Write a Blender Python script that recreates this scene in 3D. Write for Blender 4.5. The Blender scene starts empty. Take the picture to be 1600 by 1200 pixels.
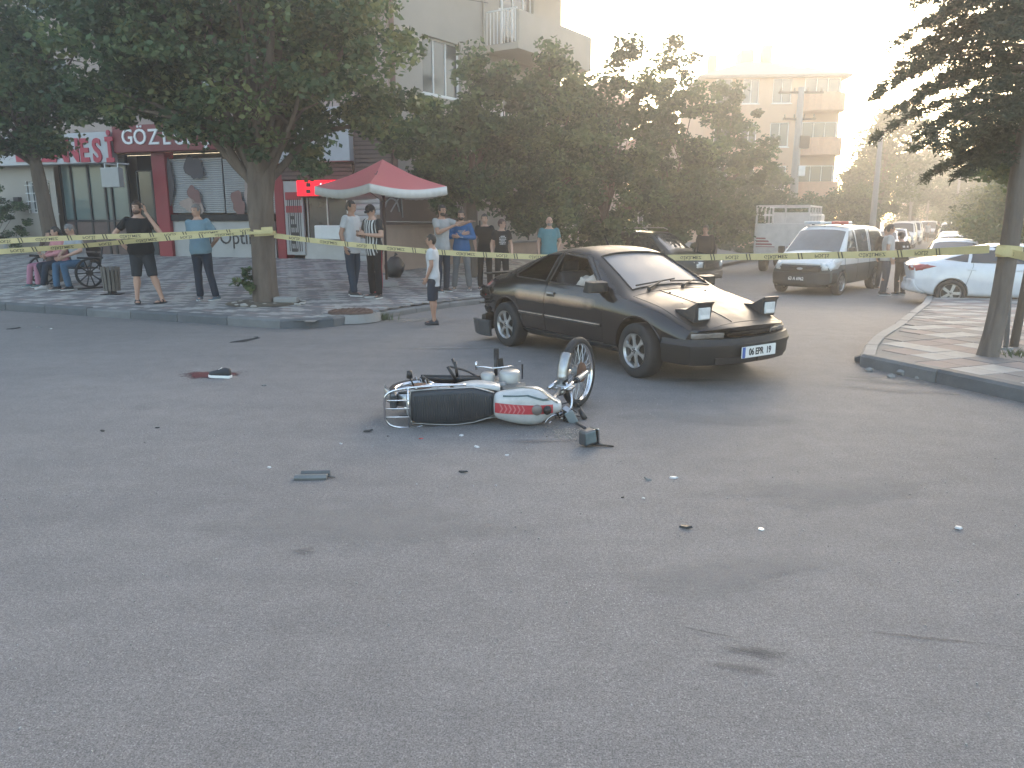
import bpy, bmesh, math, random
import numpy as np
from mathutils import Vector, Matrix, noise
from mathutils.bvhtree import BVHTree
PI = math.pi
SC = bpy.context.scene
COL = SC.collection
# ---------------------------------------------------------------- camera, world, sun, exposure
PITCH = math.atan(258 / 1200)
CAMH = 1.65
cd = bpy.data.cameras.new('camera'); cam = bpy.data.objects.new('camera', cd); COL.objects.link(cam)
cam.location = (0, 0, CAMH); cam.rotation_euler = (PI / 2 - PITCH, 0, 0)
cd.sensor_width = 36; cd.lens = 27; cd.clip_start = .05; cd.clip_end = 2000
SC.camera = cam
SUN_EL, SUN_AZ = math.radians(14), math.radians(17)      # low in the west, up the side street (azimuth from +Y to +X)
W = bpy.data.worlds.new('World'); SC.world = W; W.use_nodes = True
wn = W.node_tree; bg = wn.nodes['Background']
sky = wn.nodes.new('ShaderNodeTexSky'); sky.sky_type = 'NISHITA'; sky.sun_disc = False
sky.sun_elevation = SUN_EL; sky.sun_rotation = SUN_AZ; sky.air_density = 1.0; sky.dust_density = 2.5; sky.ozone_density = .4
wn.links.new(sky.outputs[0], bg.inputs[0]); bg.inputs[1].default_value = .15
sl = bpy.data.lights.new('sun', 'SUN'); sun = bpy.data.objects.new('sun', sl); COL.objects.link(sun)
sl.energy = .5; sl.angle = math.radians(18); sl.color = (1, .86, .70)
sd = Vector((math.sin(SUN_AZ) * math.cos(SUN_EL), math.cos(SUN_AZ) * math.cos(SUN_EL), math.sin(SUN_EL)))
sun.rotation_euler = sd.to_track_quat('Z', 'Y').to_euler()
SC.view_settings.view_transform = 'Standard'; SC.view_settings.look = 'None'
SC.view_settings.exposure = 2.5; SC.view_settings.gamma = 1; SC.view_settings.use_curve_mapping = False
SC.cycles.use_denoising = True
SC.cycles.max_bounces = 6; SC.cycles.diffuse_bounces = 3; SC.cycles.glossy_bounces = 3
SC.cycles.transparent_max_bounces = 12; SC.cycles.volume_bounces = 0
SC.cycles.use_light_tree = True

# ---------------------------------------------------------------- photograph pixel (1600x1200) -> place
cP, sP = math.cos(PITCH), math.sin(PITCH)
def ray(px, py):
    x = (px - 800) / 1200; v = (600 - py) / 1200
    return Vector((x, cP + v * sP, -sP + v * cP))
def at(px, py, Y):
    d = ray(px, py); t = Y / d.y
    return Vector((d.x * t, Y, CAMH + d.z * t))
def onz(px, py, z=0):
    d = ray(px, py); t = (z - CAMH) / d.z
    return Vector((d.x * t, d.y * t, z))
def sstep(t):
    t = min(1, max(0, t)); return t * t * (3 - 2 * t)
DS = Vector((.493, .870))                       # direction of the side street
def road_z(x, y):
    s = x * DS.x + y * DS.y
    return -.34 * sstep((s - 11) / 10)
K0, K1 = Vector((-9.6, 14.2)), Vector((-3.2, 11.55))      # kerb line of the left pavement
KD = (K1 - K0).normalized(); KN = Vector((-KD.y, KD.x))
C0 = Vector((-2.26, 12.83))                     # where the left pavement turns into the side street
def plaza_z(x, y):
    p = Vector((x, y)); t = max(0, (p - K0).dot(KN)); q = p - C0
    e = q.y * DS.x - q.x * DS.y
    return road_z(x, y) * (1 - min(1, max(0, e / 4))) + .13 + .034 * min(t, 12) * min(1, max(0, e / 8))
def hit(px, py, hf):
    z = 0
    for _ in range(12):
        p = onz(px, py, z); z = hf(p.x, p.y)
    return Vector((p.x, p.y, z))
def gr(px, py): return hit(px, py, road_z)
def gp(px, py): return hit(px, py, plaza_z)

# ---------------------------------------------------------------- materials
MATS = {}
def srgb(r, g, b):
    f = lambda c: c / 12.92 / 255 if c < 10.3 else ((c / 255 + .055) / 1.055) ** 2.4
    return (f(r), f(g), f(b))
def M(name, col=(.5, .5, .5), rough=.6, metal=0, var=.12, scale=6, bump=0, bscale=40, coat=0, emit=0, trans=0, alpha=1, stretch=None, spec=.5, col2=None, detail=5):
    if name in MATS: return MATS[name]
    m = bpy.data.materials.new(name); m.use_nodes = True; MATS[name] = m
    n, l = m.node_tree.nodes, m.node_tree.links; b = n['Principled BSDF']
    b.inputs['Roughness'].default_value = rough; b.inputs['Metallic'].default_value = metal
    b.inputs['Specular IOR Level'].default_value = spec
    b.inputs['Coat Weight'].default_value = coat; b.inputs['Coat Roughness'].default_value = .08
    b.inputs['Transmission Weight'].default_value = trans; b.inputs['Alpha'].default_value = alpha
    tc = n.new('ShaderNodeTexCoord'); src = tc.outputs['Object']
    if stretch:
        mp = n.new('ShaderNodeMapping'); mp.inputs['Scale'].default_value = stretch; l.new(src, mp.inputs[0]); src = mp.outputs[0]
    if var or col2:
        nz = n.new('ShaderNodeTexNoise'); nz.inputs['Scale'].default_value = scale; nz.inputs['Detail'].default_value = detail; nz.inputs['Roughness'].default_value = .65
        l.new(src, nz.inputs['Vector'])
        r = n.new('ShaderNodeValToRGB'); e = r.color_ramp.elements; e[0].position = .3; e[1].position = .7
        c2 = col2 or tuple(min(1, c * (1 + var)) for c in col); c1 = col if col2 else tuple(c * (1 - var) for c in col)
        e[0].color = (*c1, 1); e[1].color = (*c2, 1)
        l.new(nz.outputs['Fac'], r.inputs[0]); l.new(r.outputs[0], b.inputs['Base Color'])
        mr = n.new('ShaderNodeMapRange'); mr.inputs['To Min'].default_value = rough * .85; mr.inputs['To Max'].default_value = min(1, rough * 1.15)
        l.new(nz.outputs['Fac'], mr.inputs[0]); l.new(mr.outputs[0], b.inputs['Roughness'])
    else: b.inputs['Base Color'].default_value = (*col, 1)
    if bump:
        z = n.new('ShaderNodeTexNoise'); z.inputs['Scale'].default_value = bscale; z.inputs['Detail'].default_value = 4; l.new(src, z.inputs['Vector'])
        bp = n.new('ShaderNodeBump'); bp.inputs['Strength'].default_value = min(1, bump); bp.inputs['Distance'].default_value = .02
        l.new(z.outputs['Fac'], bp.inputs['Height']); l.new(bp.outputs[0], b.inputs['Normal'])
    if emit:
        b.inputs['Emission Color'].default_value = (*col, 1); b.inputs['Emission Strength'].default_value = emit
    return m
def decal(name, col, rough, amount, scale, stretch=(1, 1, 1), soft=.12):
    """thin stain: alpha broken up by noise and by the UV distance to its edge"""
    m = bpy.data.materials.new(name); m.use_nodes = True; n, l = m.node_tree.nodes, m.node_tree.links; b = n['Principled BSDF']
    b.inputs['Base Color'].default_value = (*col, 1); b.inputs['Roughness'].default_value = rough
    tc = n.new('ShaderNodeTexCoord'); mp = n.new('ShaderNodeMapping'); mp.inputs['Scale'].default_value = stretch; l.new(tc.outputs['Object'], mp.inputs[0])
    nz = n.new('ShaderNodeTexNoise'); nz.inputs['Scale'].default_value = scale; nz.inputs['Detail'].default_value = 6; nz.inputs['Roughness'].default_value = .7; l.new(mp.outputs[0], nz.inputs['Vector'])
    at_ = n.new('ShaderNodeAttribute'); at_.attribute_name = 'edge'
    ad = n.new('ShaderNodeMath'); ad.operation = 'ADD'; l.new(nz.outputs['Fac'], ad.inputs[0]); l.new(at_.outputs['Fac'], ad.inputs[1])
    mr = n.new('ShaderNodeMapRange'); mr.inputs['From Min'].default_value = .80 - soft; mr.inputs['From Max'].default_value = .80 + soft; mr.inputs['To Max'].default_value = amount
    l.new(ad.outputs[0], mr.inputs[0]); l.new(mr.outputs[0], b.inputs['Alpha'])
    return m

# ---------------------------------------------------------------- mesh building
class MB:
    def __init__(s): s.v = []; s.f = []; s.M = None; s.c = None
    def add(s, vs, fs):
        o = len(s.v)
        if s.M is not None: vs = [s.M @ Vector(p) for p in vs]
        s.v += [tuple(p) for p in vs]; s.f += [tuple(i + o for i in f) for f in fs]; return s
    def box(s, c, d, R=None, taper=1):
        x, y, z = d[0] / 2, d[1] / 2, d[2] / 2; c = Vector(c); t = taper
        vs = [Vector(p) for p in ((-x, -y, -z), (x, -y, -z), (x, y, -z), (-x, y, -z), (-x * t, -y * t, z), (x * t, -y * t, z), (x * t, y * t, z), (-x * t, y * t, z))]
        if R is not None: vs = [R @ p for p in vs]
        return s.add([p + c for p in vs], [(0, 3, 2, 1), (4, 5, 6, 7), (0, 1, 5, 4), (1, 2, 6, 5), (2, 3, 7, 6), (3, 0, 4, 7)])
    def quad(s, a, b, c, d): return s.add([a, b, c, d], [(0, 1, 2, 3)])
    def loft(s, rings, cap=True, closed=True):
        n = len(rings[0]); vs = [p for r in rings for p in r]; fs = []
        for i in range(len(rings) - 1):
            for j in range(n if closed else n - 1):
                k = (j + 1) % n; fs.append((i * n + j, i * n + k, (i + 1) * n + k, (i + 1) * n + j))
        if cap and closed:
            fs.append(tuple(range(n - 1, -1, -1))); m = (len(rings) - 1) * n; fs.append(tuple(range(m, m + n)))
        return s.add(vs, fs)
    def tube(s, pts, r, n=8, cap=True, flat=1, up=None):
        pts = [Vector(p) for p in pts]; k = len(pts); rr = r if isinstance(r, (list, tuple)) else [r] * k
        rings = []; side = None
        for i, p in enumerate(pts):
            t = (pts[min(i + 1, k - 1)] - pts[max(i - 1, 0)])
            if t.length < 1e-9: t = Vector((0, 0, 1))
            t.normalize()
            if side is None:
                a = Vector(up) if up else (Vector((0, 0, 1)) if abs(t.z) < .9 else Vector((1, 0, 0)))
                side = t.cross(a).normalized()
            side = (side - t * side.dot(t)).normalized(); u = t.cross(side)
            rings.append([p + side * (math.cos(2 * PI * j / n) * rr[i]) + u * (math.sin(2 * PI * j / n) * rr[i] * flat) for j in range(n)])
        return s.loft(rings, cap)
    def cap(s, a, b, ra, rb, n=12):                   # capsule with round ends
        a, b = Vector(a), Vector(b); t = (b - a); L = t.length; t = t / L if L > 1e-6 else Vector((0, 0, 1))
        pts, rs = [], []
        for q in (-.95, -.75, -.4): pts.append(a + t * ra * q); rs.append(ra * math.sqrt(1 - q * q))
        pts += [a, b]; rs += [ra, rb]
        for q in (.4, .75, .95): pts.append(b + t * rb * q); rs.append(rb * math.sqrt(1 - q * q))
        return s.tube(pts, rs, n)
    def ell(s, c, r, n=14, m=9, R=None):
        c = Vector(c); rings = []
        for i in range(m + 1):
            a = -PI / 2 + PI * (i + .001 if i == 0 else (i - .001 if i == m else i)) / m
            ring = [Vector((r[0] * math.cos(a) * math.cos(2 * PI * j / n), r[1] * math.cos(a) * math.sin(2 * PI * j / n), r[2] * math.sin(a))) for j in range(n)]
            if R is not None: ring = [R @ p for p in ring]
            rings.append([p + c for p in ring])
        return s.loft(rings)
    def lathe(s, prof, c=(0, 0, 0), axis='Z', n=24, cap=False):   # prof: (radius, height)
        rings = []
        for r, h in prof:
            ring = []
            for j in range(n):
                a, b = r * math.cos(2 * PI * j / n), r * math.sin(2 * PI * j / n)
                p = (a, b, h) if axis == 'Z' else ((b, h, a) if axis == 'Y' else (h, a, b))
                ring.append(Vector(p) + Vector(c))
            rings.append(ring)
        return s.loft(rings, cap)
    def prism(s, poly, h0, h1, plane='XY'):
        f = {'XY': lambda a, b, h: (a, b, h), 'XZ': lambda a, b, h: (a, h, b), 'YZ': lambda a, b, h: (h, a, b)}[plane]
        n = len(poly); vs = [f(a, b, h0) for a, b in poly] + [f(a, b, h1) for a, b in poly]
        fs = [tuple(range(n - 1, -1, -1)), tuple(range(n, 2 * n))] + [(i, (i + 1) % n, n + (i + 1) % n, n + i) for i in range(n)]
        return s.add(vs, fs)
    def mesh(s, name='m', smooth=False, fix=True):
        me = bpy.data.meshes.new(name); me.from_pydata(s.v, [], s.f); me.update()
        if fix:
            bm = bmesh.new(); bm.from_mesh(me); bmesh.ops.recalc_face_normals(bm, faces=bm.faces); bm.to_mesh(me); bm.free()
        if smooth: me.polygons.foreach_set('use_smooth', [True] * len(me.polygons))
        return me
    def build(s, name, mat, parent=None, smooth=False, bevel=0, sub=0, loc=None, auto=None, fix=True):
        me = s.mesh(name, smooth or auto is not None, fix); return link(name, me, mat, parent, bevel, sub, loc, auto)
def link(name, me, mat, parent=None, bevel=0, sub=0, loc=None, auto=None):
    if mat is not None and not me.materials: me.materials.append(mat)
    o = bpy.data.objects.new(name, me); COL.objects.link(o)
    if parent is not None: o.parent = parent
    if loc is not None: o.location = loc
    if auto is not None: me.set_sharp_from_angle(angle=math.radians(auto))
    if bevel:
        b = o.modifiers.new('b', 'BEVEL'); b.width = bevel; b.segments = 2; b.limit_method = 'ANGLE'; b.angle_limit = math.radians(40)
    if sub:
        b = o.modifiers.new('s', 'SUBSURF'); b.levels = sub; b.render_levels = sub
    return o
def tag(o, label=None, cat=None, group=None, kind=None):
    if label: o['label'] = label
    if cat: o['category'] = cat
    if group: o['group'] = group
    if kind: o['kind'] = kind
    return o
def thing(name, label, cat, loc=(0, 0, 0), rz=0, group=None):
    o = bpy.data.objects.new(name, None); COL.objects.link(o); o.location = loc; o.rotation_euler = (0, 0, rz); o.empty_display_size = .2
    return tag(o, label, cat, group)
def struct(o): o['kind'] = 'structure'; return o
def dup(root, loc, rz, label=None):
    kids = {}
    for o in list(bpy.data.objects):
        if o.parent: kids.setdefault(o.parent.name, []).append(o)
    def cp(o, par):
        c = o.copy(); COL.objects.link(c)
        if par: c.parent = par
        for k in kids.get(o.name, []): cp(k, c)
        return c
    r = cp(root, None); r.location = loc; r.rotation_euler = (0, 0, rz)
    if label: r['label'] = label
    return r
def shared(name, me, parent, loc, rz=0, mat=None):
    o = bpy.data.objects.new(name, me); COL.objects.link(o); o.parent = parent; o.location = loc; o.rotation_euler = (0, 0, rz)
    if mat is not None:
        o.material_slots[0].link = 'OBJECT'; o.material_slots[0].material = mat
    return o
WORK = bpy.data.scenes.new('workshop')            # modifiers are evaluated in an empty scene of their own: fast
def evaluated(obs):
    for o in obs: WORK.collection.objects.link(o)
    with bpy.context.temp_override(scene=WORK, view_layer=WORK.view_layers[0]):
        dg = bpy.context.evaluated_depsgraph_get(); dg.update()
        out = bpy.data.meshes.new_from_object(obs[0].evaluated_get(dg), depsgraph=dg)
    for o in obs: bpy.data.objects.remove(o)
    return out
def evalmesh(me, mods, extra=()):
    """apply a list of (type, settings) modifiers to a mesh, return the new mesh"""
    o = bpy.data.objects.new('tmp', me)
    for t, kw in mods:
        m = o.modifiers.new('m', t)
        for k, v in kw.items(): setattr(m, k, v)
    return evaluated([o, *extra])
def boolean(a, b, op):
    ob = bpy.data.objects.new('tmpb', b)
    return evalmesh(a, [('BOOLEAN', dict(object=ob, operation=op, solver='EXACT'))], (ob,))
def bvh(me): 
    return BVHTree.FromPolygons([v.co.copy() for v in me.vertices], [tuple(p.vertices) for p in me.polygons])
TXT = {}
def textmesh(t, size=1, depth=0, align='CENTER', sx=1, bold=0):
    key = (t, size, depth, align, sx, bold)
    if key in TXT: return TXT[key].copy()
    c = bpy.data.curves.new('t', 'FONT'); c.body = t; c.size = size; c.extrude = depth; c.align_x = align; c.align_y = 'CENTER'; c.resolution_u = 3; c.offset = bold
    me = evaluated([bpy.data.objects.new('t', c)])
    for v in me.vertices: v.co.x *= sx
    me.materials.clear(); TXT[key] = me; return me.copy()
def textobj(t, size, mat, parent, loc, rot=(PI / 2, 0, 0), depth=.004, align='CENTER', sx=1, bold=0, name='lettering'):
    me = textmesh(t, size, depth, align, sx, bold); o = link(name, me, mat, parent); o.location = loc; o.rotation_euler = rot; return o
def catmull(pts, k=6):
    pts = [Vector(p) for p in pts]; P = [pts[0]] + pts + [pts[-1]]; out = []
    for i in range(1, len(P) - 2):
        for j in range(k):
            t = j / k; a, b, c, d = P[i - 1:i + 3]
            out.append(.5 * ((2 * b) + (c - a) * t + (2 * a - 5 * b + 4 * c - d) * t * t + (3 * b - a - 3 * c + d) * t ** 3))
    out.append(pts[-1]); return out
# ================================================================ SETTING
def asphalt():
    m = bpy.data.materials.new('asphalt'); m.use_nodes = True; n, l = m.node_tree.nodes, m.node_tree.links; b = n['Principled BSDF']
    tc = n.new('ShaderNodeTexCoord')
    def nz(s, d=6, r=.6, st=None):
        x = n.new('ShaderNodeTexNoise'); x.inputs['Scale'].default_value = s; x.inputs['Detail'].default_value = d; x.inputs['Roughness'].default_value = r
        if st:
            mp = n.new('ShaderNodeMapping'); mp.inputs['Scale'].default_value = st; mp.inputs['Rotation'].default_value = (0, 0, .35); l.new(tc.outputs['Object'], mp.inputs[0]); l.new(mp.outputs[0], x.inputs['Vector'])
        else: l.new(tc.outputs['Object'], x.inputs['Vector'])
        return x.outputs['Fac']
    def ramp(f, p0, p1, c0, c1):
        r = n.new('ShaderNodeValToRGB'); e = r.color_ramp.elements; e[0].position = p0; e[1].position = p1; e[0].color = (*c0, 1); e[1].color = (*c1, 1); l.new(f, r.inputs[0]); return r.outputs[0]
    def mix(f, a, c, mode='MIX'):
        x = n.new('ShaderNodeMix'); x.data_type = 'RGBA'; x.blend_type = mode
        if hasattr(f, 'is_output'): l.new(f, x.inputs[0])
        else: x.inputs[0].default_value = f
        l.new(a, x.inputs[6]); l.new(c, x.inputs[7]); return x.outputs[2]
    A = (.198, .186, .179)
    base = ramp(nz(.35, 4), .35, .68, tuple(c * .92 for c in A), tuple(c * 1.07 for c in A))
    streak = ramp(nz(.5, 5, .6, (1, 5, 1)), .35, .7, (.94, .94, .94), (1.05, 1.045, 1.03))
    base = mix(1, base, streak, 'MULTIPLY')
    mid = ramp(nz(5, 6, .7), .35, .68, (.90, .90, .90), (1.07, 1.07, 1.07)); base = mix(1, base, mid, 'MULTIPLY')
    grain = ramp(nz(150, 3, .8), .38, .64, (.55, .55, .55), (1.42, 1.42, 1.42)); base = mix(1, base, grain, 'MULTIPLY')
    coarse = ramp(nz(48, 3, .75), .36, .66, (.80, .80, .80), (1.18, 1.18, 1.18)); base = mix(1, base, coarse, 'MULTIPLY')
    # pale worn aggregate chips, thicker in patches
    vo = n.new('ShaderNodeTexVoronoi'); vo.inputs['Scale'].default_value = 100; vo.inputs['Randomness'].default_value = 1; l.new(tc.outputs['Object'], vo.inputs['Vector'])
    sep = n.new('ShaderNodeSeparateColor'); l.new(vo.outputs['Color'], sep.inputs[0])
    th = n.new('ShaderNodeMath'); th.operation = 'GREATER_THAN'; th.inputs[1].default_value = .86; l.new(sep.outputs[0], th.inputs[0])
    dn = n.new('ShaderNodeMath'); dn.operation = 'LESS_THAN'; dn.inputs[1].default_value = .30; l.new(vo.outputs['Distance'], dn.inputs[0])
    mm = n.new('ShaderNodeMath'); mm.operation = 'MULTIPLY'; l.new(th.outputs[0], mm.inputs[0]); l.new(dn.outputs[0], mm.inputs[1])
    pm = n.new('ShaderNodeMapRange'); pm.inputs['From Min'].default_value = .42; pm.inputs['From Max'].default_value = .66; pm.inputs['To Min'].default_value = .10; pm.inputs['To Max'].default_value = .85; l.new(nz(.45, 4), pm.inputs[0])
    m2 = n.new('ShaderNodeMath'); m2.operation = 'MULTIPLY'; l.new(mm.outputs[0], m2.inputs[0]); l.new(pm.outputs[0], m2.inputs[1])
    rgb = n.new('ShaderNodeRGB'); rgb.outputs[0].default_value = (.42, .41, .39, 1)
    base = mix(m2.outputs[0], base, rgb.outputs[0])
    # dark blotches (oil, repairs)
    blot = ramp(nz(1.3, 5, .75), .60, .74, (1, 1, 1), (.89, .89, .90)); base = mix(1, base, blot, 'MULTIPLY')
    l.new(base, b.inputs['Base Color']); b.inputs['Roughness'].default_value = .82; b.inputs['Specular IOR Level'].default_value = .35
    bp = n.new('ShaderNodeBump'); bp.inputs['Strength'].default_value = .8; bp.inputs['Distance'].default_value = .008; l.new(nz(90, 4, .8), bp.inputs['Height']); l.new(bp.outputs[0], b.inputs['Normal'])
    return m
ASPH = asphalt()
SOIL = M('soil', (.10, .085, .06), .95, bump=.6, bscale=12, var=.35, scale=.6)
def sheet(xs, ys, hf, name, mat, keep=None):
    b = MB(); nx, ny = len(xs), len(ys)
    b.v = [(x, y, hf(x, y)) for y in ys for x in xs]
    for j in range(ny - 1):
        for i in range(nx - 1):
            if keep is None or keep((xs[i] + xs[i + 1]) / 2, (ys[j] + ys[j + 1]) / 2): b.f.append((j * nx + i, j * nx + i + 1, (j + 1) * nx + i + 1, (j + 1) * nx + i))
    return struct(b.build(name, mat, smooth=True))
# ground out to the horizon, a little below the road
sheet([-600, -200, -60, -20, 0, 10, 20, 40, 80, 200, 600], [-30, 0, 12, 20, 40, 90, 200, 900], lambda x, y: -.60 if y > 1 else -.5, 'ground', SOIL)
# road: main road and side street in one continuous asphalt sheet
fx = lambda a, b, n: [a + (b - a) * i / n for i in range(n + 1)]
sheet([-40] + fx(-20, 30, 50) + [40, 60, 90, 130], [-8, -4, -2] + fx(0, 34, 40) + [40, 50, 70, 100, 150, 200], lambda x, y: road_z(x, y), 'road', ASPH,
      keep=lambda x, y: True)

# ---- left pavement
PAV = [M('paver_light', (.29, .28, .262), .85, var=.18, scale=3, bump=.2, bscale=60), M('paver_dark', (.145, .14, .14), .85, var=.2, scale=3, bump=.2, bscale=60), M('paver_red', (.20, .165, .155), .85, var=.18, scale=3, bump=.2, bscale=60)]
BED = M('mortar', (.17, .165, .155), .95, bump=.4)
KERB = M('kerb_concrete', (.095, .10, .105), .85, var=.25, scale=2.5, bump=.35, bscale=30)
KERB2 = M('kerb_concrete_worn', (.14, .142, .142), .85, var=.25, scale=2.5, bump=.35, bscale=30)
CONC = M('concrete', (.24, .235, .225), .88, var=.2, scale=1.2, bump=.3, bscale=25)
CORNER = Vector((-3.05, 11.5))
def in_plaza(x, y, m=0):
    p = Vector((x, y)); t = (p - K0).dot(KN)
    if t < .16 + m: return False
    q = p - C0; e = q.y * DS.x - q.x * DS.y
    # blunt corner between the main road and the side street
    c = p - CORNER; cc = Vector((C0.x - CORNER.x, C0.y - CORNER.y)).normalized(); ce = c.y * cc.x - c.x * cc.y
    return e > .16 + m and ce > .14 + m * 3
# foundation sheet under the pavers
xs = fx(-34, 16, 300); ys = fx(11, 44, 220)
sheet(xs, ys, lambda x, y: plaza_z(x, y) - .010, 'left_pavement', BED, keep=lambda x, y: in_plaza(x, y, -.06))
left_pav = bpy.data.objects['left_pavement']
SZ = .23
def paver_mesh(sx, sy, h, bev=.006):
    b = MB(); x, y = sx / 2 - bev, sy / 2 - bev; X, Y = sx / 2, sy / 2
    b.add([(-X, -Y, -h), (X, -Y, -h), (X, Y, -h), (-X, Y, -h), (-X, -Y, -bev), (X, -Y, -bev), (X, Y, -bev), (-X, Y, -bev), (-x, -y, 0), (x, -y, 0), (x, y, 0), (-x, y, 0)],
          [(0, 1, 5, 4), (1, 2, 6, 5), (2, 3, 7, 6), (3, 0, 4, 7), (4, 5, 9, 8), (5, 6, 10, 9), (6, 7, 11, 10), (7, 4, 8, 11), (8, 9, 10, 11)])
    return b
def lay(parent, cells, sx, sy, ang, hf, near, limit=300, seed=3):
    """cells: (x, y, material index). The nearest become single pavers, the rest one joined part"""
    rnd = random.Random(seed); cells.sort(key=lambda c: near(c[0], c[1]))
    base = paver_mesh(sx - .008, sy - .008, .03); mes = []
    for m in PAV: me = base.mesh('paver'); me.materials.append(m); mes.append(me)
    far = [MB() for _ in PAV]
    for i, (x, y, k) in enumerate(cells):
        z = hf(x, y) + rnd.uniform(-.003, .004); e = .15
        nx, ny = (hf(x - e, y) - hf(x + e, y)) / (2 * e), (hf(x, y - e) - hf(x, y + e)) / (2 * e)
        if i < limit:
            o = shared('paver', mes[k], parent, (x, y, z)); nn = Vector((nx, ny, 1)).normalized()
            q = Vector((0, 0, 1)).rotation_difference(nn) @ Matrix.Rotation(ang + rnd.uniform(-.01, .01), 3, 'Z').to_quaternion()
            o.rotation_mode = 'QUATERNION'; o.rotation_quaternion = q
        else:
            nn = Vector((nx, ny, 1)).normalized(); q = (Vector((0, 0, 1)).rotation_difference(nn) @ Matrix.Rotation(ang, 3, 'Z').to_quaternion()).to_matrix().to_4x4()
            far[k].M = Matrix.Translation((x, y, z)) @ q; far[k].add(base.v, base.f)
    for k, b in enumerate(far):
        if b.v: b.M = None; tag(b.build('paving', PAV[k], parent, fix=False), kind='stuff')
ang = math.atan2(KD.y, KD.x)
cells = []
for j in range(0, 96):
    for i in range(-70, 120):
        p = K0 + KD * (i * SZ + (SZ * .5 if j % 2 else 0)) + KN * (.28 + j * SZ * .62)
        if not in_plaza(p.x, p.y, .05): continue
        if p.y < 4 or p.x / p.y < -.78 or p.y > 32: continue
        if j == 0: k = i % 2
        elif j == 1: k = 1
        else:
            zig = (i + (j // 2 if (j // 6) % 2 else -(j // 2))) % 4
            k = 0 if zig < 2 else (1 if zig == 2 or (j // 3) % 3 else 2)
            if random.Random(i * 131 + j).random() < .06: k = (k + 1) % 3
        cells.append((p.x, p.y, k))
lay(left_pav, cells, SZ, SZ * .62, ang, plaza_z, lambda x, y: x * x + y * y)
def kerb_run(parent, pts, hf, L=.9, w=.15, h=.13, top=.0, side=1, seed=1, mat=None):
    """kerb stones along a polyline, each its own piece"""
    rnd = random.Random(seed); P = [Vector(p) for p in pts]
    seg = []; acc = 0
    for a, b in zip(P, P[1:]): seg.append((a, b, acc)); acc += (b - a).length
    n = max(1, round(acc / L)); LL = acc / n
    def pos(s):
        for a, b, c in seg:
            if s <= c + (b - a).length + 1e-6: return a + (b - a).normalized() * (s - c)
        return P[-1]
    for i in range(n):
        a, b = pos(i * LL + .006), pos((i + 1) * LL - .006); d = (b - a); u = d.normalized(); nn = Vector((-u.y, u.x)) * side
        z0, z1 = hf(a.x, a.y), hf(b.x, b.y); m = MB(); dz = rnd.uniform(-.006, .006)
        ra = [Vector((a.x, a.y, z0 - .2)), Vector((a.x, a.y, z0 + h - .03 + dz)), Vector((*(a + nn * .025), z0 + h + dz)), Vector((*(a + nn * w), z0 + h + dz)), Vector((*(a + nn * w), z0 - .2))]
        rb = [Vector((b.x, b.y, z1 - .2)), Vector((b.x, b.y, z1 + h - .03 + dz)), Vector((*(b + nn * .025), z1 + h + dz)), Vector((*(b + nn * w), z1 + h + dz)), Vector((*(b + nn * w), z1 - .2))]
        m.loft([ra, rb]); m.build('kerb_stone', mat or rnd.choice([KERB, KERB, KERB2]), parent, bevel=.006)
kroot = MB().box((-9, 14, -.15), (.2, .2, .1)).build('left_kerb', KERB); struct(kroot)
kerb_run(kroot, [K0 - KD * 9, CORNER - KD * .35, CORNER + Vector((.02, .03)), C0], lambda x, y: 0, L=1.05, h=.142)
kerb_run(kroot, [C0 + DS * .02, C0 + DS * 14], lambda x, y: road_z(x, y), L=1.05, h=.10, seed=5)

# ---- right pavement
RC = gr(1343, 572).xy; RE = gr(1610, 632).xy; RE = RC + (RE - RC).normalized() * 9
RS = [gr(1343, 572).xy, gr(1352, 548).xy, gr(1395, 520).xy, gr(1440, 487).xy]
RS[0] = RC
RS.append(RS[-1] + DS * 30)
RD = (RE - RC).normalized(); RN = Vector((-RD.y, RD.x))
def right_z(x, y): return .13 + road_z(x, y) * .75
def in_right(x, y, m=0):
    p = Vector((x, y))
    if (p - RC).dot(RN) < .15 + m: return False
    for a, b in zip(RS, RS[1:]):
        if a.y <= y <= b.y or (b is RS[-1] and y > a.y) or (a is RS[0] and y < a.y):
            u = (b - a).normalized(); q = p - a; return q.x * u.y - q.y * u.x > .15 + m
    return False
sheet(fx(3, 36, 330), fx(5, 44, 390), lambda x, y: right_z(x, y) - .009, 'right_pavement', BED, keep=lambda x, y: in_right(x, y, -.06))
right_pav = bpy.data.objects['right_pavement']
cells = []; TS = .38; rang = math.atan2(RD.y, RD.x); rnd = random.Random(8)
for j in range(0, 60):
    for i in range(-40, 60):
        p = RC + RD * (i * TS) + RN * (.32 + j * TS)
        if not in_right(p.x, p.y, .10) or p.x / p.y > .86 or p.y > 21: continue
        k = [0, 1, 2, 0, 1][(i + 2 * (j // 1)) % 5] if rnd.random() > .12 else rnd.randrange(3)
        cells.append((p.x, p.y, k))
lay(right_pav, cells, TS, TS, rang, right_z, lambda x, y: x * x + y * y, seed=9)
kroot = MB().box((RC.x + .6, RC.y + .2, -.15), (.2, .2, .1)).build('right_kerb', KERB); struct(kroot)
kerb_run(kroot, [RC, RE], lambda x, y: 0, L=1.0, h=.142, seed=11)
kerb_run(kroot, RS, lambda x, y: road_z(x, y) * .75 + .0, L=.8, h=.142, seed=12, side=-1, mat=CONC)
# worn concrete apron where the left pavement drops to the side street, and the raised manhole surround
a = MB(); P_ = [gr(585, 503), gr(770, 478), gr(770, 455), gr(640, 470)]
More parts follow.
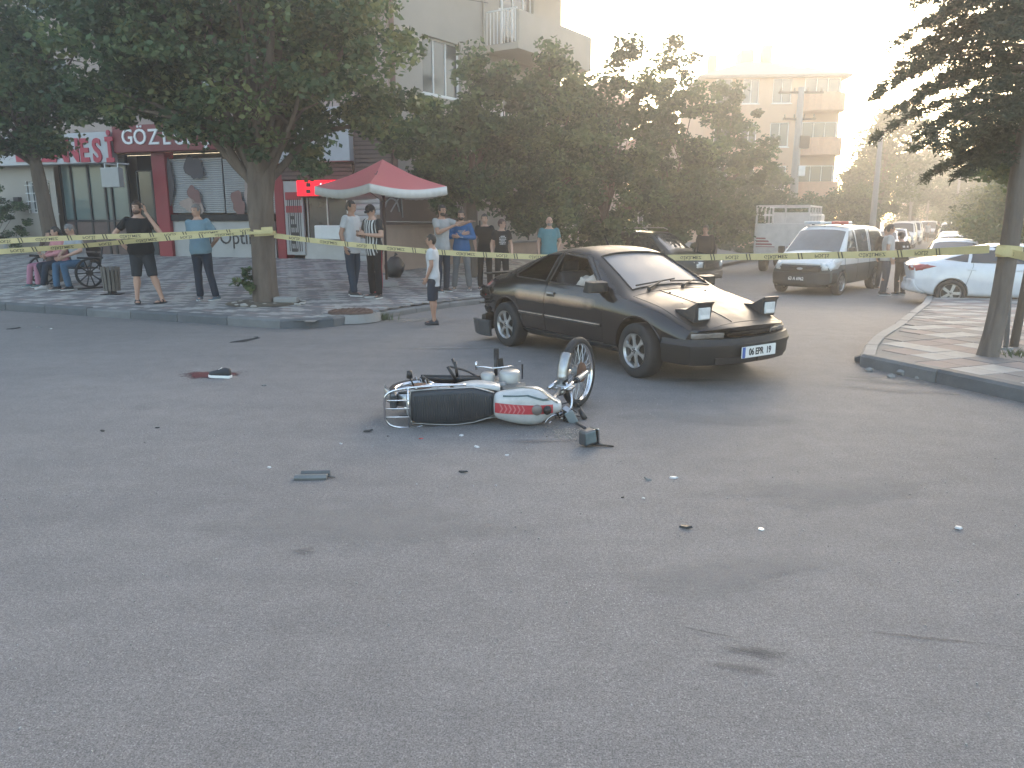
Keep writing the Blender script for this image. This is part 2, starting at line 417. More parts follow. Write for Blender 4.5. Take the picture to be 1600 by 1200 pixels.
# manhole: concrete collar with an iron cover
c = gp(548, 489); mh = thing('manhole', 'round rusty manhole cover on a raised concrete collar at the pavement corner', 'manhole', c)
b = MB(); b.lathe([(.02, 0), (.44, 0), (.47, .02), (.50, -.12)], n=28); b.M = None; b.build('collar', CONC, mh, smooth=False)
b = MB(); b.lathe([(0.001, .045), (.33, .045), (.36, .04), (.37, .0)], n=28); b.build('cover', M('rusty_iron', (.11, .07, .055), .8, .3, var=.3, scale=9, bump=.5), mh)
b = MB()
for k in range(-3, 4): b.box((k * .09, 0, .05), (.03, 2 * math.sqrt(max(.01, .3 ** 2 - (k * .09) ** 2)), .012))
b.build('tread_pattern', MATS['rusty_iron'], mh)
# ================================================================ BUILDINGS
WALL_ROSE = M('wall_rose', (.36, .285, .245), .9, var=.10, scale=.8, bump=.15, bscale=30)
WALL_BEIGE = M('wall_beige', (.36, .325, .28), .9, var=.08, scale=.7, bump=.15, bscale=30)
WALL_PEACH = M('wall_peach', (.52, .36, .25), .9, var=.08, scale=.5)
RED = M('red_panel', (.25, .018, .028), .5, var=.12, scale=2)
REDSIGN = M('dark_red_sign', (.20, .03, .035), .5, var=.15, scale=2)
WHITE = M('white_paint', (.72, .72, .70), .5, var=.05)
WSIGN = M('white_sign', (.42, .42, .43), .45, var=.05)
DKF = M('dark_frame', (.03, .03, .035), .4, .3, var=.1)
ALU = M('aluminium', (.5, .5, .51), .4, .8, var=.1)
GLASS = M('window_glass', (.045, .06, .065), .08, 0, var=.3, scale=.5, spec=.8)
GLASS2 = M('curtained_glass', (.12, .165, .16), .15, 0, var=.15, scale=.4, spec=.8)
BLACKI = M('dark_interior', (.02, .02, .022), .8, var=.3, scale=1)
BROWN = M('brown_slat', (.115, .075, .065), .6, var=.2, scale=4)
SHUT = M('shutter_metal', (.44, .44, .44), .45, .3, var=.1, scale=2)
SHUTW = M('shutter_white', (.38, .38, .375), .5, .1, var=.1, scale=2)
REDTILE = M('roof_tile', (.28, .11, .07), .85, var=.25, scale=3)
IRON = M('black_iron', (.025, .025, .028), .5, .6, var=.2)

class Facade:
    def __init__(s, name, P, ang, label, cat, base):
        s.P = Vector(P); s.a = ang; s.u = Vector((math.cos(ang), math.sin(ang))); s.n = Vector((-math.sin(ang), math.cos(ang)))
        s.root = thing(name, label, cat, (P[0], P[1], 0), ang); s.base = base
    def uz(s, px, py, off=0):
        d = ray(px, py); O = s.P + s.n * off
        t = O.dot(s.n) / (d.x * s.n.x + d.y * s.n.y); w = Vector((d.x * t, d.y * t)) - s.P
        return w.dot(s.u), CAMH + d.z * t
    def rect(s, x0, y0, x1, y1, off=0):
        c = [s.uz(px, py, off) for px in (x0, x1) for py in (y0, y1)]
        return c[0][0], c[2][0], (c[1][1] + c[3][1]) / 2, (c[0][1] + c[2][1]) / 2      # u0,u1,z0,z1
    def world(s, u, y, z): p = s.P + s.u * u + s.n * y; return Vector((p.x, p.y, z))
    def wall(s, u0, u1, z0, z1, holes, mat, depth=.25, y=0, name='wall', ends=True):
        us = sorted({u0, u1, *[h[0] for h in holes], *[h[1] for h in holes]}); zs = sorted({z0, z1, *[h[2] for h in holes], *[h[3] for h in holes]})
        us = [q for q in us if u0 <= q <= u1]; zs = [q for q in zs if z0 <= q <= z1]; b = MB()
        for i in range(len(us) - 1):
            for j in range(len(zs) - 1):
                cu, cz = (us[i] + us[i + 1]) / 2, (zs[j] + zs[j + 1]) / 2
                if any(h[0] < cu < h[1] and h[2] < cz < h[3] for h in holes): continue
                b.quad((us[i], y, zs[j]), (us[i + 1], y, zs[j]), (us[i + 1], y, zs[j + 1]), (us[i], y, zs[j + 1]))
        for (a, c, e, f) in holes:
            b.quad((a, y, e), (a, y, f), (a, y + depth, f), (a, y + depth, e)); b.quad((c, y, e), (c, y + depth, e), (c, y + depth, f), (c, y, f))
            b.quad((a, y, e), (a, y + depth, e), (c, y + depth, e), (c, y, e)); b.quad((a, y, f), (c, y, f), (c, y + depth, f), (a, y + depth, f))
        return b.build(name, mat, s.root, fix=False)
    def box(s, name, mat, u0, u1, z0, z1, y0, y1, parent=None, bevel=0):
        return MB().box(((u0 + u1) / 2, (y0 + y1) / 2, (z0 + z1) / 2), (u1 - u0, y1 - y0, z1 - z0)).build(name, mat, parent or s.root, bevel=bevel)
    def window(s, u0, u1, z0, z1, y=.12, n=2, frame=None, glass=None, t=.05, rows=1, sill=True, shade=0):
        b = MB(); f = frame or WHITE; d = .06
        for a, c in ((u0, u0 + t), (u1 - t, u1)): b.box(((a + c) / 2, y, (z0 + z1) / 2), (t, d, z1 - z0))
        for a, c in ((z0, z0 + t), (z1 - t, z1)): b.box(((u0 + u1) / 2, y, (a + c) / 2), (u1 - u0 - 2 * t, d, t))
        w = (u1 - u0 - 2 * t) / n
        for i in range(1, n): b.box((u0 + t + w * i, y, (z0 + z1) / 2), (t * .8, d * .9, z1 - z0 - 2 * t))
        h = (z1 - z0 - 2 * t) / rows
        for i in range(1, rows): b.box(((u0 + u1) / 2, y, z0 + t + h * i), (u1 - u0 - 2 * t, d * .8, t * .8))
        fr = b.build('window', f, s.root)
        for i in range(n):
            for j in range(rows):
                s.box('pane', glass or GLASS, u0 + t + w * i + t * .3, u0 + t + w * (i + 1) - t * .3, z0 + t + h * j + .002, z0 + t + h * (j + 1) - .002, y + .005, y + .02, fr)
        if shade: s.box('blind', MATS['white_paint'], u0 + t, u1 - t, z1 - (z1 - z0) * shade, z1 - t, y + .03, y + .05, fr)
        if sill: s.box('sill', f, u0 - .06, u1 + .06, z0 - .06, z0 - .002, y - .16, y + .04, fr)
        return fr

A1 = math.radians(-20)
p0 = at(250, 391, 25.5)
FB = Facade('shop_building', (p0.x, p0.y), A1, 'long apartment block with ground floor shops under red and white signs behind the pavement', 'building', 0)
UR, _ = FB.uz(612, 300)            # right corner
R = FB.rect
UL = FB.uz(-60, 300)[0] - 3
ZG = FB.uz(300, 236)[1]            # top of the shop openings
# upper storeys
TOP = 15.5
holes = []; wins = []
zs = [(ZG + 1.5, ZG + 3.0), (ZG + 4.5, ZG + 6.0), (ZG + 7.5, ZG + 9)]
u = UL + .8
while u < UR - 2.2:
    for z in zs: holes.append((u, u + 1.7, z[0], z[1]))
    u += 3.1
FB.wall(UL, UR, ZG + .02, TOP, holes, WALL_ROSE)
for k, h in enumerate(holes): FB.window(*h, y=.16, n=2, glass=GLASS2 if k % 3 else GLASS, shade=.3 if k % 4 == 0 else 0)
FB.box('side_wall', WALL_ROSE, UR - .25, UR - .003, ZG + .02, TOP, .003, 3)
for z in (ZG + 3.35, ZG + 6.45, ZG + 9.5): FB.box('floor_band', M('band_brown', (.24, .17, .15), .9), UL, UR + .02, z, z + .28, -.05, -.003)
# ground floor: back of the recess, ceiling, piers
FB.box('recess_wall', WALL_BEIGE, UL, UR - .01, -.4, ZG + .015, .95, 1.1)
FB.box('recess_ceiling', WALL_BEIGE, UL, UR - .01, ZG + .02, ZG + .12, .26, .94)
u0, u1, z0, z1 = R(237, 240, 258, 392); FB.box('red_pillar', RED, u0, u1, z0 - .5, ZG + .01, -.06, .35, bevel=.02)
u0, u1, z0, z1 = R(427, 250, 441, 404); FB.box('red_pillar', RED, u0, u1, z0 - .5, ZG - .3, -.06, .35, bevel=.02)
u0, u1, z0, z1 = R(384, 0, 386, 100)
a, b_, _, _ = R(361, 0, 385, 100); FB.box('red_strip', M('faded_red', (.33, .085, .085), .6, var=.15), a, b_, ZG + .03, TOP, -.14, -.053)
# left bay: beige wall with barred window
u0, u1, z0, z1 = R(-80, 262, 82, 380); w = R(38, 283, 76, 333)
FB.wall(u0, u1, -.4, ZG, [w], WALL_BEIGE, y=.02); FB.window(*w, y=.2, n=2, frame=WHITE, glass=GLASS)
b = MB()
for i in range(9): b.box((w[0] + (w[1] - w[0]) * (i + .5) / 9, .0, (w[2] + w[3]) / 2), (.018, .018, w[3] - w[2]))
for i in range(4): b.box(((w[0] + w[1]) / 2, -.012, w[2] + (w[3] - w[2]) * (i + .5) / 4), (w[1] - w[0], .014, .018))
b.build('window_bars', WHITE, FB.root)
q = R(25, 308, 33, 324); FB.box('meter_box', DKF, *q[:4], -.12, .015)
# glazed pharmacy front
q = R(82, 262, 187, 385)
b = MB(); xs_ = [R(x, 262, x + 1, 300)[0] for x in (82, 98, 125, 150, 160, 187)]
for x in xs_: b.box((x, .28, (q[2] - .4 + ZG) / 2), (.07, .08, ZG - q[2] + .4))
zb = FB.uz(150, 345)[1]
b.box(((xs_[0] + xs_[-1]) / 2, .28, zb), (xs_[-1] - xs_[0], .07, .07)); b.box(((xs_[0] + xs_[-1]) / 2, .28, ZG - .06), (xs_[-1] - xs_[0], .07, .1))
b.build('shopfront_frame', DKF, FB.root)
for i in range(5):
    FB.box('glass_panel', GLASS2, xs_[i] + .04, xs_[i + 1] - .04, zb + .04, ZG - .12, .29, .31)
    FB.box('lower_panel', BROWN, xs_[i] + .04, xs_[i + 1] - .04, -.3, zb - .04, .27, .31)
# dark doorway next to the red pillar
q = R(190, 240, 236, 391); FB.box('door_opening', BLACKI, q[0], q[1], -.3, ZG - .02, .6, .7)
fr = FB.window(q[0] + .1, q[1] - .45, .32, ZG - .5, y=.42, n=1, frame=DKF, sill=False, rows=1)
FB.window(q[1] - .45, q[1] - .02, .32, ZG - .5, y=.40, n=1, frame=DKF, sill=False)
# optician's roller shutters: slats as pieces
def shutter(name, x0, y0, x1, y1, mat, n, y=.08, ang_=.35, stand=.02, zbase=None):
    u0, u1, z0, z1 = R(x0, y0, x1, y1)
    if zbase is not None: z0 = zbase
    par = FB.box(name, DKF, u0, u1, z0, z1, y + .05, y + .08); h = (z1 - z0) / n
    b = MB(); w = u1 - u0; zc = 0
    prof = [(-.02, -h / 2 + .004), (-.034, -h * .2), (-.034, h * .2), (-.02, h / 2 - .004), (0, h / 2 - .004), (0, -h / 2 + .004)]
    b.prism([(p[0], p[1]) for p in prof], -w / 2 + .005, w / 2 - .005, 'YZ'); me = b.mesh('slat'); me.materials.append(mat)
    for k in range(n): shared('slat', me, par, ((u0 + u1) / 2, y + .045, z0 + h * (k + .5)))
    return u0, u1, z0, z1, par
SHP = bpy.data.materials.new('printed_shutter'); SHP.use_nodes = True
nn, ll = SHP.node_tree.nodes, SHP.node_tree.links; bb = nn['Principled BSDF']; bb.inputs['Roughness'].default_value = .5
S1 = shutter('roller_shutter', 259, 247, 342, 333, SHUTW, 26)
S2 = shutter('roller_shutter', 344, 247, 427, 333, SHUTW, 26)
q = R(259, 335, 427, 345); FB.box('shutter_rail', IRON, q[0], q[1], q[2], q[3], .0, .12)
q2 = R(259, 346, 427, 392); lp = FB.box('painted_panel', SHUTW, q2[0], q2[1], q2[2] - .25, q2[3], .06, .12)
textobj('An\u0131l Optik', .62, DKF, lp, ((q2[0] + q2[1]) / 2 + .1, .05, (q2[2] + q2[3]) / 2 - .05), sx=.95)
# printed portrait on the shutter: warm blotches as flat print
PR1, PR2, PR3 = M('print_skin', (.38, .29, .25), .6), M('print_red', (.20, .10, .09), .6), M('print_dark', (.06, .05, .055), .6)
def blob(uc, zc, ru, rz, mat, seed, y=.003, par=None):
    r = random.Random(seed); pts = []
    for k in range(22):
        a = 2 * PI * k / 22; q = 1 + .28 * math.sin(a * 2 + seed) + .12 * math.sin(a * 5 + seed * 2); pts.append((uc + math.cos(a) * ru * q, zc + math.sin(a) * rz * q))
    b = MB(); b.prism(pts, y, y + .003, 'XZ'); b.build('shutter_print', mat, par)
for (px, py, ru, rz, m_, sd_, S) in ((263, 287, .16, .85, PR3, 1, S1), (302, 262, .30, .42, PR3, 2, S1), (300, 322, .42, .22, PR1, 3, S1), (303, 305, .22, .3, PR2, 9, S1), (372, 318, .28, .33, PR2, 4, S2), (388, 300, .20, .32, PR1, 5, S2), (398, 316, .3, .3, PR2, 6, S2)):
    uu, zz = FB.uz(px, py); blob(uu, zz, ru, rz, m_, sd_, par=S[4], y=S[4].data.vertices[0].co.y * 0 + .007)
# drinks poster panel and small shop front to the right of the tree
q = R(443, 283, 472, 398); pp = FB.box('poster_panel', SHUTW, q[0], q[1], q[2], q[3], -.03, .05)
w_ = q[1] - q[0]
FB.box('poster_band', M('poster_red', (.32, .03, .04), .5), q[0] + .05, q[1] - .04, q[3] - .55, q[3] - .32, -.04, -.032, pp)
FB.box('poster_band', MATS['poster_red'], q[0] + .05, q[1] - .04, q[3] - .92, q[3] - .72, -.04, -.032, pp)
rr = random.Random(4); b = MB()
for k in range(7): b.box((q[0] + w_ * (.18 + .11 * k), -.036, (q[2] + q[3]) / 2 - .2), (.018 + .012 * (k % 2), .008, (q[3] - q[2]) * .72))
b.build('poster_stripes', DKF, pp)
for k in range(5): FB.box('poster_print', DKF, q[0] + w_ * .3, q[0] + w_ * (.5 + .1 * (k % 3)), q[3] - 1.12 - .24 * k, q[3] - 1.02 - .24 * k, -.046, -.041, pp)
q = R(475, 300, 540, 375); gl = FB.window(*q, y=.12, n=2, frame=ALU, glass=M('shop_window_glass', (.03, .035, .04), .06, var=.5, scale=1.5, spec=.9), sill=False)
q3 = R(475, 375, 541, 410); FB.box('counter_panel', SHUT, q3[0], q3[1], q3[2] - .1, q3[3] - .01, .02, .16)
q3 = R(498, 352, 538, 374); FB.box('freezer', WHITE, q3[0], q3[1], q3[2], q3[3], -.25, .08, bevel=.03)
q = R(472, 282, 560, 306); led = FB.box('led_sign', M('led_red', (1, .004, .02), .4, emit=.35, var=0), q[0], q[1], q[2], q[3], -.28, -.14)
FB.box('led_sign_case', DKF, q[0] - .04, q[1] + .04, q[2] - .04, q[3] + .04, -.138, -.02)
for (a, c) in ((478, 286), (478, 296)): 
    g_ = R(a, c, a + 7, c + 6, -.29); FB.box('led_symbol', DKF, *g_[:4], -.288, -.284, led)
textobj('A\u00c7IK', .34, M('led_white', (1, .75, .8), .4, emit=.5, var=0), led, ((q[0] + q[1]) / 2 + .15, -.286, (q[2] + q[3]) / 2))
S3 = shutter('grey_shutter', 543, 300, 596, 412, SHUT, 13, y=.1, zbase=.25)
q = R(596, 256, 612, 430); FB.box('end_pier', WALL_ROSE, q[0], UR, -.4, ZG + .01, -.02, .94)
# brown slatted panels above the small shop and on the corner
def slats(x0, y0, x1, y1, n, name='slatted_panel'):
    u0, u1, z0, z1 = R(x0, y0, x1, y1); par = FB.box(name, M('slat_back', (.05, .035, .03), .8), u0, u1, z0, z1, -.06, .01); h = (z1 - z0) / n
    b = MB().box((0, 0, 0), (u1 - u0 - .02, .03, h * .72)); me = b.mesh('slat'); me.materials.append(BROWN)
    for k in range(n): shared('slat', me, par, ((u0 + u1) / 2, -.08, z0 + h * (k + .5)))
slats(441, 256, 485, 281, 4); slats(487, 256, 552, 281, 4); slats(554, 200, 612, 281, 12)
# shop signs
q = R(187, 194, 384, 237); sg = FB.box('optician_sign', REDSIGN, q[0], q[1] + .02, q[2], q[3], -.35, -.06, bevel=.02)
txt = 'G\u00d6ZL\u00dcK\u00c7\u00dc'; px_ = [197, 217, 238, 258, 279, 298, 318, 338]
for ch, px in zip(txt, px_):
    uu, zz = FB.uz(px + 2, 215, -.36); textobj(ch, .66, WHITE, sg, (uu, -.365, zz), depth=.02, bold=.006)
q = R(-30, 213, 184, 259); sg = FB.box('pharmacy_sign', WSIGN, q[0], q[1], q[2], q[3], -.42, -.08, bevel=.02)
for ch, px in zip('ECZANES\u0130', (30, 52, 73, 93, 113, 132, 152, 172)):
    uu, zz = FB.uz(px, 237, -.43); textobj(ch, 1.0, M('sign_red', (.38, .02, .05), .5), sg, (uu, -.435, zz), depth=.02, bold=.03, sx=.82)
q = R(387, 172, 552, 255); FB.box('blank_white_sign', WSIGN, q[0], q[1], q[2], q[3], -.30, -.06, bevel=.02)
q = R(162, 262, 190, 293, -.8); hb = FB.box('hanging_light_box', M('light_box', (.38, .38, .36), .5, var=.05), q[0], q[1], q[2], q[3], -.95, -.75, bevel=.02)
b = MB(); b.tube([(q[0] + .1, -.4, q[3] + .12), (q[0] + .1, -.85, q[3] + .12)], .02); b.tube([(q[0] + .1, -.85, q[3] + .12), (q[0] + .1, -.85, q[3])], .02); b.tube([(q[1] - .1, -.4, q[3] + .12), (q[1] - .1, -.85, q[3] + .12), (q[1] - .1, -.85, q[3])], .02); b.build('bracket', WHITE, FB.root)

# beige apartment house turned to the side street
cw = FB.world(UR, .0, 0)
A2 = math.atan2(.831, .556)
BB = Facade('beige_apartment', (cw.x + .02, cw.y + .06), A2, 'beige apartment house with a projecting balcony rising behind the red parasol', 'building', 0)
L2 = BB.uz(876, 100)[0]
R2 = BB.rect
w1 = R2(659, 62, 720, 150); w1 = (w1[0], w1[1], w1[2], w1[3])
w2 = R2(781, 132, 833, 160); ZF = w1[3]
hs = [w1, (w1[0], w1[1], w1[2] - 3.4, w1[3] - 3.2), (w1[0], w1[1], w1[2] + 3.3, w1[3] + 3.3), (w2[0], w2[1], w2[2] - .3, w2[3]), (w2[0], w2[1], w2[2] + 2.8, w2[3] + 3.2)]
BB.wall(0, L2, -.5, 16, hs, WALL_BEIGE, name='wall')
for k, h in enumerate(hs): BB.window(*h, y=.14, n=2 if k else 3, glass=GLASS, shade=.25 if k % 2 else 0)
BB.box('far_wall', WALL_BEIGE, L2 - .25, L2 - .003, -.5, 16, .003, 8)
ub, zb_ = BB.uz(757, 45); 
ub0 = BB.uz(757, 60)[0]
for dz in (0, 3.1, -3.0):
    zf = BB.uz(780, 56, -1.2)[1] + dz
    BB.box('balcony_slab', WALL_BEIGE, ub0, L2 - .05, zf - .2, zf, -1.3, -.003)
    BB.box('balcony_parapet', WALL_BEIGE, ub0 + .06, L2 - .05, zf + .002, zf + .95, -1.3, -1.18)
    b = MB()
    for i in range(9): b.box((ub0 + .03, -.08 - i * .135, zf + .5), (.03, .02, .96))
    b.box((ub0 + .03, -.63, zf + .99), (.045, 1.2, .04)); b.build('balcony_railing', WHITE, BB.root)
    fr = BB.window(ub0 + .9, ub0 + 2.2, zf + .02, zf + 2.1, y=-.03, n=2, sill=False)
b = MB(); b.tube([(.02, -.12, 2.6), (.02, -.12, 15)], .075, 10); b.build('downpipe', M('brown_pipe', (.16, .09, .07), .6, .2), BB.root)
b = MB(); b.tube([(ub0 - .08, -.06, 2), (ub0 - .08, -.06, 15)], .05, 8); b.build('downpipe', MATS['wall_beige'], BB.root)
b = MB(); pts = [(0, -.15, w1[3] + 1.35), (2, -.14, w1[3] + 1.2), (ub0, -.15, w1[3] + 1.45)]; b.tube(catmull(pts, 6), .012, 5); b.build('cable', DKF, BB.root)

# garden wall beside the side street: tall bannered stretch, then a low stretch
g0 = gp(592, 427); GA = math.atan2(DS.y, DS.x)
GW = Facade('garden_wall', (g0.x, g0.y), GA, 'pinkish garden wall with a dark banner, behind the group of onlookers', 'wall', 0)
L1 = GW.uz(746, 400)[0]; L3 = GW.uz(990, 400)[0]
ztop = GW.uz(660, 303)[1]
PLAST = M('pink_plaster', (.40, .30, .24), .9, var=.14, scale=1.2, bump=.3, bscale=14)
GW.box('tall_wall', PLAST, 0, L1, -.5, 1.75, 0, .22)
zl = GW.uz(880, 380)[1]
GW.box('low_wall', PLAST, L1 + .004, L3 + 6, -.6, max(.85, zl), .01, .21)
GW.box('coping', CONC, L1 + .01, L3 + 6, max(.85, zl) + .002, max(.85, zl) + .07, -.02, .24)
bn = GW.box('banner', M('dark_banner', (.12, .085, .085), .6, var=.2, scale=1), .1, L1 - .05, 1.5, ztop, -.05, -.02)
uu, zz = GW.uz(706, 321); textobj('US MER', .34, M('banner_grey', (.3, .3, .31), .6), bn, (uu, -.056, zz), sx=.9)
b = MB()
b.tube([(.55 + .30 * math.cos(a * .35), -.056, zz - .2 + .34 * math.sin(a * .35)) for a in range(0, 9)], .025, 5)
b.tube([(.50, -.056, zz - .2), (.95, -.056, zz + .25)], .02, 5); b.tube([(.95, -.056, zz + .25), (1.0, -.056, zz - .35)], .02, 5); b.tube([(.3, -.056, zz - .45), (L1 * .9, -.056, zz - .5)], .016, 5)
b.build('banner_drawing', MATS['banner_grey'], bn)
for i in range(6): GW.box('fence_post', IRON, L1 + .3 + i * 1.6, L1 + .34 + i * 1.6, max(.85, zl) + .07, max(.85, zl) + .75, .09, .13)

def house(name, label, px0, px1, pytop, Y, ang, mat, floors, depth, roofmat, wins, roof_h=1.3, group=None, base=-.4, sideface=None, over=.5):
    """house seen from afar: front from px0 to px1, eaves at pytop"""
    p = at(px0, 342, Y); F = Facade(name, (p.x, p.y), ang, label, 'building', 0)
    u1, z1 = F.uz(px1, pytop); u0 = 0; z1 = (F.uz(px0, pytop)[1] + z1) / 2; hs = []; fh = (z1 + .3) / floors
    for f in range(floors):
        for (a, c) in wins: hs.append((u1 * a, u1 * c, .6 + fh * f + .25, .6 + fh * f + min(1.75, fh * .68)))
    F.wall(0, u1, base, z1, hs, mat, depth=.2)
    F.box('back_wall', mat, .003, u1 - .003, base, z1 - .003, depth - .2, depth)
    F.box('side_wall', mat, .003, .2, base, z1 - .003, .003, depth - .202); F.box('side_wall', mat, u1 - .2, u1 - .003, base, z1 - .003, .003, depth - .202)
    for k, h in enumerate(hs): F.window(*h, y=.1, n=2, shade=.4 if k % 3 == 0 else 0)
    o = over; b = MB(); z = z1; rd = min(u1, depth) * .42
    e = [(-o, -o, z), (u1 + o, -o, z), (u1 + o, depth + o, z), (-o, depth + o, z)]; e2 = [(x, y, z + .15) for x, y, _ in e]
    top = [(rd, depth / 2 - .01, z + roof_h), (u1 - rd, depth / 2 - .01, z + roof_h), (u1 - rd, depth / 2 + .01, z + roof_h), (rd, depth / 2 + .01, z + roof_h)]
    b.loft([e, e2, top]); b.build('roof', roofmat, F.root); F.z1 = z1; F.u1 = u1; F.fh = fh; return F
GREYROOF = M('grey_roof', (.20, .19, .18), .9, var=.2)
PB = house('peach_apartment', 'three storey peach apartment house with rounded balconies behind the utility pole', 1092, 1316, 122, 52, math.radians(-4), WALL_PEACH, 4, 11, GREYROOF, [(.08, .2), (.28, .40), (.50, .64)], roof_h=2.0)
for f in range(4):
    z = .25 + PB.fh * f; b = MB(); uc = PB.u1 * .86; r = PB.u1 * .155
    if f:
        ring = [(uc + r * math.cos(a * PI / 10 + PI), -.003 - (0 if a in (0, 10) else 1.5 * math.sin(a * PI / 10) ** .6)) for a in range(11)]
        b.prism(ring, z, z + .18); 
        r2 = [(x * .985 + uc * .015, y * .9) for x, y in ring][::-1]
        b.prism(ring + r2, z + .18, z + 1.05); b.build('rounded_balcony', M('peach_dark', (.50, .30, .20), .9), PB.root)
    PB.window(uc - 1.1, uc + 1.1, z + .3, z + 2.1, y=-.03, n=3, sill=False)
PB.box('chimney', WALL_PEACH, PB.u1 * .55, PB.u1 * .62, PB.z1 + .8, PB.z1 + 3.0, 5, 5.9); PB.box('chimney', WALL_PEACH, PB.u1 * .1, PB.u1 * .16, PB.z1 + .4, PB.z1 + 2.2, 4, 4.8)
PB.box('roof_hut', WALL_PEACH, PB.u1 * .40, PB.u1 * .50, PB.z1 + .6, PB.z1 + 2.9, 6, 8)
house('red_roofed_house', 'two storey house with red tiled roof seen through trees left of the peach building', 985, 1068, 228, 60, math.radians(-8), WALL_BEIGE, 2, 9, REDTILE, [(.15, .35), (.6, .8)], roof_h=2.2)
house('red_roofed_house', 'taller rose coloured house with red roof hidden behind the middle trees', 880, 985, 165, 66, math.radians(-8), WALL_ROSE, 3, 9, REDTILE, [(.15, .35), (.6, .8)], roof_h=2.4)
house('hazy_house', 'pale house with low red roof far down the street under the conifer', 1398, 1478, 262, 105, math.radians(-28), WALL_PEACH, 3, 12, REDTILE, [(.1, .25), (.4, .55), (.7, .85)], roof_h=2.4)
house('hazy_house', 'narrow yellowish house at the far right end of the street', 1498, 1552, 282, 90, math.radians(-30), WALL_BEIGE, 3, 10, REDTILE, [(.15, .4), (.6, .85)], roof_h=2)
house('hazy_house', 'grey far house closing the view at the end of the street', 1446, 1500, 296, 150, math.radians(-20), WALL_ROSE, 2, 10, GREYROOF, [(.15, .4), (.6, .85)], roof_h=2)
# ================================================================ TREES
def leafmat(name, c1, c2, c3, tr=.38):
    m = bpy.data.materials.new(name); m.use_nodes = True; n, l = m.node_tree.nodes, m.node_tree.links
    n.remove(n['Principled BSDF']); out = n['Material Output']
    a = n.new('ShaderNodeAttribute'); a.attribute_name = 'hue'; r = n.new('ShaderNodeValToRGB'); e = r.color_ramp.elements
    e[0].position = 0; e[0].color = (*c1, 1); e[1].position = 1; e[1].color = (*c3, 1); k = r.color_ramp.elements.new(.5); k.color = (*c2, 1)
    l.new(a.outputs['Fac'], r.inputs[0])
    d = n.new('ShaderNodeBsdfPrincipled'); d.inputs['Roughness'].default_value = .55; d.inputs['Specular IOR Level'].default_value = .3; t = n.new('ShaderNodeBsdfTranslucent'); l.new(r.outputs[0], d.inputs['Base Color']); l.new(r.outputs[0], t.inputs['Color'])
    mx = n.new('ShaderNodeMixShader'); mx.inputs[0].default_value = tr; l.new(d.outputs[0], mx.inputs[1]); l.new(t.outputs[0], mx.inputs[2]); l.new(mx.outputs[0], out.inputs[0]); return m
LEAF = leafmat('leaf_mid', (.036, .068, .034), (.088, .140, .060), (.200, .215, .085))
LEAFD = leafmat('leaf_dark', (.028, .058, .030), (.060, .112, .046), (.140, .190, .075))
NEED = leafmat('needles', (.030, .050, .036), (.050, .075, .050), (.085, .10, .06))
BARK = M('bark', (.115, .088, .068), .95, var=.35, scale=5, bump=1, bscale=16, stretch=(1, 1, .25))
BARKG = M('bark_grey', (.12, .10, .085), .95, var=.35, scale=5, bump=1, bscale=14, stretch=(1, 1, .2))
def quads(P, size, rng, aspect=.6, up=.3):
    n = len(P); a = rng.normal(size=(n, 3)); a[:, 2] *= .6; a /= np.linalg.norm(a, axis=1)[:, None]
    b = rng.normal(size=(n, 3)); b -= (b * a).sum(1)[:, None] * a; b /= np.linalg.norm(b, axis=1)[:, None]
    s = size * rng.uniform(.6, 1.3, n)[:, None]
    V = np.empty((n, 4, 3)); V[:, 0] = P - a * s * .5; V[:, 1] = P + b * s * aspect * .5 + a * s * .05; V[:, 2] = P + a * s * .5; V[:, 3] = P - b * s * aspect * .5 + a * s * .05
    return V.reshape(-1, 3)
def leafmesh(V, hue, mat):
    n = len(V) // 4; me = bpy.data.meshes.new('crown'); me.vertices.add(len(V)); me.vertices.foreach_set('co', V.astype('f').ravel())
    me.loops.add(4 * n); me.loops.foreach_set('vertex_index', np.arange(4 * n, dtype='i')); me.polygons.add(n)
    me.polygons.foreach_set('loop_start', np.arange(0, 4 * n, 4, dtype='i')); me.polygons.foreach_set('loop_total', np.full(n, 4, 'i')); me.update()
    at_ = me.attributes.new('hue', 'FLOAT', 'FACE'); at_.data.foreach_set('value', np.clip(hue, 0, 1).astype('f')); me.materials.append(mat); return me
def crown_mesh(blobs, nleaf, size, seed, mat, clump=.42, nclump=160, hang=0, hole=.0):
    """blobs: ((cx,cy,cz),(rx,ry,rz)) volumes; leaves in sprays round many twig ends"""
    rng = np.random.default_rng(seed); vol = np.array([b[1][0] * b[1][1] * b[1][2] for b in blobs]) ** .8; vol /= vol.sum()
    cs = []; 
    for k in range(nclump):
        c, r = blobs[rng.choice(len(blobs), p=vol)]; d = rng.normal(size=3); d /= np.linalg.norm(d); q = rng.uniform(.25, 1.05) ** .55
        cs.append(np.array(c) + d * q * np.array(r))
    cs = np.array(cs); w = rng.uniform(.4, 1.6, nclump); w /= w.sum(); idx = rng.choice(nclump, nleaf, p=w)
    rad = clump * rng.uniform(.55, 1.35, nclump); d = rng.normal(size=(nleaf, 3)); d /= np.linalg.norm(d, axis=1)[:, None]
    P = cs[idx] + d * (rng.uniform(0, 1, nleaf) ** .5 * rad[idx])[:, None] * np.array([1.15, 1.15, .75])
    if hang: P[:, 2] -= hang * np.abs(rng.normal(size=nleaf)) * .2
    hue = rng.uniform(.0, .85, nclump)[idx] + rng.normal(size=nleaf) * .16
    return leafmesh(quads(P, size, rng), hue, mat), cs
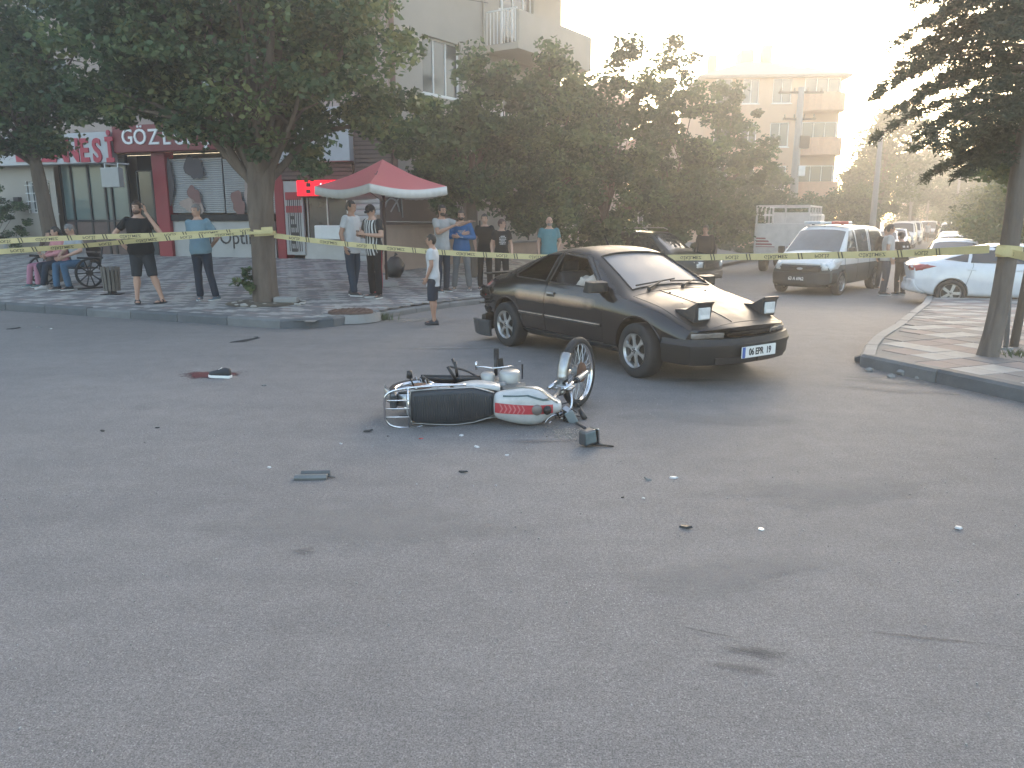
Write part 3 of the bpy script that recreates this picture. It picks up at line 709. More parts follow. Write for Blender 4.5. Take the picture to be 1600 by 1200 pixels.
def trunk(parent, path, radii, targets, mat, nl=14, seed=1, fork=None, name='trunk'):
    rng = random.Random(seed); b = MB(); pts = catmull(path, 5); k = len(pts); rr = []
    for i in range(k):
        t = i / (k - 1) * (len(radii) - 1); j = min(int(t), len(radii) - 2); rr.append(radii[j] + (radii[j + 1] - radii[j]) * (t - j))
    rings = []
    for i, p in enumerate(pts):
        ring = []
        for j in range(44):
            a = 2 * PI * j / 44; q = rr[i] * (1 + .11 * noise.noise(Vector((math.cos(a) * 7, math.sin(a) * 7, p.z * 1.1 + seed)))) * (1 + .10 * math.sin(a * 3 + i * .15) + .07 * noise.noise(Vector((math.cos(a) * 2, math.sin(a) * 2, p.z * 2 + seed))) * 2)
            if i == 0: q *= 1.18
            ring.append(p + Vector((math.cos(a) * q, math.sin(a) * q, 0)))
        rings.append(ring)
    b.loft(rings)
    f = Vector(fork if fork else path[-1])
    ts = rng.sample(list(targets), min(nl, len(targets)))
    for t in ts:
        t = Vector(t); d = t - f; mid = f + d * .45 + Vector((0, 0, d.length * .12)) + Vector((rng.uniform(-.2, .2), rng.uniform(-.2, .2), 0)); r0 = radii[-1] * rng.uniform(.35, .7)
        pl = catmull([f - Vector((0, 0, .15)), f + d * .15 + Vector((0, 0, .05)), mid, t], 5)
        b.tube(pl, [r0 * (1 - i / len(pl) * .88) for i in range(len(pl))], 7)
        for _ in range(2):
            e = mid + Vector((rng.uniform(-.8, .8), rng.uniform(-.8, .8), rng.uniform(0, .8))); b.tube([mid, (mid + e) / 2 + Vector((0, 0, .08)), e], [r0 * .4, r0 * .25, .01], 5)
    return b.build(name, mat, parent, smooth=True)
def tree(name, label, base, blobs, path, radii, nleaf, size, seed, mat=None, bark=None, nclump=160, clump=.42, nl=16, group=None, fork=None):
    t = thing(name, label, 'tree', base, 0, group); me, cs = crown_mesh(blobs, nleaf, size, seed, mat or LEAF, clump, nclump)
    link('crown', me, None, t); trunk(t, path, radii, cs[np.argsort(cs[:, 2])[:max(nl * 2, 10)]] if False else cs, bark or BARK, nl, seed, fork); return t
# big street tree by the taped trunk
T1 = gp(415, 473)
big = tree('street_tree', 'big broadleaf street tree with thick furrowed trunk wrapped in police tape', T1,
     [((-.2, 0, 4.1), (2.2, 1.9, 1.25)), ((1.5, .2, 4.15), (1.5, 1.5, 1.15)), ((-1.6, -.2, 4.6), (1.7, 1.5, 1.2)), ((.1, 0, 5.5), (2.4, 2.1, 1.4)), ((2.4, .4, 3.3), (.8, .9, .5)), ((-2.2, 0, 3.55), (.9, .8, .5)), ((.55, .1, 2.75), (1.0, .8, .45)), ((-.7, -.1, 2.85), (.7, .6, .35))],
     [(0, 0, -.1), (.0, 0, .7), (.02, 0, 1.5), (.06, 0, 2.2), (.12, 0, 2.8)], [.25, .20, .20, .23, .20], 46000, .13, 4, nclump=400, clump=.33, nl=34, fork=(.05, 0, 2.15))
b = MB()
rr = random.Random(2)
me, cs = crown_mesh([((-.2, -.2, .42), (.12, .1, .25)), ((-.38, -.28, .42), (.12, .1, .07))], 260, .10, 8, LEAF, .08, 14); o = link('shoots', me, None, big)
# second tree on the left
T2 = gp(86, 440)
tree('street_tree', 'street tree at the left edge, its crown hanging over the pharmacy sign', T2,
     [((-1.3, 0, 4.3), (2.3, 1.8, 1.6)), ((.7, -.2, 4.2), (1.2, 1.2, 1.0)), ((-2.4, 0, 3.0), (1.4, 1.2, .9)), ((-.2, -.1, 3.2), (.9, .8, .5)), ((-.4, 0, 5.9), (2.8, 2, 1.3))],
     [(0, 0, -.1), (.02, 0, .9), (-.03, 0, 1.8), (-.1, 0, 2.7)], [.17, .15, .14, .12], 38000, .13, 11, nclump=300, clump=.36, nl=24)
# trees standing along the garden wall, from the parasol to the stake truck
MID = 'trees along the garden wall'
def midtree(px, Y, pyb, blobs, label, seed, n, size, h=2.0, mat=LEAFD, ncl=200, cl=.5, r=.16, nl=14):
    p = at(px, 342, Y); z = min(plaza_z(p.x, p.y), .4) if p.x < 2 else -.35
    return tree('garden_tree', label, (p.x, p.y, z), blobs, [(0, 0, -.1), (.05, 0, h * .5), (0, 0, h)], [r, r * .85, r * .7], n, size, seed, mat=mat, nclump=ncl, clump=cl, nl=nl, group=MID)
midtree(735, 20.5, 0, [((0, 0, 3.0), (1.4, 1.3, 1.3)), ((-1.0, -.2, 3.5), (1.2, 1, .9)), ((.8, 0, 4.1), (1.1, 1.1, 1.0)), ((-.3, 0, 2.1), (1.0, .9, .5)), ((.3, 0, 5.0), (.8, .8, .6))], 'leafy tree whose lowest branches touch the red parasol', 21, 22000, .15, ncl=220, cl=.34)
midtree(845, 21.5, 0, [((0, 0, 2.5), (1.6, 1.3, 1.3)), ((.5, 0, 3.7), (1.5, 1.3, 1.1)), ((-.9, 0, 3.4), (1.1, 1.1, .9)), ((0, -.3, 1.7), (1.2, .9, .5)), ((.4, 0, 4.9), (1.0, .9, .7)), ((.3, 0, 5.7), (.6, .6, .5))], 'dark bushy tree right behind the bald man', 22, 25000, .15, ncl=240, cl=.35, h=1.6)
midtree(945, 23.5, 0, [((0, 0, 2.7), (1.7, 1.4, 1.5)), ((.2, 0, 4.2), (1.6, 1.4, 1.2)), ((1.1, 0, 5.4), (.9, .8, .7)), ((0, 0, 1.5), (1.3, 1, .6)), ((-.5, 0, 5.5), (.9, .8, .8)), ((.5, 0, 6.5), (.7, .7, .5))], 'dark tree above the black car roof with a ragged top against the sky', 23, 27000, .155, ncl=240, cl=.35, h=1.8)
midtree(1040, 26, 0, [((0, 0, 2.4), (1.6, 1.4, 1.2)), ((.4, 0, 3.8), (1.4, 1.3, 1.0)), ((.3, 0, 5.8), (1.0, .9, 1.0)), ((.2, 0, 7.0), (.6, .6, .5)), ((-.4, 0, 4.8), (.8, .8, .6)), ((.9, 0, 2.6), (1.2, 1, 1))], 'tall loose tree with the bright sky showing through its upper branches', 24, 19000, .16, ncl=190, cl=.35, h=1.8)
midtree(1115, 30, 0, [((0, 0, 2.3), (1.5, 1.3, 1.2)), ((.1, 0, 4.1), (1.2, 1.1, 1.0)), ((.5, 0, 5.6), (1.0, .9, .7)), ((.2, 0, 6.5), (.7, .7, .5)), ((1.5, 0, 4.2), (.7, .7, .9)), ((.9, 0, 1.8), (1.1, 1, .8))], 'tree in front of the peach building, just left of the stake truck', 25, 16000, .165, ncl=170, cl=.35, h=1.8)
midtree(1195, 38, 0, [((0, 0, 2.2), (1.9, 1.3, 1.3)), ((1.2, 0, 1.9), (1.3, 1, 1.1)), ((-.9, 0, 3.3), (1.0, 1.1, .9)), ((.3, 0, 3.8), (.8, .8, .6))], 'low tree behind the stake truck and the utility pole', 26, 20000, .15, ncl=170, cl=.45, h=1.5)
midtree(1300, 44, 0, [((0, 0, 2.3), (2.0, 1.5, 1.3)), ((1.2, 0, 2.6), (1.3, 1, 1.2)), ((-.9, 0, 1.8), (1.4, 1.1, 1.0))], 'round tree behind the police van', 27, 18000, .17, ncl=150, cl=.5, h=1.4)
# far hazy trees lining the street
FARM = 'hazy trees lining the far street'
for i, (px, Y, h, w, sd_, lab) in enumerate([(1372, 52, 9.4, 2.5, 31, 'tall hazy tree rising behind the police van'), (1352, 60, 8.6, 2.0, 30, 'pale tree beside the right edge of the peach building'), (1425, 66, 9.8, 3.4, 32, 'hazy tree above the distant walkers'), (1468, 84, 9.0, 3.6, 33, 'far pale tree near the end of the street'), (1440, 110, 10.0, 5, 34, 'farthest tree closing the end of the street'), (1515, 70, 8.0, 2.8, 35, 'hazy tree over the parked cars on the right'), (1500, 95, 7.2, 3, 37, 'far tree left of the right hand trees')]):
    p = at(px, 342, Y)
    tree('distant_tree', lab, (p.x, p.y, -.4), [((0, 0, h * .55), (w, w * .8, h * .30)), ((w * .3, 0, h * .78), (w * .6, w * .6, h * .2)), ((-w * .4, 0, h * .4), (w * .7, w * .7, h * .22))], [(0, 0, -.1), (0, 0, h * .3)], [.2, .15], 9000, .26, sd_, LEAFD, nclump=110, clump=.7, nl=8, group=FARM)
# right side trees
RT = 'trees on the right side of the street'
for (px, Y, h, w, sd_, lab) in [(1588, 26, 4.0, 1.5, 41, 'fresh green tree behind the white car at the right edge'), (1555, 38, 4.3, 2.0, 42, 'dark tree over the roofs of the parked cars'), (1535, 52, 5.0, 2.4, 43, 'tree farther up behind the parked cars'), (1640, 22, 5.0, 1.8, 44, 'tree cut by the right frame edge')]:
    p = at(px, 342, Y)
    tree('roadside_tree', lab, (p.x, p.y, -.3), [((0, 0, h * .5), (w, w * .8, h * .28)), ((w * .3, 0, h * .75), (w * .6, w * .6, h * .2)), ((-w * .3, 0, h * .35), (w * .7, w * .7, h * .2))], [(0, 0, -.1), (0, 0, h * .3)], [.14, .1], 16000, .15, sd_, LEAF, nclump=130, clump=.45, nl=10, group=RT)
# conifer with leaning trunk at the right
T3 = Vector((*onz(1545, 556, .13).xy, .12))
ct = thing('leaning_conifer', 'leaning conifer with layered needle branches, tape tied round its trunk', 'tree', T3)
tp = at(1597, 150, T3.y + .3) - T3
lean = Vector((tp.x / tp.z, .03, 1))
rng = np.random.default_rng(77); b = MB(); Ps = []; hues = []
pth = [lean * z + Vector((.03 * math.sin(z * 2), 0, 0)) for z in (-.1, .6, 1.3, 2.0, 2.8, 3.8, 5.0, 6.4)]
trunk(ct, pth, [.115, .095, .09, .085, .075, .06, .05, .03], [], BARKG, 0, 3)
br = MB()
for k in range(135):
    z = 2.15 + 4.4 * (k / 135) ** .9; a = rng.uniform(0, 2 * PI)
    if k % 3 == 0: a = PI + rng.uniform(-.8, .8)           # more boughs reach over the street
    L = (1.5 - .08 * (z - 2)) * rng.uniform(.7, 1.12); L = max(.5, L) * (1.0 if abs(a - PI) < .9 else .9)
    if z < 2.5: L *= .55
    o = lean * z; dirv = Vector((math.cos(a), math.sin(a), 0)); pts = []
    for j in range(9):
        t = j / 8; pts.append(o + dirv * (L * t) + Vector((0, 0, .16 * L * math.sin(t * PI * .6) - .34 * L * t * t)))
    br.tube(pts, [.022 * (1 - j / 9) + .003 for j in range(9)], 5)
    side = Vector((-dirv.y, dirv.x, 0))
    for j in range(2, 9):
        for s_ in (-1, 1):
            for q in range(3):
                tl = L * .38 * (1 - j / 11) * rng.uniform(.6, 1.2) + .06; d2 = (side * s_ + dirv * rng.uniform(.2, .9) + Vector((0, 0, rng.uniform(-.25, .1)))).normalized()
                m = int(26); tt = rng.uniform(0, 1, m) ** .8; bp_ = np.array(pts[j])[None, :] + np.array(d2)[None, :] * (tt * tl)[:, None]; bp_ += rng.normal(size=(m, 3)) * .022; bp_[:, 2] -= tt ** 2 * .06
                Ps.append(bp_); hues.append(np.full(m, rng.uniform(.1, .8)))
P = np.concatenate(Ps); hue = np.concatenate(hues)
link('needle_crown', leafmesh(quads(P, .078, rng, .24), hue, NEED), None, ct); br.build('branch', BARKG, ct)
# second, greener crown that hangs in at the right edge below the conifer
p = onz(1640, 560, .13)
tree('roadside_tree', 'green broadleaf crown hanging behind the leaning conifer trunk', (p.x + 1.5, p.y + 2.4, .1), [((-.3, 0, 2.35), (.8, .7, .45)), ((.3, 0, 2.9), (.8, .7, .5))], [(0, 0, -.1), (0, 0, 1.2), (-.05, 0, 2.2)], [.07, .06, .05], 9000, .085, 51, LEAF, nclump=70, clump=.25, nl=12, group=RT)
# shrubs
def bush(name, label, px, py, w, h, seed, n=5000, size=.09, mat=None, hf=gp, group=None, cat='bush'):
    p = hf(px, py); t = thing(name, label, cat, p, 0, group); me, cs = crown_mesh([((0, 0, h * .5), (w, w * .7, h * .5))], n, size, seed, mat or LEAFD, .2, 50)
    link('foliage', me, None, t); b = MB()
    for c in cs[:18]: b.tube([(0, 0, -.05), (c[0] * .4, c[1] * .4, c[2] * .5), tuple(c)], [.02, .012, .004], 4)
    b.build('stems', BARK, t); return t
bush('shrub', 'dark shrub in front of the barred window behind the bench', 62, 392, 1.2, 1.1, 61, 9000)
bush('shrub', 'tall dark shrub at the far left edge', -10, 400, 1.3, 2.4, 62, 9000)
bush('hedge', 'clipped green hedge seen past the stake truck', 1150, 402, 1.6, 1.0, 63, 6000, .12, hf=lambda a, c: gr(a, c))
bush('hedge', 'overgrown hedge at the foot of the garden trees', 1030, 418, 2.2, 1.4, 64, 9000, .12, hf=lambda a, c: gr(a, c))
bush('hedge', 'hedge under the trees behind the police officers', 1425, 372, 3.0, 2.6, 65, 6000, .2, hf=lambda a, c: gr(a, c))
# ================================================================ VEHICLES
TYRE = M('tyre_rubber', (.022, .022, .023), .85, var=.3, scale=12, bump=.2)
RIM = M('alloy_rim', (.42, .41, .40), .38, .75, var=.2, scale=8)
RIMD = M('brake_dark', (.03, .028, .026), .7, .3, var=.3)
PLASTIC = M('black_plastic', (.013, .014, .015), .55, var=.25, scale=6)
DGLASS = M('car_glass_dark', (.02, .025, .028), .05, var=.2, scale=2, spec=.9)
LENS = M('lamp_lens', (.62, .63, .62), .12, .15, var=.15, scale=14, coat=.5)
REDL = M('red_lens', (.28, .012, .015), .15, var=.2, scale=9, coat=.5)
AMB = M('amber_lens', (.40, .24, .12), .2, var=.1, coat=.4)
SEAT = M('seat_fabric', (.05, .05, .055), .9, var=.3)
PLATE = M('plate_white', (.70, .70, .68), .4, var=.04)
PLB = M('plate_blue', (.03, .10, .35), .4, var=0)
INK = M('ink_black', (.012, .012, .014), .5, var=0)
def clearglass(name, tint=.35, rough=.03):
    m = bpy.data.materials.new(name); m.use_nodes = True; n, l = m.node_tree.nodes, m.node_tree.links; n.remove(n['Principled BSDF'])
    t = n.new('ShaderNodeBsdfTransparent'); t.inputs[0].default_value = (tint, tint * 1.03, tint * 1.02, 1); g = n.new('ShaderNodeBsdfGlossy'); g.inputs['Roughness'].default_value = rough
    f = n.new('ShaderNodeFresnel'); f.inputs[0].default_value = 1.55; mx = n.new('ShaderNodeMixShader'); l.new(f.outputs[0], mx.inputs[0]); l.new(t.outputs[0], mx.inputs[1]); l.new(g.outputs[0], mx.inputs[2]); l.new(mx.outputs[0], n['Material Output'].inputs[0]); return m
TINT = clearglass('tinted_glass', .30)
def smf(knots, w=.07):
    kx = np.array([k[0] for k in knots]); kz = np.array([k[1] for k in knots]); of = np.linspace(-w, w, 7)
    return lambda x: float(np.mean(np.interp(x + of, kx, kz)))
def loftcar(S, x0, x1, shrink=0, n=64, zlo=None, ctop=0):
    g = {k: smf(v, S.get('smooth', .07)) for k, v in S.items() if k in ('top', 'zb', 'belt', 'wb', 'wm', 'ws', 'wt', 'zm', 'drop')}
    b = MB(); rings = []; xs = [x0 + (x1 - x0) * i / n for i in range(n + 1)]; fb, rb = S.get('nose', .2), S.get('tail', .1)
    for x in xs:
        zb = g['zb'](x) if zlo is None else zlo; zc = g['top'](x) - ctop; be = min(g['belt'](x), zc - .02); dr = g['drop'](x)
        ws, wm, wb, wt = (g[k](x) - shrink for k in ('ws', 'wm', 'wb', 'wt')); zm = min(g['zm'](x), be - .03)
        ze = max(zc - dr, be + .006)
        key = [(0, zb), (ws - .10, zb), (ws, zb + .07), (wm, zm), (wb, be), (wt, ze), (wt * .55, zc - dr * .18), (0, zc)]
        for it in range(2):
            nk = [key[0]]; r = .17 if it == 0 else .25
            for a, c in zip(key, key[1:]):
                nk.append((a[0] + (c[0] - a[0]) * r, a[1] + (c[1] - a[1]) * r)); nk.append((a[0] + (c[0] - a[0]) * (1 - r), a[1] + (c[1] - a[1]) * (1 - r)))
            nk.append(key[-1]); key = nk
        ring = [(y, z) for y, z in key] + [(-y, z) for y, z in key[-2:0:-1]]
        def bend(y):
            q = (abs(y) / (S['W'] / 2)) ** 2.6
            return -fb * q * sstep((x - (x1 - 1.0)) / 1.0) + rb * q * sstep(((x0 + .9) - x) / .9)
        rings.append([Vector((x + bend(y), y, z)) for y, z in ring])
    for end, s_ in ((0, -1), (-1, 1)):
        r = rings[end]; c = sum(r, Vector()) / len(r); ex = [c + (p - c) * .93 + Vector((s_ * .035, 0, 0)) for p in r]; ex2 = [c + (p - c) * .6 + Vector((s_ * .05, 0, 0)) for p in r]
        if end == 0: rings = [ex2, ex] + rings
        else: rings += [ex, ex2]
    b.loft(rings); return b.mesh('body', True)
def cyl(r, y0, y1, x, z, n=40):
    b = MB(); b.lathe([(r, y0), (r, y1)], (x, 0, z), 'Y', n, cap=True); return b.mesh('c')
def prism_mesh(poly, h0, h1, plane):
    b = MB(); b.prism(poly, h0, h1, plane); return b.mesh('p')
def patch(bv, poly, ax, side, off, maxe=.10, thick=.0, rnd=True):
    """polygon laid on the car surface: ax 'Y' poly (x, z), 'Z' poly (x, y), 'X' poly (y, z)"""
    bm = bmesh.new(); vs = []
    f3 = {'Y': lambda a, c: Vector((a, side * 3, c)), 'Z': lambda a, c: Vector((a, c, 5)), 'X': lambda a, c: Vector((side * 5, a, c))}[ax]
    d = {'Y': Vector((0, -side, 0)), 'Z': Vector((0, 0, -1)), 'X': Vector((-side, 0, 0))}[ax]
    vs = [bm.verts.new(f3(*p)) for p in poly]; bm.faces.new(vs); bmesh.ops.triangulate(bm, faces=bm.faces[:])
    for _ in range(4):
        le = [e for e in bm.edges if e.calc_length() > maxe]
        if not le: break
        bmesh.ops.subdivide_edges(bm, edges=le, cuts=1); bmesh.ops.triangulate(bm, faces=bm.faces[:])
    bad = []
    for v in bm.verts:
        h = bv.ray_cast(v.co, d)
        if h[0] is None:
            q = bv.find_nearest(v.co + d * 2.2); v.co = q[0] + q[1] * off
        else:
            nrm = h[1] if h[1].dot(d) < 0 else -h[1]
            v.co = h[0] + nrm * off
    bmesh.ops.recalc_face_normals(bm, faces=bm.faces)
    me = bpy.data.meshes.new('patch'); bm.to_mesh(me); bm.free()
    me.polygons.foreach_set('use_smooth', [True] * len(me.polygons))
    if thick: me = evalmesh(me, [('SOLIDIFY', dict(thickness=thick, offset=-1))])
    return me
def surf(bv, a, c, ax, side):
    o = {'Y': Vector((a, side * 3, c)), 'Z': Vector((a, c, 5)), 'X': Vector((side * 5, a, c))}[ax]; d = {'Y': Vector((0, -side, 0)), 'Z': Vector((0, 0, -1)), 'X': Vector((-side, 0, 0))}[ax]
    h = bv.ray_cast(o, d); return (h[0], h[1]) if h[0] is not None else (bv.find_nearest(o + d * 2.2)[0], -d)
def line_on(bv, pts, ax, side, off, r, k=8):
    out = []
    for a, c in zip(pts, pts[1:]):
        for i in range(k): t = i / k; out.append(surf(bv, a[0] + (c[0] - a[0]) * t, a[1] + (c[1] - a[1]) * t, ax, side))
    out.append(surf(bv, *pts[-1], ax, side)); b = MB(); b.tube([p + n_ * off for p, n_ in out], r, 5); return b
RIMCACHE = {}
def rim_mesh(R, style, w=.19):
    key = (round(R, 3), style)
    if key in RIMCACHE: return RIMCACHE[key]
    b = MB(); b.lathe([(R * .99, -w * .4), (R * 1.02, -w * .5), (R * 1.0, -w * .46), (R * .93, -w * .36), (R * .91, w * .4)], axis='Y', n=36)
    if style == 'star':                              # six spokes that flare towards the rim
        for k in range(6):
            a = k * PI / 3 + .3; M_ = Matrix.Rotation(a, 4, 'Y'); b.M = M_
            P = [(R * .16, .17), (R * .42, .085), (R * .68, .10), (R * .94, .23)]
            ring = lambda y, s: [Vector((x, y + .05 * (1 - x / R) * -1 * 0, R * h_ * s)) for x, h_ in P] + [Vector((x, y, -R * h_ * s)) for x, h_ in P[::-1]]
            b.loft([ring(-w * .34, 1.1), ring(-w * .44, .8)]); b.M = None
    else:
        ns = 5 if style == 'five' else 7
        for k in range(ns):
            b.M = Matrix.Rotation(k * 2 * PI / ns, 4, 'Y'); b.loft([[Vector((R * .1, y, R * .13)), Vector((R * .93, y, R * .10 * (1.6 if style == 'five' else 1))), Vector((R * .93, y, -R * .10 * (1.6 if style == 'five' else 1))), Vector((R * .1, y, -R * .13))] for y in (-w * .33, -w * .43)]); b.M = None
    b.lathe([(.001, -w * .47), (R * .17, -w * .47), (R * .22, -w * .43), (R * .22, -w * .3)], axis='Y', n=18)
    me = b.mesh('rim', False); me.materials.append(RIM)
    h = MB()
    for k in range(5): a = k * 2 * PI / 5; h.lathe([(.001, -w * .49), (R * .045, -w * .49), (R * .045, -w * .4)], (math.cos(a) * R * .13, 0, math.sin(a) * R * .13), 'Y', 7)
    h.lathe([(.001, -w * .482), (R * .06, -w * .482), (R * .06, -w * .4)], axis='Y', n=10)
    me2 = h.mesh('nuts'); me2.materials.append(RIMD); RIMCACHE[key] = (me, me2); return me, me2
def wheel(par, x, y, R, rr, w, style, steer=0, lean=0):
    """hub at (x, y, R); the outer face looks along -y for y<0"""
    s = -1 if y < 0 else 1
    b = MB(); prof = [(rr, -w * .42), (rr + .012, -w * .5), (R * .93, -w * .5), (R * .985, -w * .42), (R, -w * .3), (R, w * .3), (R * .985, w * .42), (R * .93, w * .5), (rr, w * .5)]
    b.lathe(prof, axis='Y', n=44); wo = b.mesh('wheel', True); wo.materials.append(TYRE); o = bpy.data.objects.new('wheel', wo); COL.objects.link(o); o.parent = par
    o.location = (x, y, R); o.rotation_euler = (lean, 0, steer + (0 if s < 0 else PI))
    a, c = rim_mesh(rr, style, w); shared('rim', a, o, (0, 0, 0)); shared('wheel_nuts', c, o, (0, 0, 0))
    b = MB(); b.lathe([(.001, -w * .18), (rr * .9, -w * .18), (rr * .9, w * .1)], axis='Y', n=24); b.build('brake_disc', RIMD, o); return o
def plate(par, pos, rz, text, front=True, w=.52, h=.112, sz=.095, black=False, tilt=0):
    e = MB().box((0, 0, 0), (w, .012, h)).build('number_plate', INK if black else PLATE, par); e.location = pos; e.rotation_euler = (tilt, 0, rz)
    if not black: MB().box((-w / 2 + .022, -.0075, 0), (.042, .003, h * .96)).build('blue_band', PLB, e)
    textobj(text, sz, PLATE if black else INK, e, (.012 if not black else 0, -.0075, -.002), depth=.001, sx=.82, bold=.003)
    return e

# ---------------------------------------------------------------- the black hatchback with raised pop-up headlamps
def dusty_black():
    m = bpy.data.materials.new('dusty_black_paint'); m.use_nodes = True; n, l = m.node_tree.nodes, m.node_tree.links; b = n['Principled BSDF']
    tc = n.new('ShaderNodeTexCoord'); nz = n.new('ShaderNodeTexNoise'); nz.inputs['Scale'].default_value = 2.2; nz.inputs['Detail'].default_value = 7; nz.inputs['Roughness'].default_value = .7; l.new(tc.outputs['Object'], nz.inputs['Vector'])
    g = n.new('ShaderNodeNewGeometry'); sp = n.new('ShaderNodeSeparateXYZ'); l.new(g.outputs['Normal'], sp.inputs[0])
    mr = n.new('ShaderNodeMapRange'); mr.inputs['From Min'].default_value = .55; mr.inputs['From Max'].default_value = 1.0; mr.inputs['To Max'].default_value = .75; l.new(sp.outputs['Z'], mr.inputs[0])   # settled dust lies on level panels
    mu = n.new('ShaderNodeMath'); mu.operation = 'MULTIPLY'; l.new(mr.outputs[0], mu.inputs[0]); l.new(nz.outputs['Fac'], mu.inputs[1])
    low = n.new('ShaderNodeMapRange'); low.inputs['From Min'].default_value = .35; low.inputs['From Max'].default_value = .7; low.inputs['To Max'].default_value = .05; l.new(nz.outputs['Fac'], low.inputs[0])
    ad = n.new('ShaderNodeMath'); ad.operation = 'ADD'; l.new(mu.outputs[0], ad.inputs[0]); l.new(low.outputs[0], ad.inputs[1])
    mx = n.new('ShaderNodeMix'); mx.data_type = 'RGBA'; mx.inputs[6].default_value = (.006, .006, .007, 1); mx.inputs[7].default_value = (.075, .060, .048, 1); l.new(ad.outputs[0], mx.inputs[0]); l.new(mx.outputs[2], b.inputs['Base Color'])
    r = n.new('ShaderNodeMapRange'); r.inputs['To Min'].default_value = .16; r.inputs['To Max'].default_value = .85; l.new(ad.outputs[0], r.inputs[0]); l.new(r.outputs[0], b.inputs['Roughness'])
    ct_ = n.new('ShaderNodeMapRange'); ct_.inputs['From Min'].default_value = .04; ct_.inputs['From Max'].default_value = .2; ct_.inputs['To Min'].default_value = .7; ct_.inputs['To Max'].default_value = 0; l.new(ad.outputs[0], ct_.inputs[0]); l.new(ct_.outputs[0], b.inputs['Coat Weight'])
    # soft-edged coppery band along the upper doors, mottled by noise
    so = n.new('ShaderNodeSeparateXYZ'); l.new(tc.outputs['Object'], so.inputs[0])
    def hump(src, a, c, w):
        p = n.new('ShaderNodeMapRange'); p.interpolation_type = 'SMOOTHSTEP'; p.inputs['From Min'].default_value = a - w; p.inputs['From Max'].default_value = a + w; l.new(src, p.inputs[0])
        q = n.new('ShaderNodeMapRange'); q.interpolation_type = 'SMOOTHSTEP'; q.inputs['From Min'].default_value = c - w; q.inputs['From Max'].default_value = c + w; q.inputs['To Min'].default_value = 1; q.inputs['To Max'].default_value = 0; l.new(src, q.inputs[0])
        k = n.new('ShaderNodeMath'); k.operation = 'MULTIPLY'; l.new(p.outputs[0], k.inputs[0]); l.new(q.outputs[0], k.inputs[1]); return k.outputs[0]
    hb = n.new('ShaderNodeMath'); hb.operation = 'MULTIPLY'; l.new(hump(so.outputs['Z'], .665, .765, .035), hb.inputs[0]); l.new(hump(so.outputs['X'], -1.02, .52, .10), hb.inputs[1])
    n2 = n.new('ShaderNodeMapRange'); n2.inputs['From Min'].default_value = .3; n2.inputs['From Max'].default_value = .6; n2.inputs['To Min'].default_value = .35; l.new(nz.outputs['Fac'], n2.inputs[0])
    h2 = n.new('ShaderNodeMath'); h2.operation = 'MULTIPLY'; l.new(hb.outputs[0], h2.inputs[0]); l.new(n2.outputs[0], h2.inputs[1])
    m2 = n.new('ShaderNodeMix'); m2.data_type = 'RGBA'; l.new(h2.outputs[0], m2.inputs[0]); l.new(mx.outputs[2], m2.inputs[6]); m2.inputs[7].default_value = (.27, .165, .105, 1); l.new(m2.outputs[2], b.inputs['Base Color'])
    b.inputs['Coat Roughness'].default_value = .10; b.inputs['Specular IOR Level'].default_value = .38; return m
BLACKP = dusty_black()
HS = dict(W=1.67,
    top=[(-2.05, .78), (-2.0, .88), (-1.88, .925), (-1.55, 1.00), (-1.0, 1.19), (-.6, 1.295), (-.2, 1.335), (.05, 1.33), (.22, 1.295), (.60, 1.11), (.98, .905), (1.06, .885), (1.5, .80), (1.95, .675), (2.12, .60)],
    zb=[(-2.05, .38), (-1.6, .26), (-1, .20), (1, .20), (1.7, .19), (2.12, .24)],
    belt=[(-2.05, .74), (-1.8, .84), (-1.2, .885), (0, .865), (.8, .825), (1.1, .80), (1.6, .725), (2.12, .56)],
    wb=[(-2.05, .70), (-1.7, .76), (-1.0, .785), (.8, .785), (1.5, .765), (2.12, .70)],
    wm=[(-2.05, .76), (-1.7, .82), (-1, .835), (1.2, .835), (1.7, .82), (2.12, .75)],
    ws=[(-2.05, .72), (-1.6, .79), (1.5, .79), (2.12, .70)],
    zm=[(-2.05, .66), (0, .70), (1.5, .64), (2.12, .46)],
    wt=[(-2.05, .62), (-1.8, .62), (-1.2, .585), (-.6, .55), (-.1, .54), (.2, .55), (.75, .66), (1.0, .70), (1.6, .69), (2.12, .62)],
    drop=[(-2.05, .03), (-1.7, .05), (-.6, .055), (.1, .055), (.9, .05), (1.2, .045), (2.12, .03)], nose=.26, tail=.16)
pf, pr = gr(990, 589), gr(795, 541); hv = (pf - pr).xy.normalized(); lf = Vector((-hv.y, hv.x)); mid = (pf + pr).xy / 2 + lf * .80
hatch = thing('hatchback_car', 'dusty black hatchback with raised pop-up headlamps and a torn rear corner', 'car', (mid.x, mid.y, 0), math.atan2(hv.y, hv.x))
HS = {k: ([(x - (.05 if x > 1.9 else 0), z) for x, z in v] if isinstance(v, list) else v) for k, v in HS.items()}
outer = loftcar(HS, -2.03, 2.07); OB = bvh(outer)
cab = loftcar(HS, -1.72, 1.02, shrink=.055, zlo=.30, n=40, ctop=.045)
shell = boolean(outer, cab, 'DIFFERENCE')
WS_FR = [(.58, .885), (.13, 1.20), (-.33, 1.235), (-.36, .905)]           # front door window
WS_RR = [(-.44, .91), (-.42, 1.235), (-.70, 1.21), (-1.14, .955), (-1.10, .925)]
WSH = [(.93, .60), (.93, -.60), (.27, -.49), (.27, .49)]                   # windscreen, from above
RW = [(-.72, .46), (-.72, -.46), (-1.62, -.53), (-1.62, .53)]
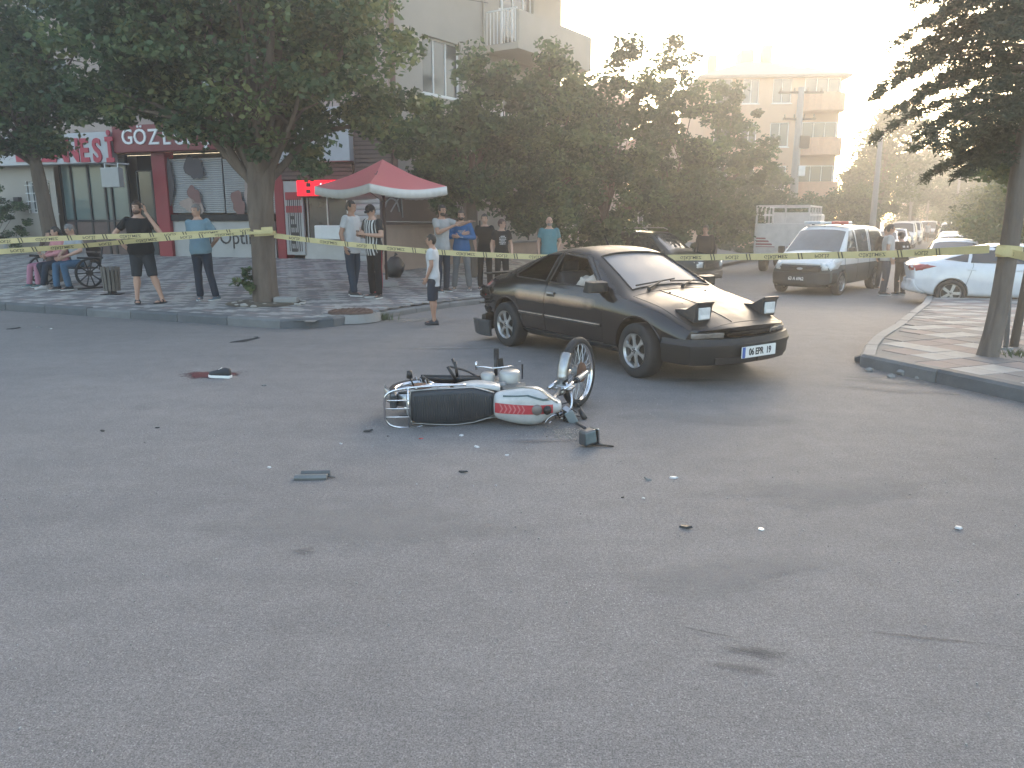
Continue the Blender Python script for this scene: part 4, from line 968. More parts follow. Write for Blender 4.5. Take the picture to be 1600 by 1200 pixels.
for poly, h0, h1, pl in ((WS_FR, -1.2, 1.2, 'XZ'), (WS_RR, -1.2, 1.2, 'XZ'), (WSH, .80, 2, 'XY'), (RW, .80, 2, 'XY')): shell = boolean(shell, prism_mesh(poly, h0, h1, pl), 'DIFFERENCE')
for x in (1.25, -1.25):
    for s_ in (-1, 1): shell = boolean(shell, cyl(.335, s_ * .52, s_ * .95, x, .31), 'DIFFERENCE')
DOORF = [(.68, .30), (.70, .80), (.64, .872), (.17, 1.225), (-.385, 1.262), (-.40, .30)]
DOORR = [(-.41, .30), (-.395, 1.262), (-.72, 1.235), (-1.20, .96), (-1.16, .80), (-1.02, .68), (-.88, .46), (-.86, .30)]
grow = lambda poly, g: [(x + (g if x > sum(p[0] for p in poly) / len(poly) else -g), z + (g if z > .7 else -g)) for x, z in poly]
doors = []
for s_ in (-1, 1):
    for nm, poly in (('front_door', DOORF), ('rear_door', DOORR)):
        if s_ == 1: continue
        y0, y1 = (-1.1, -.45)
        d_ = boolean(shell, prism_mesh(poly, y0, y1, 'XZ'), 'INTERSECT'); doors.append((nm, d_))
        shell = boolean(shell, prism_mesh([(x + (.006 if x > -.2 and nm == 'front_door' else (.006 if nm == 'rear_door' and x > -.5 else -.006)), z + (.006 if z > .7 else -.008)) for x, z in poly], y0, y1, 'XZ'), 'DIFFERENCE')
def smoothlink(name, me, mat, par, ang=35):
    me.materials.clear(); me.materials.append(mat)
    me.polygons.foreach_set('use_smooth', [True] * len(me.polygons)); me.set_sharp_from_angle(angle=math.radians(ang))
    o = bpy.data.objects.new(name, me); COL.objects.link(o); o.parent = par; return o
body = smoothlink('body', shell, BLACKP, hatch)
for nm, d_ in doors:
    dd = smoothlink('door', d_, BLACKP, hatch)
    hx, hz = (-.27, .765) if nm == 'front_door' else (-1.0, .79)
    if nm == 'front_door':
        p, n_ = surf(OB, hx, hz, 'Y', -1); b = MB(); b.box(p + n_ * .004, (.15, .02, .055)); ho = b.build('handle', PLASTIC, dd, bevel=.006)
        b = MB(); b.box(p + n_ * .016 + Vector((0, 0, .008)), (.12, .012, .022)); b.build('handle_grip', ALU, dd, bevel=.004)
    x0, x1 = (.66, -.385) if nm == 'front_door' else (-.425, -.95)
    link('rubbing_strip', patch(OB, [(x0, .475), (x1, .475), (x1, .515), (x0, .515)], 'Y', -1, .012, .12, .012), PLASTIC, dd)
    link('strip_trim', patch(OB, [(x0, .499), (x1, .499), (x1, .509), (x0, .509)], 'Y', -1, .0155, .12, .004), M('worn_trim', (.50, .40, .33), .5, var=.5, scale=7), dd)
# window glass, rubber and pillars
FROST = M('windscreen', (.13, .135, .145), .38, var=.05, spec=.5)    # opaque even grey, fairly rough
link('windscreen', patch(OB, [(.955, .62), (.955, -.62), (.255, -.505), (.255, .505)], 'Z', 1, -.012, .12), FROST, hatch)
link('rear_window', patch(OB, [(-.70, .48), (-.70, -.48), (-1.64, -.55), (-1.64, .55)], 'Z', 1, -.012, .12), TINT, hatch)
for s_ in (-1, 1):
    link('rear_side_window', patch(OB, WS_RR, 'Y', s_, -.015, .1), TINT, hatch)
    if s_ == 1: link('front_side_window', patch(OB, WS_FR, 'Y', s_, -.015, .1), TINT, hatch)
    for poly, nm in ((WS_FR, 'window_seal'), (WS_RR, 'window_seal')): line_on(OB, poly + [poly[0]], 'Y', s_, .002, .009).build(nm, PLASTIC, hatch)
line_on(OB, WSH + [WSH[0]], 'Z', 1, .002, .011).build('windscreen_seal', PLASTIC, hatch)
line_on(OB, [(1.05, .69), (1.75, .66), (2.0, .60), (2.0, 0), (2.0, -.60), (1.75, -.66), (1.05, -.69), (1.03, 0), (1.05, .69)], 'Z', 1, -.001, .0045).build('bonnet_gap', INK, hatch)
line_on(OB, [(1.04, -.30), (1.98, -.20)], 'Z', 1, .0, .006).build('bonnet_crease', BLACKP, hatch)
# wipers
for yb, dy in ((-.42, .52), (.10, .50)):
    p1, n1 = surf(OB, 1.0, yb, 'Z', 1); p2, n2 = surf(OB, .90, yb + dy * .55, 'Z', 1); p3, _ = surf(OB, .90, yb - .10, 'Z', 1); p4, _ = surf(OB, .86, yb + dy, 'Z', 1)
    b = MB(); b.tube([p1 + Vector((0, 0, .02)), p2 + Vector((0, 0, .03))], [.014, .008], 6); b.tube([p3 + Vector((0, 0, .018)), p4 + Vector((0, 0, .018))], .009, 5); b.lathe([(.001, .04), (.02, .035), (.022, 0)], p1, 'Z', 10); b.build('wiper', PLASTIC, hatch)
p1, _ = surf(OB, -.35, .15, 'Z', 1); b = MB(); b.tube([p1, p1 + Vector((-.05, 0, .06)), p1 + Vector((-.09, 0, .13))], [.012, .008, .004], 6); b.build('aerial', PLASTIC, hatch)
for y in (-.25, .3):
    p1, _ = surf(OB, 1.15, y, 'Z', 1); MB().ell(p1, (.014, .014, .012), 8, 5).build('washer_jet', PLASTIC, hatch)
# pop-up headlamps
HC = M('headlamp_cover', (.03, .03, .032), .35, var=.2, coat=.3)
for s_ in (-1, 1):
    yc = s_ * .50; zf = surf(OB, 1.86, yc, 'Z', 1)[0].z; zr_ = surf(OB, 1.50, yc, 'Z', 1)[0].z
    b = MB(); w = .118
    sec = [(1.56, surf(OB, 1.56, yc, 'Z', 1)[0].z - .002), (1.63, surf(OB, 1.63, yc, 'Z', 1)[0].z + .030), (1.73, zf + .118), (1.90, zf + .205), (1.915, zf + .195), (1.885, zf + .155), (1.86, zf - .01), (1.58, zr_ - .05)]
    L_ = [Vector((x, yc - w * (.72 + .28 * min(1, (x - 1.52) / .3)), z)) for x, z in sec]; R_ = [Vector((x, yc + w * (.72 + .28 * min(1, (x - 1.52) / .3)), z)) for x, z in sec]; b.loft([L_, R_])
    hl = b.build('headlamp', HC, hatch, bevel=.010)
    b = MB(); b.prism([(yc - w * .66, zf + .020), (yc + w * .66, zf + .020), (yc + w * .70, zf + .142), (yc - w * .70, zf + .142)], 1.872, 1.892, 'YZ'); b.build('lens', LENS, hl, bevel=.008)
    b = MB(); b.box((1.894, yc, zf + .050), (.006, w * 1.1, .036)); b.build('reflector', M('reflector_glow', (.85, .85, .84), .2, .3, var=.1), hl)
# bumpers, grille slit, turn signals
def wrap(z0, z1, off, name, mat, y0=-.74, y1=.74, th=.02, end=1, xs=None, par=None):
    me = patch(OB, [(y0, z0), (y1, z0), (y1, z1), (y0, z1)], 'X', end, off, .07, th); return link(name, me, mat, par or hatch)
def bowx(y, z): return 2.085 - .26 * (abs(y) / .835) ** 2.6 + .03 * (1 - ((z - .36) / .2) ** 2)
bp_ = [surf(OB, x, .40, 'Y', -1)[0] for x in (1.60, 1.68, 1.76, 1.84)] + [Vector((bowx(y, .36), y, .4)) for y in np.linspace(-.72, .72, 25)] + [surf(OB, x, .40, 'Y', 1)[0] for x in (1.84, 1.76, 1.68, 1.60)]
b = MB(); rings = []
for k, p in enumerate(bp_):
    t_ = (bp_[min(k + 1, len(bp_) - 1)] - bp_[max(k - 1, 0)]); t_.z = 0; t_.normalize(); n_ = Vector((t_.y, -t_.x, 0)); rings.append([Vector((p.x, p.y, z)) + n_ * o for z, o in ((.235, -.05), (.225, .0), (.26, .022), (.36, .030), (.392, .044), (.425, .044), (.436, .028), (.484, .012), (.486, -.05))])
b.loft(rings); fbm = b.build('front_bumper', PLASTIC, hatch, auto=40)
b = MB()
for z0_, z1_, y0_, y1_ in ((.235, .30, -.52, -.02), (.235, .30, .02, .52)):
    b.loft([[Vector((bowx(y, .27) + o, y, z)) for o, z in ((.03, z0_), (.042, z0_ + .004), (.048, z1_), (.03, z1_))] for y in np.linspace(y0_, y1_, 9)])
b.build('air_intake', INK, fbm)
wrap(.505, .545, .006, 'nose_slot', INK, -.30, .30, .006)
for s_ in (-1, 1):
    a, c = (.36, .70); wrap(.488, .54, .012, 'turn_signal', M('signal_lens', (.22, .19, .17), .2, var=.2, coat=.6), min(s_ * a, s_ * c), max(s_ * a, s_ * c), .015)
    link('sill_trim', patch(OB, [(-.90, .215), (.90, .215), (.90, .29), (-.90, .29)], 'Y', s_, .006, .12, .008), PLASTIC, hatch)
    # wheel arch lip
    for x in (1.25, -1.25):
        b = MB(); pts = [surf(OB, x + .345 * math.cos(a), .31 + .345 * math.sin(a), 'Y', s_)[0] for a in [PI * (i / 16) for i in range(17)]]; b.tube(pts, .009, 5); b.build('arch_lip', BLACKP, hatch)
pp_, _ = surf(OB, .14, .335, 'X', 1)
plate(hatch, (bowx(.0, .345) + .055, .01, .345), PI / 2 + .02, '06 EPR  19')
# tail: lamps, ragged rear panel, dislodged bumper
for s_ in (-1, 1):
    link('tail_lamp', patch(OB, [(s_ * .30, .60), (s_ * .70, .60), (s_ * .70, .74), (s_ * .30, .74)], 'X', -1, .01, .08, .015), REDL, hatch)
    link('tail_lamp_side', patch(OB, [(-1.78, .60), (-1.98, .60), (-1.98, .74), (-1.82, .74)], 'Y', s_, .008, .08, .012), REDL, hatch)
sp1 = MB(); sp1.loft([[Vector((-1.80, y, .905)), Vector((-1.78, y, .935)), Vector((-1.99, y, .945 - .03 * abs(y))), Vector((-2.0, y, .925 - .03 * abs(y)))] for y in (-.70, -.35, 0, .35, .70)]); sp1.build('spoiler', PLASTIC, hatch, bevel=.006)
rb_ = random.Random(6); b = MB()
for k in range(16):
    p, n_ = surf(OB, -1.66 - rb_.random() * .30, .40 + rb_.random() * .36, 'Y', -1); R_ = Matrix.Rotation(rb_.uniform(0, 3), 3, Vector((rb_.random(), 1, rb_.random())).normalized())
    b.box(p + n_ * rb_.uniform(.0, .03), (rb_.uniform(.05, .16), .012, rb_.uniform(.04, .12)), R_)
b.build('crumpled_rear_panel', M('torn_metal', (.03, .026, .024), .6, .4, var=.6, scale=9), hatch)
b = MB(); rings = []
for k in range(12):
    a = k / 11; y = -.78 + 1.50 * a; x = -2.02 + .18 * (abs(y) / .78) ** 3 - .06 * (1 - a); z = .10 + .20 * a; rings.append([Vector((x, y, z)), Vector((x - .05, y, z + .06)), Vector((x - .03, y, z + .25)), Vector((x + .07, y, z + .27)), Vector((x + .09, y, z + .02))])
b.loft(rings); b.build('rear_bumper', PLASTIC, hatch, bevel=.01)
b = MB(); b.loft([[Vector((-1.62 - .38 * t, -.84 - .05 * math.sin(t * 3), .08 + .02 * t)), Vector((-1.62 - .38 * t, -.87 - .05 * math.sin(t * 3), .30)), Vector((-1.62 - .38 * t, -.82 - .05 * math.sin(t * 3), .31)), Vector((-1.62 - .38 * t, -.80 - .05 * math.sin(t * 3), .09))] for t in (0, .25, .5, .75, 1)]); b.build('loose_bumper_end', M('grey_plastic', (.045, .047, .05), .5), hatch, bevel=.01)
# mirrors
for s_ in (-1, 1):
    b = MB(); p, _ = surf(OB, .60, .87, 'Y', s_)
    b.loft([[Vector((x, p.y + s_ * d_, z)) for x, z in ((.66 - .0 * d_, .855), (.70 + dx, .87), (.70 + dx, .97), (.60, .985), (.56, .86))] for d_, dx in ((-.01, 0), (.06, .02), (.20, .0), (.235, -.05))]); mo = b.build('wing_mirror', PLASTIC, hatch, bevel=.012)
    b = MB(); b.box((.553, p.y + s_ * .13, .92), (.008, .15, .09)); b.build('mirror_glass', ALU, mo)
wheel(hatch, 1.25, -.745, .292, .182, .19, 'star', steer=-.10); wheel(hatch, 1.25, .745, .292, .182, .19, 'star', steer=-.10)
wheel(hatch, -1.25, -.745, .292, .182, .19, 'star', lean=.04); wheel(hatch, -1.25, .745, .292, .182, .19, 'star')
# cabin: seats, dashboard, wheel, crumpled white airbag at the front window
for y in (-.36, .36):
    b = MB(); b.box((-.05, y, .46), (.50, .46, .16)); b.box((-.38, y, .74), (.14, .44, .56), Matrix.Rotation(-.25, 3, 'Y')); b.build('front_seat', SEAT, hatch, bevel=.04)
    b = MB(); b.box((-.50, y, 1.08), (.09, .26, .14)); b.build('headrest', SEAT, hatch, bevel=.03)
b = MB(); b.box((-1.0, 0, .46), (.45, 1.2, .16)); b.box((-1.25, 0, .70), (.14, 1.2, .45), Matrix.Rotation(-.3, 3, 'Y')); b.build('rear_seat', SEAT, hatch, bevel=.04)
b = MB(); b.box((.80, 0, .76), (.30, 1.36, .16)); b.build('dashboard', PLASTIC, hatch, bevel=.04)
b = MB(); b.tube([(.50 + .05 * math.sin(a), .36 + .18 * math.cos(a), .83 + .17 * math.sin(a)) for a in [2 * PI * i / 24 for i in range(25)]], .014, 6, cap=False); b.tube([(.72, .36, .74), (.5, .36, .83)], .03, 8); b.tube([(.5, .2, .83), (.5, .52, .83)], .014, 6); b.build('steering_wheel', PLASTIC, hatch)
b = MB(); b.ell((.20, -.50, .86), (.30, .17, .15), 30, 18); me = b.mesh('a', True)
for v in me.vertices:
    q = v.co * 9; v.co += Vector((noise.noise(q), noise.noise(q + Vector((5, 1, 2))), noise.noise(q * 1.3 + Vector((9, 4, 2))))) * .055
smoothlink('airbag', me, M('airbag_cloth', (.42, .37, .32), .9, var=.25, scale=12, bump=.6, bscale=18), hatch, 60)

# ---------------------------------------------------------------- simpler vehicle builder for the cars behind
def simple_car(name, label, cat, S, loc, rz, paint, ww, R=.31, rr=.2, style='five', axles=(1.3, -1.3), glass=(), gm=None, lamps=(), extra=None, group=None, lower=None, near=True, track=.74, w=.20):
    t = thing(name, label, cat, loc, rz, group)
    o_ = loftcar(S, S['top'][0][0] + .02, S['top'][-1][0], n=46 if near else 30); bv_ = bvh(o_); sh = o_
    for x in axles:
        for s_ in (-1, 1): sh = boolean(sh, cyl(R * 1.12, s_ * (track - .22), s_ * 1.1, x, R, 28), 'DIFFERENCE')
    if lower:
        top = boolean(sh, prism_mesh([(-4, lower[0]), (4, lower[0]), (4, 4), (-4, 4)], -2, 2, 'XZ'), 'INTERSECT'); bot = boolean(sh, prism_mesh([(-4, -1), (4, -1), (4, lower[0]), (-4, lower[0])], -2, 2, 'XZ'), 'INTERSECT')
        smoothlink('body', top, paint, t); smoothlink('lower_body', bot, lower[1], t)
    else: smoothlink('body', sh, paint, t)
    for nm, ax, side, poly in glass:
        link(nm, patch(bv_, poly, ax, side, .006, .14), gm or DGLASS, t)
    for nm, ax, side, poly, mt in lamps: link(nm, patch(bv_, poly, ax, side, .012, .12, .014), mt, t)
    for x in axles:
        for s_ in (-1, 1): wheel(t, x, s_ * track, R, rr, w, style)
    if extra: extra(t, bv_)
    return t
def sides(nm, poly): return [(nm, 'Y', s_, poly) for s_ in (-1, 1)]
WPAINT = M('white_car_paint', (.62, .63, .65), .25, var=.05, coat=.6)
VANW = M('van_white', (.60, .60, .58), .35, var=.08, coat=.3)
GREEN = M('police_dark_green', (.022, .042, .050), .4, var=.2, coat=.2)
DGREEN = M('dark_green_paint', (.010, .020, .020), .3, var=.2, coat=.4)
SILV = M('silver_paint', (.38, .39, .40), .3, .4, var=.05, coat=.4)
# white saloon cut by the right edge
SW = dict(W=1.78, top=[(-2.25, .92), (-2.18, 1.02), (-1.9, 1.08), (-1.55, 1.14), (-1.0, 1.33), (-.5, 1.44), (0, 1.46), (.35, 1.42), (.8, 1.25), (1.25, 1.02), (1.7, .93), (2.1, .80), (2.2, .7)],
    zb=[(-2.25, .34), (-1.8, .24), (1.7, .22), (2.2, .26)], belt=[(-2.25, .88), (-1.8, .98), (-1, .99), (0, .95), (1.2, .90), (1.7, .82), (2.2, .62)],
    wb=[(-2.25, .68), (-1.8, .80), (-1, .84), (1, .83), (2.2, .66)], wm=[(-2.25, .72), (-1.8, .86), (1.3, .89), (2.2, .74)], ws=[(-2.25, .70), (-1.8, .83), (1.5, .83), (2.2, .7)], zm=[(-2.25, .62), (2.2, .52)],
    wt=[(-2.25, .55), (-1.7, .62), (-.9, .57), (0, .56), (.5, .58), (1.2, .66), (2.2, .55)], drop=[(-2.25, .03), (-1, .06), (.3, .06), (2.2, .05)], nose=.3, tail=.26)
wb_ = gr(1470, 479); wrz = math.atan2(-.36, .93); hv_ = Vector((math.cos(wrz), math.sin(wrz))); cen = wb_.xy + Vector((.18, 0)) + hv_ * 1.32 + Vector((-hv_.y, hv_.x)) * .80
def wextra(t, bv_):
    for poly in ([(.95, .35), (1.0, .96), (.35, 1.40)], [(-.15, .30), (-.12, 1.42)], [(-1.05, .45), (-.92, .95), (-.95, 1.28)]): line_on(bv_, poly, 'Y', -1, .001, .004).build('door_gap', INK, t)
    for x in (-.02, -.95): p, n_ = surf(bv_, x, .86, 'Y', -1); MB().box(p + n_ * .012, (.17, .02, .03)).build('door_handle', WPAINT, t, bevel=.006)
    link('rear_bumper', patch(bv_, [(-.72, .30), (.72, .30), (.72, .60), (-.72, .60)], 'X', -1, .02, .1, .02), WPAINT, t)
    p, n_ = surf(bv_, 0, .45, 'X', -1); plate(t, p + Vector((-.04, 0, 0)), -PI / 2, '06 BD 417') if False else None
    p, _ = surf(bv_, .8, .95, 'Y', -1); MB().ell(p + Vector((0, -.12, .03)), (.07, .11, .07), 12, 8).build('wing_mirror', WPAINT, t, smooth=True)
simple_car('white_saloon', 'large white car with red tail lamp, nose hidden behind the taped conifer at the right', 'car', SW, (cen.x, cen.y, road_z(cen.x, cen.y)), wrz, WPAINT, 0, R=.315, rr=.215, style='five', axles=(1.32, -1.32), track=.77,
    glass=sides('side_window', [(.75, 1.0), (.30, 1.34), (-.10, 1.38), (-.12, 1.0)]) + sides('side_window', [(-.18, 1.0), (-.16, 1.38), (-.6, 1.36), (-.92, 1.26), (-.98, 1.01)]) + sides('quarter_window', [(-1.04, 1.02), (-1.0, 1.22), (-1.5, 1.07)]) + [('rear_window', 'Z', 1, [(-.95, .5), (-.95, -.5), (-1.62, -.56), (-1.62, .56)]), ('windscreen', 'Z', 1, [(1.15, .6), (1.15, -.6), (.5, -.5), (.5, .5)])],
    lamps=[('tail_lamp', 'X', -1, [(s_ * .44, .80), (s_ * .74, .82), (s_ * .74, .95), (s_ * .44, .90)], REDL) for s_ in (-1, 1)] + [('tail_lamp_side', 'Y', s_, [(-1.66, .92), (-2.06, .80), (-2.14, .84), (-2.10, .97)], REDL) for s_ in (-1, 1)], extra=wextra)
# police van
SV = dict(W=1.80, smooth=.05, top=[(-2.1, 1.70), (-2.06, 1.76), (-1.8, 1.81), (-.5, 1.84), (.45, 1.81), (.62, 1.74), (1.36, 1.14), (1.46, 1.10), (1.9, .98), (2.08, .86)],
    zb=[(-2.1, .30), (-1.7, .26), (1.7, .24), (2.08, .26)], belt=[(-2.1, 1.08), (0, 1.06), (1.3, 1.03), (1.5, 1.0), (2.08, .74)],
    wb=[(-2.1, .84), (1.2, .86), (2.08, .72)], wm=[(-2.1, .86), (1.5, .89), (2.08, .80)], ws=[(-2.1, .84), (1.6, .86), (2.08, .78)], zm=[(-2.1, .62), (2.08, .55)],
    wt=[(-2.1, .70), (.5, .68), (1.3, .76), (1.5, .78), (2.08, .66)], drop=[(-2.1, .07), (.5, .06), (1.5, .06), (2.08, .05)], nose=.20, tail=.05)
va, vr = gr(1312, 461), gr(1362, 451); vh = (va - vr).xy.normalized(); vc = va.xy - vh * 1.35 - Vector((-vh.y, vh.x)) * .84
def vextra(t, bv_):
    link('front_bumper', patch(bv_, [(-.82, .26), (.82, .26), (.82, .60), (-.82, .60)], 'X', 1, .05, .1, .04), PLASTIC, t)
    gl_ = link('grille', patch(bv_, [(-.50, .62), (.50, .62), (.56, .76), (-.56, .76)], 'X', 1, .02, .1, .02), PLASTIC, t)
    p, _ = surf(bv_, 0, .70, 'X', 1); b = MB(); b.ell((p.x + .035, 0, .70), (.012, .085, .035), 14, 6); b.build('oval_badge', ALU, gl_)
    for y, w_ in ((.0, .9), ): 
        for z in (.655, .69, .725): MB().box((p.x + .028, 0, z), (.012, .96, .008)).build('grille_bar', M('grey_plastic', (.045, .047, .05), .5), gl_)
    p, _ = surf(bv_, 0, .44, 'X', 1); plate(t, (p.x + .09, -.05, .44), PI / 2, '63 A 6962', black=True, sz=.12, w=.56, h=.13)
    lb = MB().box((.35, 0, 1.885), (.28, 1.24, .06)).build('light_bar', WHITE, t, bevel=.02)
    MB().box((.35, .38, 1.885), (.30, .46, .085)).build('red_beacon', M('beacon_red', (.55, .10, .08), .3, coat=.5), lb, bevel=.02); MB().box((.35, -.38, 1.885), (.30, .46, .085)).build('blue_beacon', M('beacon_pale', (.42, .46, .50), .3, coat=.5), lb, bevel=.02)
    for y in (-.4, .4): MB().box((.35, y, 1.845), (.06, .06, .05)).build('bar_foot', PLASTIC, lb)
    p, _ = surf(bv_, .55, 0, 'Z', 1); b = MB(); b.tube([p, p + Vector((-.08, 0, .12))], .006, 5); b.build('aerial', PLASTIC, t)
    for s_ in (-1, 1):
        p, _ = surf(bv_, 1.08, 1.12, 'Y', s_); MB().box(p + Vector((0, s_ * .14, .03)), (.10, .18, .20)).build('wing_mirror', PLASTIC, t, bevel=.03)
        line_on(bv_, [(1.25, .35), (1.22, 1.02)], 'Y', s_, .001, .006).build('door_gap', INK, t); line_on(bv_, [(.25, .35), (.22, 1.70)], 'Y', s_, .001, .006).build('door_gap', INK, t); line_on(bv_, [(-.75, .35), (-.75, 1.70)], 'Y', s_, .001, .006).build('door_gap', INK, t)
        p, _ = surf(bv_, .36, .95, 'Y', s_); MB().box(p + Vector((0, s_ * .012, 0)), (.15, .02, .04)).build('door_handle', PLASTIC, t)
        if s_ == 1: textobj('POL\u0130S', .20, WHITE, t, (.75, p.y + .02, .72), rot=(PI / 2, 0, PI), depth=.001) if False else None
vsc = 1.0
simple_car('police_van', 'white and dark green police van with a red beacon on its roof bar', 'van', SV, (vc.x, vc.y, road_z(vc.x, vc.y)), math.atan2(vh.y, vh.x), VANW, 0, R=.315, rr=.20, style='seven', axles=(1.35, -1.35), track=.77, lower=(.80, GREEN),
    gm=M('van_glass', (.075, .09, .095), .07, var=.35, scale=1.4, spec=.9),
    glass=[('windscreen', 'Z', 1, [(1.34, .72), (1.34, -.72), (.66, -.62), (.66, .62)]), ('rear_window', 'X', -1, [(-.55, 1.15), (.55, 1.15), (.5, 1.6), (-.5, 1.6)])] + sides('front_side_window', [(1.10, 1.09), (.60, 1.66), (.32, 1.70), (.30, 1.09)]) + sides('slide_door_window', [(.20, 1.09), (.22, 1.70), (-.65, 1.71), (-.65, 1.09)]) + sides('rear_side_window', [(-.85, 1.09), (-.85, 1.71), (-1.85, 1.68), (-1.85, 1.09)]),
    lamps=[('headlamp', 'X', 1, [(s_ * .56, .66), (s_ * .82, .70), (s_ * .84, .90), (s_ * .50, .84)], LENS) for s_ in (-1, 1)] + [('headlamp_side', 'Y', s_, [(1.62, .76), (1.95, .66), (2.0, .82), (1.68, .96)], LENS) for s_ in (-1, 1)], extra=vextra)
# dark green car with the person in front, beyond the black hatchback
SUV = dict(W=1.75, top=[(-2.0, 1.2), (-1.95, 1.45), (-1.7, 1.60), (-.5, 1.66), (.3, 1.62), (.9, 1.18), (1.05, 1.08), (1.7, 1.02), (1.95, .90)], zb=[(-2, .38), (1.95, .34)], belt=[(-2, 1.0), (1, 1.0), (1.95, .82)], wb=[(-2, .80), (1.95, .74)], wm=[(-2, .84), (1.5, .86), (1.95, .78)], ws=[(-2, .80), (1.95, .76)], zm=[(-2, .66), (1.95, .6)],
    wt=[(-2, .62), (.3, .62), (1.95, .66)], drop=[(-2, .06), (1.95, .05)], nose=.12, tail=.08)
def sextra(t, bv_):
    link('bumper', patch(bv_, [(-.78, .36), (.78, .36), (.78, .54), (-.78, .54)], 'X', 1, .04, .1, .03), PLASTIC, t)
    link('grille', patch(bv_, [(-.42, .62), (.42, .62), (.42, .78), (-.42, .78)], 'X', 1, .01, .1, .01), PLASTIC, t)
    for s_ in (-1, 1): p, _ = surf(bv_, .8, 1.05, 'Y', s_); MB().box(p + Vector((0, s_ * .1, .02)), (.1, .16, .13)).build('wing_mirror', PLASTIC, t, bevel=.03)
    b = MB()
    for y in (-.56, .56): b.tube([(-1.5, y, 1.68), (-1.3, y, 1.72), (0, y, 1.73), (.15, y, 1.68)], .016, 6)
    b.build('roof_rails', ALU, t)
sp_ = gr(1056, 449); sc_ = at(1018, 440, 23.2)
simple_car('offroad_car', 'dark green off-road car parked in the shade beyond the black hatchback roof', 'car', SUV, (sc_.x, sc_.y, road_z(sc_.x, sc_.y)), math.radians(-42), DGREEN, 0, R=.35, rr=.2, style='seven', axles=(1.2, -1.2), track=.74,
    glass=[('windscreen', 'Z', 1, [(.92, .62), (.92, -.62), (.36, -.55), (.36, .55)])] + sides('front_side_window', [(.75, 1.05), (.30, 1.52), (-.2, 1.54), (-.2, 1.05)]) + sides('rear_side_window', [(-.28, 1.05), (-.28, 1.54), (-1.0, 1.54), (-1.0, 1.05)]) + sides('boot_side_window', [(-1.1, 1.05), (-1.1, 1.53), (-1.75, 1.45), (-1.8, 1.05)]),
    lamps=[('headlamp', 'X', 1, [(s_ * .50, .66), (s_ * .74, .66), (s_ * .74, .82), (s_ * .50, .82)], LENS) for s_ in (-1, 1)], extra=sextra)
# parked cars up the street
PK = 'parked cars along the side street'
SCAR = dict(W=1.72, top=[(-2.0, .90), (-1.95, 1.0), (-1.75, 1.1), (-1.2, 1.36), (-.3, 1.45), (.2, 1.42), (.95, 1.0), (1.1, .95), (1.8, .82), (2.0, .7)], zb=[(-2, .26), (2, .24)], belt=[(-2, .86), (-1, .95), (1, .9), (2, .66)], wb=[(-2, .76), (0, .80), (2, .68)], wm=[(-2, .80), (0, .85), (2, .74)], ws=[(-2, .78), (2, .72)], zm=[(-2, .6), (2, .52)],
    wt=[(-2, .62), (-1, .58), (.3, .56), (1, .68), (2, .6)], drop=[(-2, .05), (2, .05)], nose=.2, tail=.1)
CG = [('windscreen', 'Z', 1, [(.92, .62), (.92, -.62), (.32, -.52), (.32, .52)]), ('rear_window', 'Z', 1, [(-1.22, .5), (-1.22, -.5), (-1.72, -.56), (-1.72, .56)])] + sides('front_side_window', [(.62, .98), (.15, 1.34), (-.3, 1.36), (-.3, .98)]) + sides('rear_side_window', [(-.38, .98), (-.38, 1.36), (-1.0, 1.30), (-1.35, 1.0)])
CL = [('headlamp', 'X', 1, [(s_ * .45, .58), (s_ * .72, .58), (s_ * .72, .70), (s_ * .45, .70)], LENS) for s_ in (-1, 1)] + [('tail_lamp', 'X', -1, [(s_ * .5, .72), (s_ * .76, .72), (s_ * .74, .95), (s_ * .55, .95)], REDL) for s_ in (-1, 1)] + [('front_bumper', 'X', 1, [(-.7, .28), (.7, .28), (.7, .5), (-.7, .5)], PLASTIC)]
def parked(px, Y, paint, label, rz, name='parked_car', S=SCAR, g=CG, l_=CL, cat='car'):
    p = at(px, 342, Y); return simple_car(name, label, cat, S, (p.x, p.y, road_z(p.x, p.y)), rz, paint, 0, axles=(1.22, -1.22), R=.30, rr=.19, track=.72, glass=g, lamps=l_, group=PK, near=False)
SA = math.atan2(.87, .493); TOW = SA + PI
parked(1497, 22.5, WPAINT, 'white car parked facing the camera right behind the large white car', TOW)
parked(1497, 29, SILV, 'pale silver car second in the right hand row', TOW)
parked(1493, 36, WPAINT, 'white car third in the right hand row', TOW)
VS = SV; VG = [('windscreen', 'Z', 1, [(1.34, .72), (1.34, -.72), (.66, -.62), (.66, .62)])] + sides('side_window', [(1.10, 1.09), (.60, 1.66), (.32, 1.70), (.30, 1.09)]) + [('rear_window', 'X', -1, [(-.55, 1.15), (.55, 1.15), (.5, 1.6), (-.5, 1.6)])]
VL = [('headlamp', 'X', 1, [(s_ * .56, .66), (s_ * .82, .70), (s_ * .84, .90), (s_ * .50, .84)], LENS) for s_ in (-1, 1)] + [('front_bumper', 'X', 1, [(-.8, .26), (.8, .26), (.8, .6), (-.8, .6)], PLASTIC)]
parked(1494, 43, M('cream_paint', (.58, .55, .50), .35, coat=.3), 'cream van with a red stripe on its roof, fourth in the right hand row', TOW, 'parked_van', VS, VG, VL, 'van')
parked(1492, 52, SILV, 'grey car at the far end of the right hand row', TOW)
parked(1385, 40, SILV, 'silver car parked on the left of the street behind the officers', TOW)
parked(1402, 47, WPAINT, 'white car on the left of the street, second behind the officers', TOW)
parked(1413, 55, VANW, 'white van on the left of the street just past the walkers', TOW, 'parked_van', VS, VG, VL, 'van')
parked(1425, 63, VANW, 'tall pale box van farther up on the left of the street', TOW, 'parked_van', VS, VG, VL, 'van')
